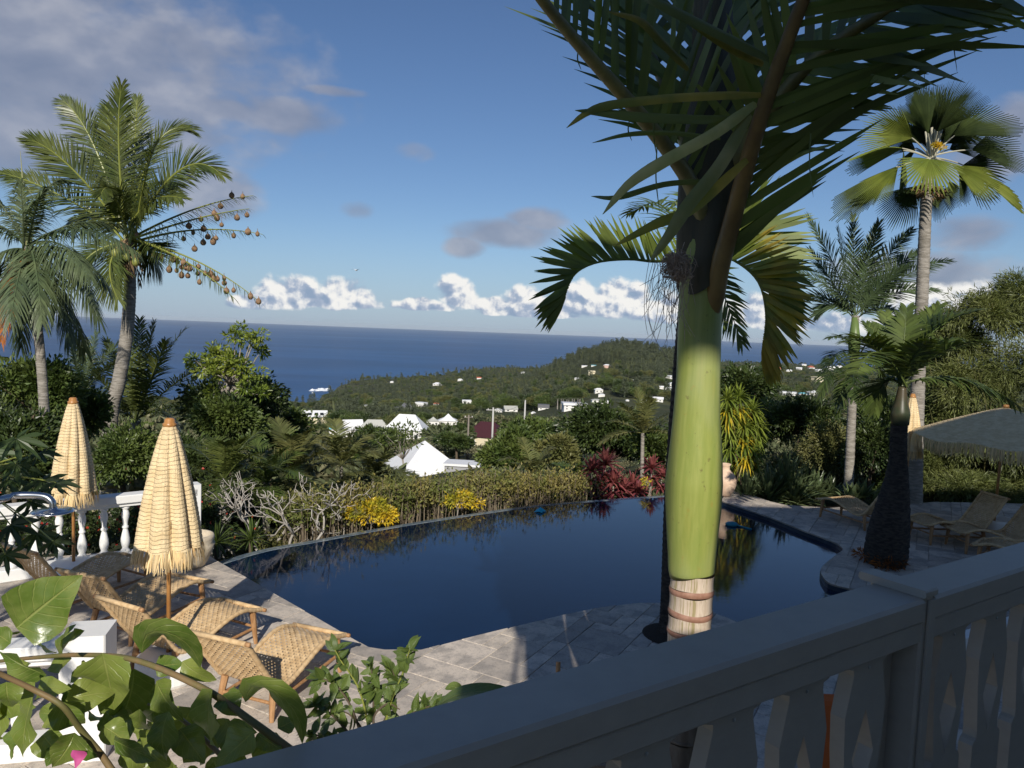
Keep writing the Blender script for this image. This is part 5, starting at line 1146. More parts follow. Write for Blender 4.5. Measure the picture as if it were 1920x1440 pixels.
# bare frangipani
fr = thing('bare_frangipani', 'leafless pale grey frangipani shrub with forked tangled branches', 'shrub', [*G(560, 1040, 0)[:2], -.9])
def branches(g, p, d, L, r, lev, rs):
    q = p+d*L; m_ = (p+q)/2+rs.normal(size=3)*L*.10; g.add(*tube(spline([p, m_, q], 5), np.linspace(r, r*.8, 5), 6, lev == 0))
    if lev == 0: return
    for k in range(rs.integers(2, 4)):
        nd = nrm(d+rs.normal(size=3)*.62+[0, -.05, .05]); branches(g, q, nd, L*rs.uniform(.68, .95), r*.70, lev-1, rs)
for k, (px, py, dx) in enumerate([(490, 1020, -.2), (545, 1015, .1), (590, 1005, .35), (455, 1035, -.6), (520, 990, .5), (645, 985, .2)]):
    rs = np.random.default_rng(60+k); g = Geo(); p = D(px, py, 12.6+.25*k); branches(g, p-[0, 0, .25], nrm(np.array([dx, -.1, .75])), .40, .028, 4, rs); part('branch', g, mat('pale_frangipani_bark', col=(.30, .27, .23), col2=(.42, .39, .35), vscale=6, rough=.85, bump=.3, bscale=30), fr, smooth=True)
g = Geo()
for k in range(26):
    p = D(rng.uniform(430, 700), rng.uniform(900, 1010), 12.9+rng.random()); V, F = leaves(p[None], rng.normal(size=(1, 3))+[0, 0, -.3], .16, .06); g.add(V, F)
part('leaf_scatter', g, ML_olive, fr)
# tall sticks of the dead tree right of it
def rosette(t, c, n, L, w, mt, seed, el=(80, -10), nm='rosette', bend=.35):
    r = np.random.default_rng(seed); g = Geo()
    for k in range(n):
        a = k*2.4+r.uniform(-.2, .2); e = R_(el[0]+(el[1]-el[0])*(k/n)); h = np.array([math.cos(a), math.sin(a), 0]); d = h*math.cos(e)+np.array([0, 0, math.sin(e)]); l = L*r.uniform(.8, 1.1)
        P = bez(c, c+d*l*.55+[0, 0, .06*l], c+d*l-[0, 0, bend*l*math.cos(e)], 5); S = nrm(np.cross(d, [0, 0, 1.])) if abs(d[2]) < .99 else np.array([1., 0, 0]); wp = (w/2*np.array([.5, 1, .95, .6, .03]))[:, None]; N = np.cross(S, d)*wp*.5
        V = np.stack([P-S*wp, P-N, P+S*wp], 1).reshape(-1, 3); b = np.arange(4)*3; g.add(V, np.concatenate([np.stack([b, b+1, b+4, b+3], -1), np.stack([b+1, b+2, b+5, b+4], -1)]))
    part(nm, g, mt, t)
for k, (px, py, s) in enumerate([(1110, 890, 1.), (1135, 878, 1.1), (1098, 918, .8), (1150, 912, 1.), (1122, 920, .9), (1185, 920, 1.), (1168, 925, .8), (1222, 885, .8), (1240, 900, .7), (1196, 930, .7)]):
    c = D(px, py, 18.3+.15*(k % 3))
    t = thing('cordyline', ['tallest burgundy cordyline in the clump left of the green trunk', 'second tallest burgundy cordyline, with a pink heart', 'low burgundy cordyline at the left end of its clump', 'full burgundy cordyline in the middle of the clump', 'burgundy cordyline low in the middle by the pool rim', 'spreading burgundy cordyline at the right of the clump', 'small burgundy cordyline at the pool rim below its neighbours', 'thin reddish cordyline beside the green trunk', 'thin reddish cordyline touching the green trunk outline', 'smallest burgundy cordyline at the pool rim on the right'][k], 'plant', [c[0], c[1], -1.1], 0, 'burgundy cordylines beyond the pool')
    part('stem', tube([[c[0], c[1], -1.2], c], .018, 5), M_wood, t); c = c+[0, 0, .10]; rosette(t, c, 34, .50*s, .085, ML_red, k); rosette(t, c-[0, 0, .25], 22, .46*s, .08, ML_red, k+40, (30, -30))
# spiky rosettes near the frangipani foot
for k, (px, py, lb) in enumerate([(405, 1018, 'spiky green rosette plant at the pool corner by the sandy pot'), (470, 1012, 'spiky green rosette plant under the bare frangipani'), (385, 985, 'spiky rosette plant just right of the front parasol')]):
    c = D(px, py, 11.8+.3*k); t = thing('spiky_plant', lb, 'plant', [c[0], c[1], -.9]); part('stem', tube([[c[0], c[1], -1.], c], .03, 5), M_brown, t); rosette(t, c, 46, .42, .03, ML_mid, 80+k, (85, -25), bend=.15)
# flowering hedge behind the balustrade
g = Geo(); g2 = Geo()
for k in range(16):
    p = np.array([np.interp(k, [0, 15], [-9.2, -4.9]), np.interp(k, [0, 15], [10.3, 12.4]), .1]); V, F, _ = cloud(p, (.5, .4, .75), 700, .075, .035, 700+k, 7); g.add(V, F)
    V, F = leaves(p+rng.normal(size=(22, 3))*[.35, .2, .4]+[0, -.25, .1], rng.normal(size=(22, 3)), .05, .05); g2.add(V, F)
t = thing('flowering_hedge', 'dark green hedge with small red flowers behind the white balustrade', 'hedge', (-7, 11.3, -.6)); part('foliage', g, ML_dark, t, kind='stuff'); part('flowers', g2, leafmat('red_flower', (.45, .03, .02), (.55, .08, .03)), t, kind='stuff')
vt = bush('shadow_edge_vine', 'unseen leafy creeper added on the villa corner to roughen its shadow edge', 'creeper', (.30, -1.1, 7.2), (.30, .35, 2.9), 2600, .11, .07, ML_mid, 907, lumps=34, lr=.16, base=0., trunk=.03)  # out of view, added to break up the straight edge of the house shadow
# tree left of the picture whose crown shades the far loungers
sh_t = bush('shade_tree', 'leafy tree left of the picture that shades the loungers by the balustrade', 'tree', (-5.25, 3.0, 3.95), (1.25, .8, 1.05), 5200, .12, .05, ML_mid, 905, lumps=20, lr=.34, base=0., trunk=.07)
autopalm('shade_palm', 'small palm left of the picture casting frond shadows on the loungers', (-4.5, 2.2, 0), (-4.25, 2.5, 3.35), .07, .06, 9, 1.1, 906, ML_mid, L=.4, w=.03, el=(60, -30), nl=26)
# papaya leaves on the left
pp = thing('papaya_tree', 'papaya tree with large lobed leaves at the left edge before the balustrade', 'tree', [*D(-150, 1100, 7.5)[:2], 0])
w0 = wloc(pp); ctop = D(-70, 900, 7.5); part('trunk', tube([w0, w0*.5+ctop*.5, ctop], [.06, .05, .04], 10), M_bark, pp, smooth=True)
ML_pap = leafmat('papaya_leaf', (.030, .055, .018), (.055, .085, .028), rough=.45)
for k, (px, py, s, nn_) in enumerate([(30, 822, .30, (0, -.5, 1)), (80, 900, .30, (.3, -.4, 1)), (15, 900, .32, (0, -.6, .8)), (60, 940, .26, (.3, -.4, .7)), (105, 905, .24, (.2, -.2, 1)), (20, 985, .30, (-.1, -.7, .7)), (70, 1000, .26, (.2, -.6, .7)), (-20, 850, .3, (0, -.6, 1)), (100, 1015, .2, (.2, -.6, .7)), (30, 870, .28, (.1, -.3, 1)), (75, 850, .22, (0, -.3, 1)), (10, 1040, .24, (.2, -.6, .7))]):
    c = D(px, py, 7.2+.12*(k % 4)); s = s*1.05; A = nrm(np.array([.9, -.1, -.35+rng.normal()*.2])); g = Geo()
    N_ = nrm(np.array(nn_, float)-A*np.dot(A, nn_)); S = np.cross(A, N_)
    V = [c]; 
    for q in range(7):
        a0_ = (q-3)*.62; ln = s*(1-.09*abs(q-3))
        for da, rr4 in ((-.30, .36), (-.16, .62), (-.13, .72), (0, 1.), (.13, .72), (.16, .62)): a_ = a0_+da; dd = A*math.cos(a_)+S*math.sin(a_); V.append(c+dd*ln*rr4+N_*.02*math.sin(q*2+da*9)-np.array([0, 0, .18*ln*rr4**2]))
    V.append(c-A*.03); n_ = len(V); part('leaf', (np.array(V), np.array([[0, q, q+1] for q in range(1, n_-1)])), ML_pap, pp, smooth=False)
    part('leaf_stalk', tube(bez(ctop, (ctop+c)/2+[0, 0, .1], c, 7), .007, 5), M_rach, pp)
# ---------------------------------------------------------------- right side planting
t = thing('dracaena', 'tall dracaena with drooping yellow green strap leaves right of the green trunk', 'shrub', [*D(1383, 930, 18.)[:2], -.3])
for k, (px, py) in enumerate([(1385, 745), (1410, 770), (1365, 775), (1395, 800), (1420, 800), (1370, 820), (1400, 835), (1380, 860), (1415, 850), (1365, 750), (1355, 800)]):
    c = D(px, py, 18+.25*math.sin(k*2.)); part('cane', tube(spline([wloc(t), (wloc(t)+c)/2+[.1, 0, 0], c], 7), .025, 5), M_brown, t); rosette(t, c, 62, .46, .045, ML_lime, 120+k, (80, -45), bend=.5); rosette(t, c-[0, 0, .3], 40, .44, .045, ML_lime if k % 3 else ML_gold, 150+k, (40, -60), bend=.6)
ds = [(1440, 900, .95), (1475, 880, 1.1), (1510, 905, 1.), (1400, 905, .8), (1455, 925, .8), (1530, 925, .8), (1490, 930, .9), (1420, 930, .7), (1555, 935, .6)]
lbs = ['leftmost', 'second from left', 'third from left', 'fourth from left', 'fifth from left', 'sixth from left', 'seventh from left', 'eighth from left', 'rightmost']
order = sorted(range(len(ds)), key=lambda i: ds[i][0])
for rk, i in enumerate(order):
    px, py, s = ds[i]; c = D(px, min(py+20, 945), 17.3+.3*(i % 3)); c[2] = max(c[2]-.25, -.2)
    t = thing('strap_leaf_plant', lbs[rk]+' of the dark strap leaved clumps behind the far deck', 'plant', [c[0], c[1], -.25], 0, 'strap leaved clumps'); rosette(t, c, 60, .95*s, .085, ML_strap, 200+i, (88, 5), bend=.2, nm='leaf_rosette')
for k, (px, py) in enumerate([(1595, 925), (1615, 915), (1640, 930)]):
    c = D(px, py+20, 16.6); t = thing('broad_leaf_plant', ['low', 'upright', 'spreading'][k]+' broad leaved plant behind the pale lounger, beside the white palm trunk', 'plant', [c[0], c[1], -.25]); rosette(t, c, 16, .5, .14, ML_strap, 230+k, (80, 20), bend=.1, nm='leaf_rosette')
# bamboo thicket
bt = thing('bamboo_thicket', 'dense arching bamboo thicket filling the right edge behind the loungers', 'bamboo', [*D(1860, 900, 19)[:2], -.3]); g = Geo(); sg = Geo()
for k, (px, py, rx, ry, d) in enumerate([(1850, 600, 95, 85, 19), (1920, 570, 90, 80, 19), (1790, 640, 60, 75, 19.5), (1820, 730, 90, 80, 19), (1930, 700, 90, 90, 18.5), (1770, 790, 70, 80, 19.5), (1850, 830, 110, 80, 19), (1960, 850, 100, 90, 18.5), (1740, 880, 60, 70, 19.5), (1800, 920, 100, 50, 18.8), (1930, 930, 110, 60, 18.4), (2040, 700, 110, 200, 19), (1760, 700, 40, 60, 20)]):
    V, F, _ = cloud(D(px, py, d), (px2m(rx, d), .9, px2m(ry, d)), 9500, .16, .022, 800+k, 30, .34, .5); g.add(V, F)
for k in range(70):
    x = rng.uniform(1740, 2020); p = D(x, 960, 19.3+rng.random()); q = D(x+rng.normal()*40, np.interp(x, [1740, 1850, 1920, 2050], [600, 540, 500, 500])+rng.uniform(40, 200), 19+rng.normal()*.5); sg.add(*tube(bez(p, (p+q)/2+[0, .2, .8], q, 8), np.linspace(.022, .006, 8), 4, False))
part('foliage', g, ML_bam, bt, kind='stuff'); part('canes', sg, mat('bamboo_cane', col=(.16, .15, .06), rough=.5), bt, kind='stuff')
g = Geo()
for k, (px, py, rx, ry, d) in enumerate([(1700, 900, 70, 90, 20), (1650, 820, 70, 90, 21), (1880, 900, 160, 100, 20.5), (1760, 820, 90, 120, 21)]):
    V, F, _ = cloud(D(px, py, d), (px2m(rx, d), .8, px2m(ry, d)), 5000, .15, .06, 840+k, 14); g.add(V, F)
t = thing('shrub_bank', 'dark bank of shrubs behind the loungers on the right, under the bamboo', 'shrubs', [*D(1760, 950, 20.5)[:2], -.3]); part('foliage', g, ML_dark, t, kind='stuff')
# ---------------------------------------------------------------- citrus shrub under the railing, leaves one by one
def leafmesh(L=1., w=.5, curl=.12, fold=.18, nu=6, wave=.0, seed=0, heart=False):
    V = []; UV = []
    for i in range(nu+1):
        u = i/nu
        hw = w/2*math.sin(math.pi*u**(.72 if not heart else .60))**.85 if 0 < u < 1 else 0
        for j in (-1, -.5, 0, .5, 1):
            V.append((j*hw, u*L, -curl*L*(u-.35)**2*2+fold*abs(j)*hw*2*(.5)+wave*math.sin(u*9+seed+j)*abs(j)*hw)); UV.append((j*.5+.5, u))
    F = [[i*5+j, i*5+j+1, i*5+5+j+1, i*5+5+j] for i in range(nu) for j in range(4)]
    return np.array(V), np.array(F), np.array(UV)
def veinfn(base, hi, lo):
    def f(t, vec, c, p):
        uv = t.new('ShaderNodeUVMap').outputs[0]; s = t.new('ShaderNodeSeparateXYZ'); t.put(s.inputs[0], uv); x = t.m('ABSOLUTE', t.m('SUBTRACT', s.outputs[0], .5)); y = s.outputs[1]
        mid = t.smooth(x, .030, .008); w = t.m('SINE', t.m('MULTIPLY', t.m('SUBTRACT', y, t.m('MULTIPLY', x, .55)), 46.)); side = t.m('MULTIPLY', t.smooth(w, .88, .99), .45)
        v = t.m('MAXIMUM', mid, side); oi = t.new('ShaderNodeObjectInfo'); n = t.noise(vec, 24, 4, .6)
        a = t.mix(oi.outputs['Random'], base, lo); a = t.mix(t.m('MULTIPLY', t.smooth(n, .35, .7), .35), a, hi); a = t.mix(t.m('MULTIPLY', v, .6), a, hi)
        b = t.new('ShaderNodeBump'); b.inputs['Strength'].default_value = .5; b.inputs['Distance'].default_value = .004; b.invert = True
        t.put(b.inputs['Height'], t.m('ADD', v, t.m('MULTIPLY', t.noise(vec, 60, 3, .6), .4))); t.l.new(b.outputs[0], p.inputs['Normal']); return a
    return f
M_citrus = mat('citrus_leaf', veinfn((.10, .15, .028), (.22, .26, .07), (.05, .09, .02)), rough=.33, spec=.55, trans=.18)
M_boug = mat('bougainvillea_leaf', veinfn((.21, .255, .050), (.36, .38, .12), (.085, .15, .022)), rough=.30, spec=.5, trans=.30)
cm = [make_mesh('leaf', *leafmesh(1, .46, c_, .2, 4), None) if False else None for c_ in (.1,)]
cms = []
for c_, f_ in ((.10, .25), (.3, .15), (-.05, .35)):
    V, F, UV = leafmesh(1, .46, c_, f_, 4); cms.append(make_mesh('leaf', V, F, M_citrus, True, UV))
def put_leaf(me, parent, base, d, nn_, L, name='leaf'):
    d = nrm(d); nn_ = np.array(nn_, float); nn_ = nrm(nn_-d*np.dot(nn_, d)); s = np.cross(d, nn_)
    o_ = bpy.data.objects.new(name, me); COL.objects.link(o_); o_.parent = parent; b = base-wloc(parent)
    o_.matrix_local = Matrix(((s[0]*L, d[0]*L, nn_[0]*L, b[0]), (s[1]*L, d[1]*L, nn_[1]*L, b[1]), (s[2]*L, d[2]*L, nn_[2]*L, b[2]), (0, 0, 0, 1))); return o_
dc = 2.75; cb = D(690, 1420, dc); ct_ = thing('citrus_shrub', 'glossy leaved citrus shrub rising just beyond the railing, in full sun', 'shrub', [cb[0], cb[1]+.1, 0])
stems = [[(700, 1440), (690, 1360), (672, 1290), (640, 1240), (628, 1218)], [(710, 1440), (720, 1370), (735, 1310), (755, 1262), (768, 1218)], [(700, 1420), (700, 1340), (700, 1290), (695, 1245)], [(690, 1430), (650, 1370), (610, 1330), (590, 1320)], [(720, 1420), (760, 1350), (790, 1330), (815, 1322)], [(690, 1420), (660, 1330), (630, 1285), (598, 1270)], [(700, 1400), (730, 1330), (745, 1290), (735, 1255)], [(690, 1430), (640, 1400), (600, 1380), (570, 1375)], [(700, 1430), (680, 1370), (655, 1340), (625, 1330)], [(720, 1400), (700, 1350), (725, 1320), (750, 1330)]]
part('stem', tube([wloc(ct_)-[0, 0, .02], D(705, 1600, dc+.15), D(700, 1430, dc)], [.03, .025, .02], 8), M_brown, ct_)
nl_ = 0
for k, st in enumerate(stems):
    dd = dc+rng.uniform(-.12, .12); P = spline([D(x, y, dd) for x, y in st], 24); part('stem', tube(P, np.linspace(.006, .002, 24), 5), M_rach if k < 2 else M_brown, ct_)
    for q in range(7, 24):
        for _ in range(2 if q < 21 else 3):
            if nl_ >= 290: break
            nl_ += 1; tdir = nrm(P[min(q+1, 23)]-P[q-1]); dr = nrm(tdir*.5+rng.normal(size=3)*.7); nn_ = np.array([0, -.45, .9])+rng.normal(size=3)*.45
            put_leaf(cms[nl_ % 3], ct_, P[q], dr, nn_, rng.uniform(.042, .078))
# ---------------------------------------------------------------- bougainvillea branch close to the lens
def B3(x, y): return x/2.8235, 980+y/2.8235
bv = thing('bougainvillea', 'bougainvillea branch with big heart shaped leaves leaning in at the lower left', 'plant', D(60, 1500, 1.15)-[0, 0, .3])
M_bst = mat('bougainvillea_stem', col=(.13, .12, .04), col2=(.20, .13, .06), vscale=20, rough=.6)
def stem(pts, r0, r1):
    P = spline([D(*B3(x, y), dd) for x, y, dd in pts], 40); part('stem', tube(P, np.linspace(r0, r1, 40), 8), M_bst, bv, smooth=True); return P
stem([(-60, 740, 1.3), (180, 715, 1.22), (440, 700, 1.16), (720, 728, 1.1), (1080, 880, 1.05), (1330, 1050, 1.02), (1540, 1205, 1.0), (1700, 1330, .98)], .003, .0062)
stem([(-80, 760, .98), (0, 800, 1.), (190, 890, 1.02), (330, 970, 1.02), (430, 1100, 1.04), (530, 1220, 1.05), (640, 1380, 1.05)], .0035, .005)
stem([(780, 960, 1.25), (900, 1000, 1.2), (1020, 1090, 1.15), (1200, 1260, 1.1)], .002, .004)
BL = [(80,560,425,285,320,1.05),(300,700,350,535,110,1.2),(320,665,445,570,110,1.22),(290,700,140,600,90,1.2),(245,810,-20,690,170,1.1),(545,690,610,985,280,1.1),(345,935,610,885,165,1.08),(165,925,95,1255,200,1.0),(300,960,440,1090,190,1.06),(190,880,345,870,120,1.08),(30,850,50,1000,150,1.1),
      (400,1115,290,1310,180,1.02),(545,1075,690,1170,130,1.1),(600,1150,825,1265,120,1.05),(650,1200,770,1300,120,1.1),(720,790,640,1120,230,1.2),(820,840,950,1060,170,1.15),(960,740,1135,860,110,1.12),(820,760,975,745,110,1.14),(730,1000,760,1140,110,1.08),(880,1000,830,1270,190,1.1),
      (1110,890,1090,1210,210,1.02),(1180,905,1260,1010,150,1.04),(1345,1105,1140,1290,180,.98),(950,1090,1080,1270,160,1.12),(1360,1120,1500,1210,100,1.02),(1470,1090,1610,1020,110,1.06),(1240,860,1210,980,90,1.1),(440,1180,560,1260,110,1.1),(0,560,100,600,80,1.2),(60,640,-60,560,110,1.15),
      (480,770,360,840,110,1.22),(620,770,500,940,150,1.25),(900,900,740,1080,180,1.28),(1020,980,900,1180,170,1.25),(1200,1050,1280,1260,170,1.2),(660,1010,560,1180,170,1.28),(420,940,300,1060,150,1.25),(220,1120,330,1250,150,1.25),(1400,1150,1420,1290,140,1.15),(1100,1100,980,1290,170,1.2),(760,1180,900,1310,150,1.2),(0,1000,-40,1180,140,1.2),(560,1000,700,1120,150,1.2),(150,740,60,820,110,1.18),(380,720,250,780,100,1.2)]
def bigleaf(x0, y0, x1, y1, w, dd, k, arc=0.):
    A = D(*B3(x0, y0), dd); T = D(*B3(x1, y1), dd+rng.uniform(-.04, .03)); L = np.linalg.norm(T-A); W_ = w/2.8235*dd/1400; d = nrm(T-A)
    V, F, UV = leafmesh(1, W_/L*1.08, rng.uniform(-.1, .40), rng.uniform(.05, .45), 8, .34, k, True)
    nn_ = np.array([rng.normal()*.55, -1.0, .5+rng.normal()*.6]); nn_ = nrm(nn_-d*np.dot(nn_, d)); s = np.cross(d, nn_)
    Vw = A+V[:, :1]*s*L+V[:, 1:2]*d*L+V[:, 2:3]*nn_*L; return part('leaf', (Vw, F), M_boug, bv, smooth=True, uv=UV)
for k, a in enumerate(BL): bigleaf(*a, k)
rb = np.random.default_rng(21)
for k in range(46):
    x = rb.uniform(-40, 1500); y = np.interp(x, [0, 700, 1500], [760, 800, 1180])+rb.uniform(10, 420)
    if y > 1330: continue
    l_ = rb.uniform(80, 190); a_ = rb.uniform(0, 6.28); bigleaf(x, y, x+l_*math.cos(a_), y+l_*abs(math.sin(a_)), l_*rb.uniform(.6, .9), rb.uniform(1.15, 1.45), 200+k)
def archleaf(P, w, dd):
    Pw = spline([D(*B3(x, y), dd+dz_) for x, y, dz_ in P], 10); T = nrm(np.gradient(Pw, axis=0)); S = nrm(np.cross(T, np.array([.2, -.9, -.5]))); V = []; UV = []
    for i in range(10):
        u = i/9; hw = w/2.8235*dd/1400/2*(math.sin(math.pi*min(u**.7, 1))**.8 if 0 < u < 1 else 0.02); N = np.cross(S[i], T[i])
        for j in (-1, -.5, 0, .5, 1): V.append(Pw[i]+S[i]*j*hw+N*(.30*abs(j)*hw)*(-1)); UV.append((j*.5+.5, u))
    F = [[i*5+j, i*5+j+1, i*5+5+j+1, i*5+5+j] for i in range(9) for j in range(4)]; part('leaf', (np.array(V), np.array(F)), M_boug, bv, smooth=True, uv=np.array(UV))
archleaf([(750, 690, 0), (770, 600, -.02), (850, 575, -.04), (950, 610, -.03), (1030, 690, 0), (1060, 770, .02)], 165, 1.08)
archleaf([(1300, 950, 0), (1330, 870, -.02), (1430, 880, -.04), (1530, 960, -.03), (1590, 1070, 0), (1600, 1170, .02)], 150, 1.0)
V, F, UV = leafmesh(1, .9, .4, .5, 6, .3, 2, True); A = D(*B3(405, 1200), 1.0); d = nrm(np.array([.1, 0, -1])); s = np.array([1., 0, .1]); nn_ = np.cross(s, d)
part('pink_bract', (A+V[:, :1]*s*.024+V[:, 1:2]*d*.024+V[:, 2:3]*nn_*.024, F), mat('magenta_bract', col=(.62, .10, .32), rough=.6, trans=.3), bv, smooth=True, uv=UV)
for k, (px, py) in enumerate([(855, 1298), (895, 1318)]):       # leaf tips over the rail
    pass
lt_ = thing('large_leaf_plant', 'large dark glossy leaf curving up just beyond the top rail', 'plant', [*D(900, 1420, 2.0)[:2], 0])
part('stem', tube([wloc(lt_), D(880, 1450, 2.0), D(862, 1330, 1.9)], [.02, .012, .006], 7), M_brown, lt_)
def wleaf(P, w, mt):
    Pw = spline(P, 12); T = nrm(np.gradient(Pw, axis=0)); S = nrm(np.cross(T, np.array([0, -.5, 1.]))); V = []; UV = []
    for i in range(12):
        u = i/11; hw = w/2*(math.sin(math.pi*u**.8)**.7 if 0 < u < 1 else .01); N = np.cross(S[i], T[i])
        for j in (-1, -.5, 0, .5, 1): V.append(Pw[i]+S[i]*j*hw+N*.25*abs(j)*hw); UV.append((j*.5+.5, u))
    F = [[i*5+j, i*5+j+1, i*5+5+j+1, i*5+5+j] for i in range(11) for j in range(4)]; part('leaf', (np.array(V), np.array(F)), mt, lt_, smooth=True, uv=np.array(UV))
wleaf([D(818, 1322, 1.95), D(860, 1303, 1.9), D(920, 1296, 1.85), D(1000, 1310, 1.8)], .05, M_citrus); wleaf([D(868, 1300, 1.95), D(852, 1288, 1.95), D(834, 1292, 1.95)], .03, M_citrus)
# ---------------------------------------------------------------- far houses
M_w1 = mat('white_render', col=(.72, .70, .66), rough=.8, var=.05, vscale=.5)
M_w2 = mat('cream_render', col=(.66, .58, .40), rough=.8, var=.05, vscale=.5)
M_w3 = mat('pink_render', col=(.62, .42, .34), rough=.8); M_w4 = mat('grey_render', col=(.32, .32, .33), rough=.8)
def rooffn(base, k=.9):
    def f(t, vec, c, p):
        w = t.new('ShaderNodeTexWave'); w.inputs['Scale'].default_value = k; w.bands_direction = 'X'; t.put(w.inputs['Vector'], vec); w.inputs['Distortion'].default_value = .0
        n = t.noise(vec, .6, 4, .6); a = t.mix(t.m('MULTIPLY', t.smooth(n, .5, .75), .3), base, tuple(q*.65 for q in base))
        b = t.new('ShaderNodeBump'); b.inputs['Strength'].default_value = .2; b.inputs['Distance'].default_value = .03; t.put(b.inputs['Height'], w.outputs[1]); t.l.new(b.outputs[0], p.inputs['Normal']); return a
    return f
M_r1 = mat('white_sheet_roof', rooffn((.74, .74, .74)), rough=.5); M_r2 = mat('pale_grey_roof', rooffn((.42, .42, .38)), rough=.6); M_r3 = mat('maroon_roof', rooffn((.060, .018, .022)), rough=.55)
M_r4 = mat('dark_grey_roof', rooffn((.12, .12, .13)), rough=.6); M_r5 = mat('terracotta_roof', rooffn((.42, .12, .07)), rough=.7); M_r6 = mat('cyan_sheet_roof', rooffn((.16, .45, .52)), rough=.5)
M_win = mat('dark_window_glass', col=(.02, .025, .03), rough=.12, spec=.6); M_shut = mat('brown_shutter', col=(.16, .06, .04), rough=.6); M_frame = mat('white_window_frame', col=(.7, .7, .68), rough=.6)
HOUSEW = {}; HOUSEH = {}
def house_(name, label, px, py, wpx, hpx, rpx, rz=0., wall=None, roof=None, kind='gable', dep=.8, nwin=3, d=None, floors=1, group='houses on the slope', cat='house'):
    if d is None: b = Tp(px, py)
    else: b = D(px, py, d); 
    b = np.array(b); dd = b[1]; m_ = dd/1400; w, h, rh = wpx*m_, hpx*m_, rpx*m_; dp = w*dep
    t = thing(name, label, cat, b, rz, group); HOUSEW[tuple(np.round(np.array(t.location), 2))] = (wpx*.62)/1400; HOUSEH[tuple(np.round(np.array(t.location), 2))] = (hpx+rpx)/1400
    part('wall', box(-w/2, -dp/2, -2.5, w/2, dp/2, h), wall or M_w1, t, local=True)
    o_ = .045*w; x, y = w/2+o_, dp/2+o_; e = .02*w
    if kind == 'gable':      # ridge along x
        V = [(-x, -y, h-.0), (x, -y, h), (x, y, h), (-x, y, h), (-x, 0, h+rh), (x, 0, h+rh)]; F = [np.array([[0, 1, 5, 4], [2, 3, 4, 5], [3, 2, 1, 0]]), np.array([[0, 4, 3], [1, 2, 5]])]
    elif kind == 'gabley':   # ridge along y, gable to the viewer
        V = [(-x, -y, h), (x, -y, h), (x, y, h), (-x, y, h), (0, -y, h+rh), (0, y, h+rh)]; F = [np.array([[1, 2, 5, 4], [3, 0, 4, 5], [3, 2, 1, 0]]), np.array([[0, 1, 4], [2, 3, 5]])]
    elif kind == 'hip':
        k = w*.22; V = [(-x, -y, h), (x, -y, h), (x, y, h), (-x, y, h), (-k, 0, h+rh), (k, 0, h+rh)]; F = [np.array([[0, 1, 5, 4], [2, 3, 4, 5], [3, 2, 1, 0]]), np.array([[0, 4, 3], [1, 2, 5]])]
    elif kind == 'pyr':
        V = [(-x, -y, h), (x, -y, h), (x, y, h), (-x, y, h), (0, 0, h+rh)]; F = [np.array([[3, 2, 1, 0]]), np.array([[0, 1, 4], [1, 2, 4], [2, 3, 4], [3, 0, 4]])]
    elif kind == 'tent':
        V = [(-x, -y, h), (x, -y, h), (x, y, h), (-x, y, h)]; V += [(a*.45, b_*.45, h+rh*.38) for a, b_ in ((-x, -y), (x, -y), (x, y), (-x, y))]+[(0, 0, h+rh)]
        F = [np.array([[0, 1, 5, 4], [1, 2, 6, 5], [2, 3, 7, 6], [3, 0, 4, 7], [3, 2, 1, 0]]), np.array([[4, 5, 8], [5, 6, 8], [6, 7, 8], [7, 4, 8]])]
    else: V, F = box(-x, -y, h, x, y, h+max(rh, .3)); F = [F]
    part('roof', (np.array(V), F), roof or M_r1, t, local=True)
    if nwin and wpx >= 8:
        fl = h/floors
        for f in range(floors):
            for k in range(nwin):
                cx = (k+.5)/nwin*w-w/2; ww, wh = w/nwin*.34, fl*.42; cz = fl*(f+.52)
                fr_ = part('window', box(cx-ww/2, -dp/2-.06, cz-wh/2, cx+ww/2, -dp/2+.02, cz+wh/2), M_frame, t, local=True)
                part('pane', box(cx-ww/2*.86, -dp/2-.075, cz-wh/2*.86, cx+ww/2*.86, -dp/2-.03, cz+wh/2*.86), M_win, fr_, local=True)
    return t
# near cluster
hs_ = house_('gabled_shed', 'big bright white pyramid roofed shed just below the hedge', 794, 912, 158, 18, 70, R_(24), None, M_r1, 'pyr', 1.0, 0, d=105, cat='shed')
w, m_ = 148*105/1400, 105/1400
hs2 = house_('lean_to', 'low white flat roofed annex with dark front right of the gabled shed', 868, 900, 64, 30, 3, R_(-6), M_w4, M_r1, 'flat', .7, 0, d=100, cat='annex')
t = house_('white_house', 'white two storey house with wide hipped roof and brown shutter, centre of the cluster', 762, 830, 70, 27, 27, R_(-5), None, M_r1, 'hip', .7, 3, d=250, floors=1)
house_('long_house', 'long pale grey roofed building left of the wide white roof', 702, 826, 62, 18, 22, R_(8), M_w1, M_r2, 'hip', .6, 3, d=265)
house_('gabled_house', 'white gabled house left of the long pale grey roof', 660, 822, 36, 18, 18, R_(28), None, M_r1, 'gable', .9, 2, d=270)
house_('cyan_roofed_house', 'small house with a cyan sheet roof below the block of flats', 632, 812, 30, 9, 11, R_(15), None, M_r6, 'hip', .8, 2, d=285)
t = house_('block_of_flats', 'cream block of flats with steep roof and solar panels', 590, 797, 42, 17, 11, R_(18), M_w2, M_r1, 'gable', .8, 4, d=380, floors=2, cat='apartment block')
m_ = 380/1400
for k, x in enumerate((-10, 2, 12)):
    part('solar_panel', obox((x*m_, -12*m_, 22.5*m_), (3.2*m_, 0, 0), (0, 2.6*m_, 2.6*m_*.6), (0, -.1, .15)), M_win, t, local=True)
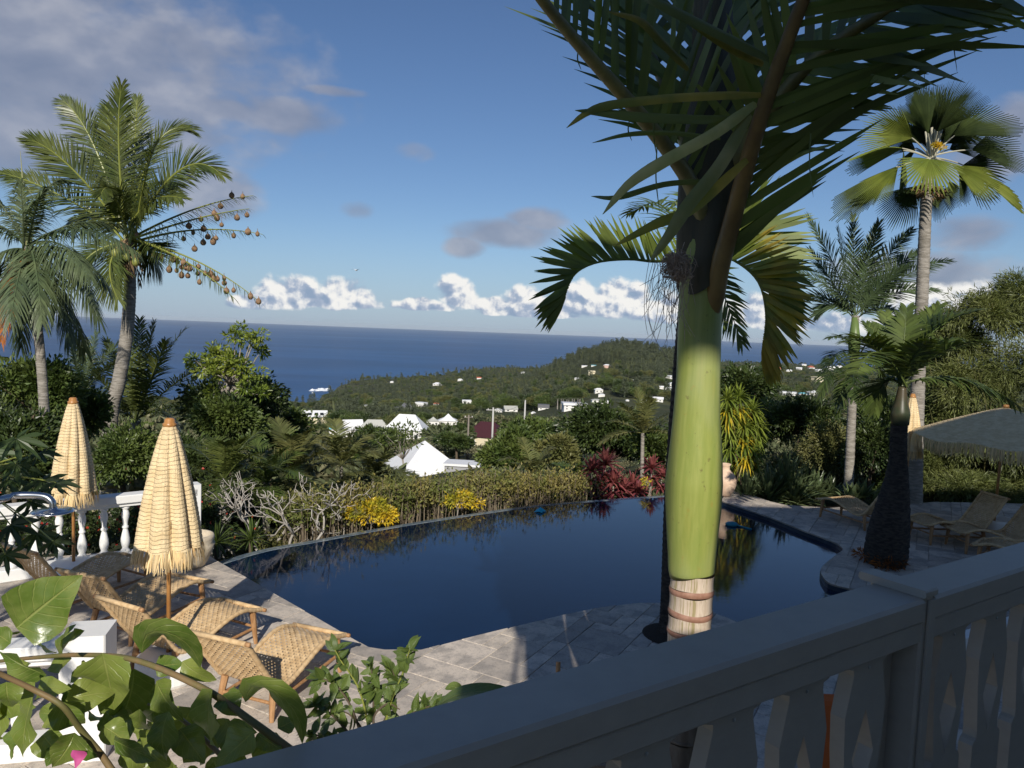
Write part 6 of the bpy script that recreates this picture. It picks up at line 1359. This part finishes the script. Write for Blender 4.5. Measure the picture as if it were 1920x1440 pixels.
house_('white_tent_house', 'white house with two steep tented roofs right of the wide hipped roof', 840, 797, 34, 9, 13, R_(5), None, M_r1, 'tent', .7, 3, d=300)
house_('white_tent_house', 'smaller tent roofed white house touching the left of its larger neighbour', 812, 797, 24, 8, 8, R_(5), None, M_r2, 'tent', .8, 2, d=310)
t = house_('maroon_roofed_house', 'cream walled house under a dark maroon hipped roof', 913, 840, 66, 24, 26, R_(-22), M_w2, M_r3, 'hip', .9, 2, d=150)
house_('terracotta_house', 'low house with pinkish terracotta roof under the white gabled house', 655, 836, 34, 5, 8, R_(10), M_w3, M_r5, 'hip', .7, 0, d=230)
house_('grey_roofed_villa', 'grey roofed villa far behind the wide white roof', 762, 769, 22, 6, 8, R_(10), M_w4, M_r4, 'hip', .7, 2, d=520)
house_('grey_annex', 'low grey annex left of the grey roofed villa', 748, 771, 16, 5, 3, R_(10), M_w4, M_r4, 'flat', .7, 2, d=515)
far = [(790, 763, 18, 5, 4, 'w', 'w'), (820, 723, 14, 3, 3, 'w', 'w'), (863, 715, 10, 2, 2, 'w', 'w'), (898, 711, 8, 2, 2, 'w', 't'), (875, 757, 16, 4, 3, 'w', 'w'), (818, 760, 10, 3, 2, 'w', 't'), (934, 773, 16, 4, 3, 'w', 'w'), (957, 772, 24, 5, 6, 'w', 'g'), (1019, 768, 20, 4, 6, 'w', 'd'),
       (1118, 754, 18, 4, 2, 'w', 'g'), (1135, 757, 14, 3, 3, 'w', 'w'), (1233, 754, 20, 5, 4, 'w', 'w'), (1208, 756, 12, 3, 3, 'w', 'g'), (1122, 737, 15, 6, 3, 'w', 'w'), (1128, 744, 12, 4, 2, 'w', 'w'), (1096, 688, 10, 2, 1, 'w', 'w'), (1113, 688, 9, 2, 1, 'w', 'c'), (1138, 690, 12, 5, 2, 'p', 'w'), (1109, 703, 12, 4, 3, 'c', 'c2'),
       (1081, 712, 8, 2, 2, 'w', 'w'), (1259, 711, 18, 4, 2, 'w', 'w'), (1262, 725, 16, 5, 3, 'w', 'w'), (1255, 732, 16, 4, 2, 'w', 'w'), (1240, 730, 8, 4, 2, 'w', 'w'), (1187, 716, 6, 2, 2, 'w', 'w'), (1357, 711, 26, 5, 3, 'w', 'w'), (1372, 722, 20, 6, 4, 'w', 'w'), (1395, 706, 10, 3, 2, 'w', 'w'), (1478, 742, 26, 4, 3, 'w', 'w'), (1505, 741, 14, 3, 2, 'w', 'c'), (1527, 741, 24, 5, 4, 'w', 'w'),
       (1532, 718, 18, 10, 1, 'c', 'c2'), (1498, 694, 10, 3, 2, 'w', 'w'), (1520, 692, 12, 3, 3, 'w', 't'), (1535, 697, 14, 3, 2, 'w', 'w'), (1458, 694, 9, 3, 3, 'p', 't'), (1556, 694, 14, 4, 3, 'w', 'w'), (1480, 697, 12, 2, 2, 'w', 'w'), (1444, 702, 8, 2, 2, 'w', 'w'), (1410, 690, 8, 2, 2, 'w', 'w'), (1546, 763, 10, 3, 2, 'w', 'w'), (1425, 716, 8, 3, 2, 'w', 'w'), (1573, 690, 10, 3, 2, 'w', 'w'), (1300, 720, 14, 3, 2, 'w', 'w'), (1507, 686, 8, 2, 1, 'w', 'w'),
       (735, 718, 6, 2, 1, 'w', 'w'), (1000, 776, 8, 2, 2, 'w', 'w'), (685, 762, 8, 2, 1, 'w', 'w'), (980, 700, 6, 2, 1, 'w', 'w'), (1176, 752, 6, 2, 1, 'w', 'w')]
WM = {'w': M_w1, 'c': M_w2, 'p': M_w3}; RM = {'w': M_r1, 'g': M_r2, 'd': M_r4, 't': M_r5, 'c': M_r6, 'c2': M_w2}
def where(px, py):
    if px < 830: a = 'left of the poles'
    elif px < 1010: a = 'past the maroon roof'
    elif px < 1150: a = 'below the headland'
    elif px < 1300: a = 'left of green trunk'
    elif px < 1420: a = 'right of green trunk'
    else: a = 'on the right plain'
    b = 'by the shore' if py < 700 else 'mid slope' if py < 735 else 'low slope'
    return a, b
wd = {'w': 'white walled', 'c': 'cream walled', 'p': 'pinkish walled'}; rd = {'w': 'white roof', 'g': 'pale grey roof', 'd': 'dark grey roof', 't': 'red roof', 'c': 'bluish roof', 'c2': 'flat cream roof'}
cnt = {}; recs = []
for f in far:
    a, b = where(f[0], f[1]); recs.append((f, a, b)); cnt.setdefault((f[5], f[6], a, b), []).append(f[0])
ordw = ['leftmost', 'second from left', 'third from left', 'fourth from left', 'fifth from left', 'sixth from left', 'seventh from left', 'eighth from left', 'ninth from left', 'tenth from left', 'eleventh from left', 'twelfth from left']
for k, (f, a, b) in enumerate(recs):
    px, py, wpx, hpx, rpx, wc, rc = f; xs = sorted(cnt[(wc, rc, a, b)]); pre = '' if len(xs) == 1 else ('leftmost ' if px == xs[0] else 'rightmost ' if px == xs[-1] else ordw[xs.index(px)]+' ')
    wds = (pre+wd[wc]+' house, '+rd[rc]+', '+b+' '+a)
    house_('distant_house', wds, px, py, wpx, hpx, rpx, rng.uniform(-.5, .5), WM[wc], RM[rc], 'flat' if rc == 'c2' or (k % 4 == 0 and wpx > 10) else ['gable', 'hip', 'hip', 'gable'][k % 4], .7, 2 if wpx >= 14 else 0)
# turquoise tarpaulins in the garden below
M_tarp = mat('turquoise_tarpaulin', col=(.05, .52, .66), rough=.5)
for px, py, w_, lb in ((603, 853, 20, 'largest turquoise tarpaulin among the trees below the pool'), (682, 843, 6, 'small turquoise tarpaulin scrap left of the thin tree'), (620, 872, 7, 'small turquoise tarpaulin below the largest one')):
    c = D(px, py, 70); s = w_*70/1400/2; V = [(-s, -s, 0), (s, -s, -.1), (s*1.1, s, .2), (-s, s, .3), (0, 0, .5*s)]
    o_ = part('tarpaulin', (np.vstack([V, np.array(V)-[0, 0, .04]]), [np.array([[0, 1, 4], [1, 2, 4], [2, 3, 4], [3, 0, 4], [6, 5, 9], [7, 6, 9], [8, 7, 9], [5, 8, 9]]), np.array([[0, 5, 6, 1], [1, 6, 7, 2], [2, 7, 8, 3], [3, 8, 5, 0]])]), M_tarp); o_.location = tuple(c); tag(o_, lb, 'tarpaulin', 'turquoise tarpaulins')
# ---------------------------------------------------------------- utility poles and wires
M_pw = mat('weathered_pole', col=(.20, .17, .14), rough=.9); M_pc = mat('concrete_pole', col=(.45, .44, .41), rough=.8); M_wire = mat('cable', col=(.03, .03, .03), rough=.6)
pl = []
for px, y0_, y1_, d, m_, lb, arm_ in ((879, 778, 850, 120, M_pw, 'brown wooden utility pole left of the maroon roof', True), (925, 764, 860, 118, M_pc, 'pale concrete utility pole with crossarm before the maroon roof', True), (985, 750, 818, 130, M_pc, 'bare concrete utility pole right of the maroon roof', False)):
    T_ = D(px, y0_, d); b = T_.copy(); b[2] = min(zt(b[0], b[1]), D(px, y1_, d)[2]); t = thing('utility_pole', lb, 'utility pole', b, 0, 'utility poles on the slope'); part('pole', tube([b, T_], [.2, .13], 8), m_, t, smooth=True)
    if arm_:
        part('crossarm', obox(T_-[0, 0, .4], (1.1 if m_ is M_pc else .7, .1, 0), (0, .06, 0), (0, 0, .06)), m_, t)
        for q in (-.8, 0, .8): part('insulator', lathe([(.0, 0), (.07, 0), (.05, .12), (.07, .14), (0, .2)], 8, T_+[q*(1 if m_ is M_pc else .7), q*.1, -.34]), M_w1, t)
    pl.append(T_)
def wire(A, B, lb, sag=1.2):
    P = bez(A, (A+B)/2-[0, 0, sag*2], B, 18); o_ = part('power_cable', tube(P, .022, 4, False), M_wire); recenter(o_, A); tag(o_, lb, 'cable', 'power cables')
wire(pl[0], pl[1], 'sagging cable between the wooden pole and the concrete crossarm pole'); wire(pl[0], D(790, 800, 200), 'cable running from the wooden pole to the white houses', 2.5); wire(pl[1], pl[2], 'cable between the crossarm pole and the bare concrete pole', 1.)
# seabird
bd = D(668, 507, 60); t = thing('seabird', 'tiny white seabird gliding over the horizon clouds', 'bird', bd)
M_bird = mat('white_plumage', col=(.8, .8, .8), rough=.7)
part('body', tube([(-.22, 0, 0), (-.12, 0, .01), (0, 0, .02), (.14, 0, .03), (.20, 0, .03)], [.008, .04, .055, .04, .008], 8), M_bird, t, local=True, smooth=True)
for s in (-1, 1): part('wing', (np.array([(.08, 0, .03), (-.06, 0, .03), (-.02, s*.28, .12), (.08, s*.25, .12), (-.06, s*.55, .06)]), [np.array([[0, 1, 2, 3]]), np.array([[3, 2, 4]])]), M_bird, t, local=True)
t.rotation_euler = (0, 0, R_(70))
# ---------------------------------------------------------------- forest (nobody could count it)
def proto(name, mt, kind, seed):
    g = Geo()
    if kind == 'round': V, F, _ = cloud((0, 0, .62), (.62, .62, .46), 330, .16, .09, seed, 10, .46); g.add(V, F); g.add(*tube([(0, 0, -.4), (0, 0, .5)], [.04, .03], 5))
    elif kind == 'fine': V, F, _ = cloud((0, 0, .55), (.62, .62, .50), 2600, .065, .034, seed, 16, .40); g.add(V, F); g.add(*tube([(0, 0, -.4), (0, 0, .5)], [.03, .02], 5))
    elif kind == 'pine': 
        for q in range(7):
            z = .25+q*.12; V, F, _ = cloud((.05*math.sin(q*2+seed), .05*math.cos(q*3+seed), z), (.34*(1-q/9), .34*(1-q/9), .14), 60, .13, .035, seed+q, 6, .5); g.add(V, F)
        g.add(*tube([(0, 0, -.3), (0, 0, 1.05)], [.03, .01], 5))
    else:
        g.add(*tube([(0, 0, -.4), (.03, 0, .85)], [.035, .025], 5))
        for q in range(11):
            a = q*2.4; h = np.array([math.cos(a), math.sin(a), 0]); g.add(*frond(bez(np.array([.03, 0, .85]), np.array([.03, 0, .98])+h*.22, np.array([.03, 0, .76])+h*.46, 5), 9, .16, .028, segs=1, rr=.006, seed=q).get())
    me = make_mesh(name, *g.get(), mt); o_ = bpy.data.objects.new(name, me); return o_
MF1 = leafmat('forest_leaf', (.070, .084, .040), (.12, .135, .065), rough=.65, spec=.2, island=.3, trans=.1, vs=.8)
MF2 = leafmat('forest_leaf_dry', (.13, .135, .075), (.21, .19, .11), rough=.7, spec=.15, island=.3, trans=.1, vs=.8)
MF3 = leafmat('pine_needles', (.060, .074, .046), (.095, .11, .066), rough=.7, spec=.15, island=.25, trans=.05, vs=.8)
protos = [proto('round_tree', MF1, 'round', 1), proto('round_tree', MF1, 'round', 2), proto('dry_tree', MF2, 'round', 3), proto('palm', MF1, 'palm', 4), proto('pine', MF3, 'pine', 5), proto('pine', MF3, 'pine', 6), proto('near_tree', ML_mid, 'fine', 8), proto('near_tree', ML_dark, 'fine', 9), proto('near_tree', ML_olive, 'fine', 10)]
def scatter(name, P, S, RZ_, I, **props):
    me = bpy.data.meshes.new(name); P = np.asarray(P, np.float32); me.vertices.add(len(P)); me.vertices.foreach_set('co', P.ravel())
    for nm, ty, arr in (('sc', 'FLOAT_VECTOR', S), ('rz', 'FLOAT_VECTOR', RZ_), ('ix', 'INT', I)):
        a = me.attributes.new(nm, ty, 'POINT'); a.data.foreach_set('vector' if ty == 'FLOAT_VECTOR' else 'value', np.asarray(arr, np.float32 if ty != 'INT' else np.int32).ravel())
    o_ = bpy.data.objects.new(name, me); COL.objects.link(o_)
    ng = bpy.data.node_groups.new(name, 'GeometryNodeTree'); ng.interface.new_socket('Geometry', in_out='INPUT', socket_type='NodeSocketGeometry'); ng.interface.new_socket('Geometry', in_out='OUTPUT', socket_type='NodeSocketGeometry')
    n = ng.nodes; gi = n.new('NodeGroupInput'); go = n.new('NodeGroupOutput'); ip = n.new('GeometryNodeInstanceOnPoints'); j = n.new('GeometryNodeJoinGeometry')
    for pr_ in protos:
        oi = n.new('GeometryNodeObjectInfo'); oi.inputs['Object'].default_value = pr_; oi.inputs['As Instance'].default_value = True; ng.links.new(oi.outputs['Geometry'], j.inputs[0])
    def at_(nm, ty):
        a = n.new('GeometryNodeInputNamedAttribute'); a.data_type = ty; a.inputs['Name'].default_value = nm; return a.outputs['Attribute']
    ng.links.new(gi.outputs[0], ip.inputs['Points']); ng.links.new(j.outputs[0], ip.inputs['Instance']); ip.inputs['Pick Instance'].default_value = True
    ng.links.new(at_('ix', 'INT'), ip.inputs['Instance Index']); ng.links.new(at_('sc', 'FLOAT_VECTOR'), ip.inputs['Scale'])
    er = n.new('FunctionNodeEulerToRotation'); ng.links.new(at_('rz', 'FLOAT_VECTOR'), er.inputs[0]); ng.links.new(er.outputs[0], ip.inputs['Rotation']); ng.links.new(ip.outputs[0], go.inputs[0])
    md = o_.modifiers.new('trees', 'NODES'); md.node_group = ng
    for k, v in props.items(): o_[k] = v
    return o_
rs = np.random.default_rng(11); P = []; S = []; Z = []; I = []; HP = []; HS = []; HZ = []; HI = []
hl = [(np.array(o.location), 9) for o in COL.objects if o.get('group') == 'houses on the slope']
HX = np.array([h[0][:2] for h in hl]); HW = np.array([HOUSEW[tuple(np.round(h[0], 2))] for h in hl]); HK = np.array([(CAMH-h[0][2])/h[0][1] for h in hl])-np.array([HOUSEH[tuple(np.round(h[0], 2))] for h in hl])*.12
def addtree(x, y, h):
    z = zt(x, y)
    if z < SEA+1.5: return
    if len(HX):
        dv = HX-[x, y]; dist = np.hypot(dv[:, 0], dv[:, 1]); k = dist.argmin(); rad = 7+y*.008
        if dist[k] < rad: return
        # keep the view line to each house open just in front
        du = HX[:, 0]/HX[:, 1]-x/y; dy = HX[:, 1]-y; 
        if np.any((np.abs(du) < 9/HX[:, 1]+3/y) & (dy > 0) & (dy < HX[:, 1]*.10)): return
        cov = (np.abs(du) < HW+.45*h/y) & (dy > 0); hcap = (CAMH-HK[cov]*y-z).min() if cov.any() else 1e9
    hill = math.exp(-((x-188)/105)**2-((y-1250)/260)**2)
    cl = fbm(x, y, .0035, 3, 21.)
    if 620 < y < 760 and -60 < x-(y-690)*.9 < 90 and abs(y-690-(x)*.05) < 14: return
    if cl > .20 and rs.random() < .85: return
    ix = rs.choice(6, p=[.26, .24, .18, .28, .02, .02]) if hill < .35 else rs.choice([4, 5, 0], p=[.45, .45, .1])
    kk = .165 if y < 110 else .130 if y < 250 else .113 if y < 450 else 0
    if x/y > .28: kk -= .03
    hm = 1e9 if not kk else CAMH-kk*y-z
    if len(HX): hm = min(hm, hcap)
    sz = min(h*rs.uniform(.5, 1.4), hm)
    if sz < (1.2 if y < 300 else 2.5): return
    if h in (9, 10): ix = rs.choice([4, 5])
    if y < 260: ix = rs.choice([6, 7, 8], p=[.4, .4, .2])

    if ix in (4, 5): s = (sz*1.25, sz*1.25, sz*1.6)
    elif ix == 3: s = (sz*.95, sz*.95, sz*1.15)
    else: s = (sz*1.15, sz*1.15, sz*.95)
    tgt = (HP, HS, HZ, HI) if hill > .35 else (P, S, Z, I)
    tgt[0].append((x, y, z)); tgt[1].append(s); tgt[2].append((rs.normal()*.05, rs.normal()*.05, rs.uniform(0, 6.28))); tgt[3].append(ix)
N = 30000
for k in range(N):
    y = math.exp(rs.uniform(math.log(45), math.log(3600))) if k % 3 else rs.uniform(200, 5000); u = rs.uniform(-.62, .80); x = u*y
    hh = 5.0 if y < 110 else 6.5 if y < 300 else 8. if y < 1500 else 8.+ (y-1500)*.002
    if y < 110 and CAMH+(-.20)*y > 0 and False: continue
    addtree(x, y, hh)
for k in range(2600): addtree(188+rs.normal()*75, 1250+rs.normal()*190, 9)
for k in range(2500):
    y = rs.uniform(1200, 4200); u = rs.uniform(-.45, .1); x = u*y
    if -148 < zt(x, y) < -118: addtree(x, y, 10)
print('forest', len(P), 'hill', len(HP))
scatter('forest', P, S, Z, I, kind='stuff'); scatter('hill_pine_wood', HP, HS, HZ, HI, kind='stuff')
# scrub close below the garden
P2 = []; S2 = []; Z2 = []; I2 = []
for k in range(900):
    y = rs.uniform(20, 60); u = rs.uniform(-.75, .95); x = u*y; z = zt(x, y); h = rs.uniform(1.2, 2.6)+ (y-20)*.035
    lim = CAMH-(.205)*y
    if z+h*1.05 > CAMH-(.19 if u < .3 else .15)*y: h = max(.6, (CAMH-(.19 if u < .3 else .15)*y-z)/1.05)
    if len(HX):
        cov = (np.abs(HX[:, 0]/HX[:, 1]-u) < HW*.9) & (HX[:, 1] > y)
        if cov.any(): h = min(h, (CAMH-HK[cov]*y-z).min()/1.05)
        if h < .4: continue
    P2.append((x, y, z)); S2.append((h*1.3, h*1.3, h)); Z2.append((0, 0, rs.uniform(0, 6.28))); I2.append(rs.choice([6, 7, 8], p=[.35, .4, .25]))
scatter('scrub', P2, S2, Z2, I2, kind='stuff')
# royal palm row in front of the white villa
for k in range(9):
    px = 1045+k*5.2+(k % 2)*1.5; b = Tp(px, 768); hgt = 20*b[1]/1400; g = Geo(); T_ = b+[0, 0, hgt]; t = thing('royal_palm', ordw[k]+' of the nine slim grey palms before the white villa', 'palm tree', b, 0, 'row of slim palms')
    part('trunk', tube([b-[0, 0, 1], T_], [.35, .25], 6), M_bark, t)
    for q in range(8):
        a = q*.8; h = np.array([math.cos(a), math.sin(a), 0]); g.add(*frond(bez(T_, T_+h*1.6+[0, 0, .9], T_+h*3.-[0, 0, .4], 5), 8, .9, .2, segs=1, rr=.05, seed=q).get())
    part('crown', g, MF1, t)
house_('white_villa', 'large white terraced villa behind the row of slim palms', 1076, 768, 42, 9, 4, R_(6), M_w1, M_r1, 'flat', .6, 4, floors=2)
# ---------------------------------------------------------------- haze
HAZE = 0.000014
if HAZE:
    M = bpy.data.materials.new('haze'); M.use_nodes = True; t = NT(M.node_tree); t.n.clear(); o_ = t.new('ShaderNodeOutputMaterial'); v = t.new('ShaderNodeVolumePrincipled')
    v.inputs['Color'].default_value = (.85, .92, 1, 1); v.inputs['Density'].default_value = HAZE; t.l.new(v.outputs[0], o_.inputs['Volume'])
    part('haze', box(-47000, -21000, SEA-30, 47000, 47000, 60), M, kind='stuff')
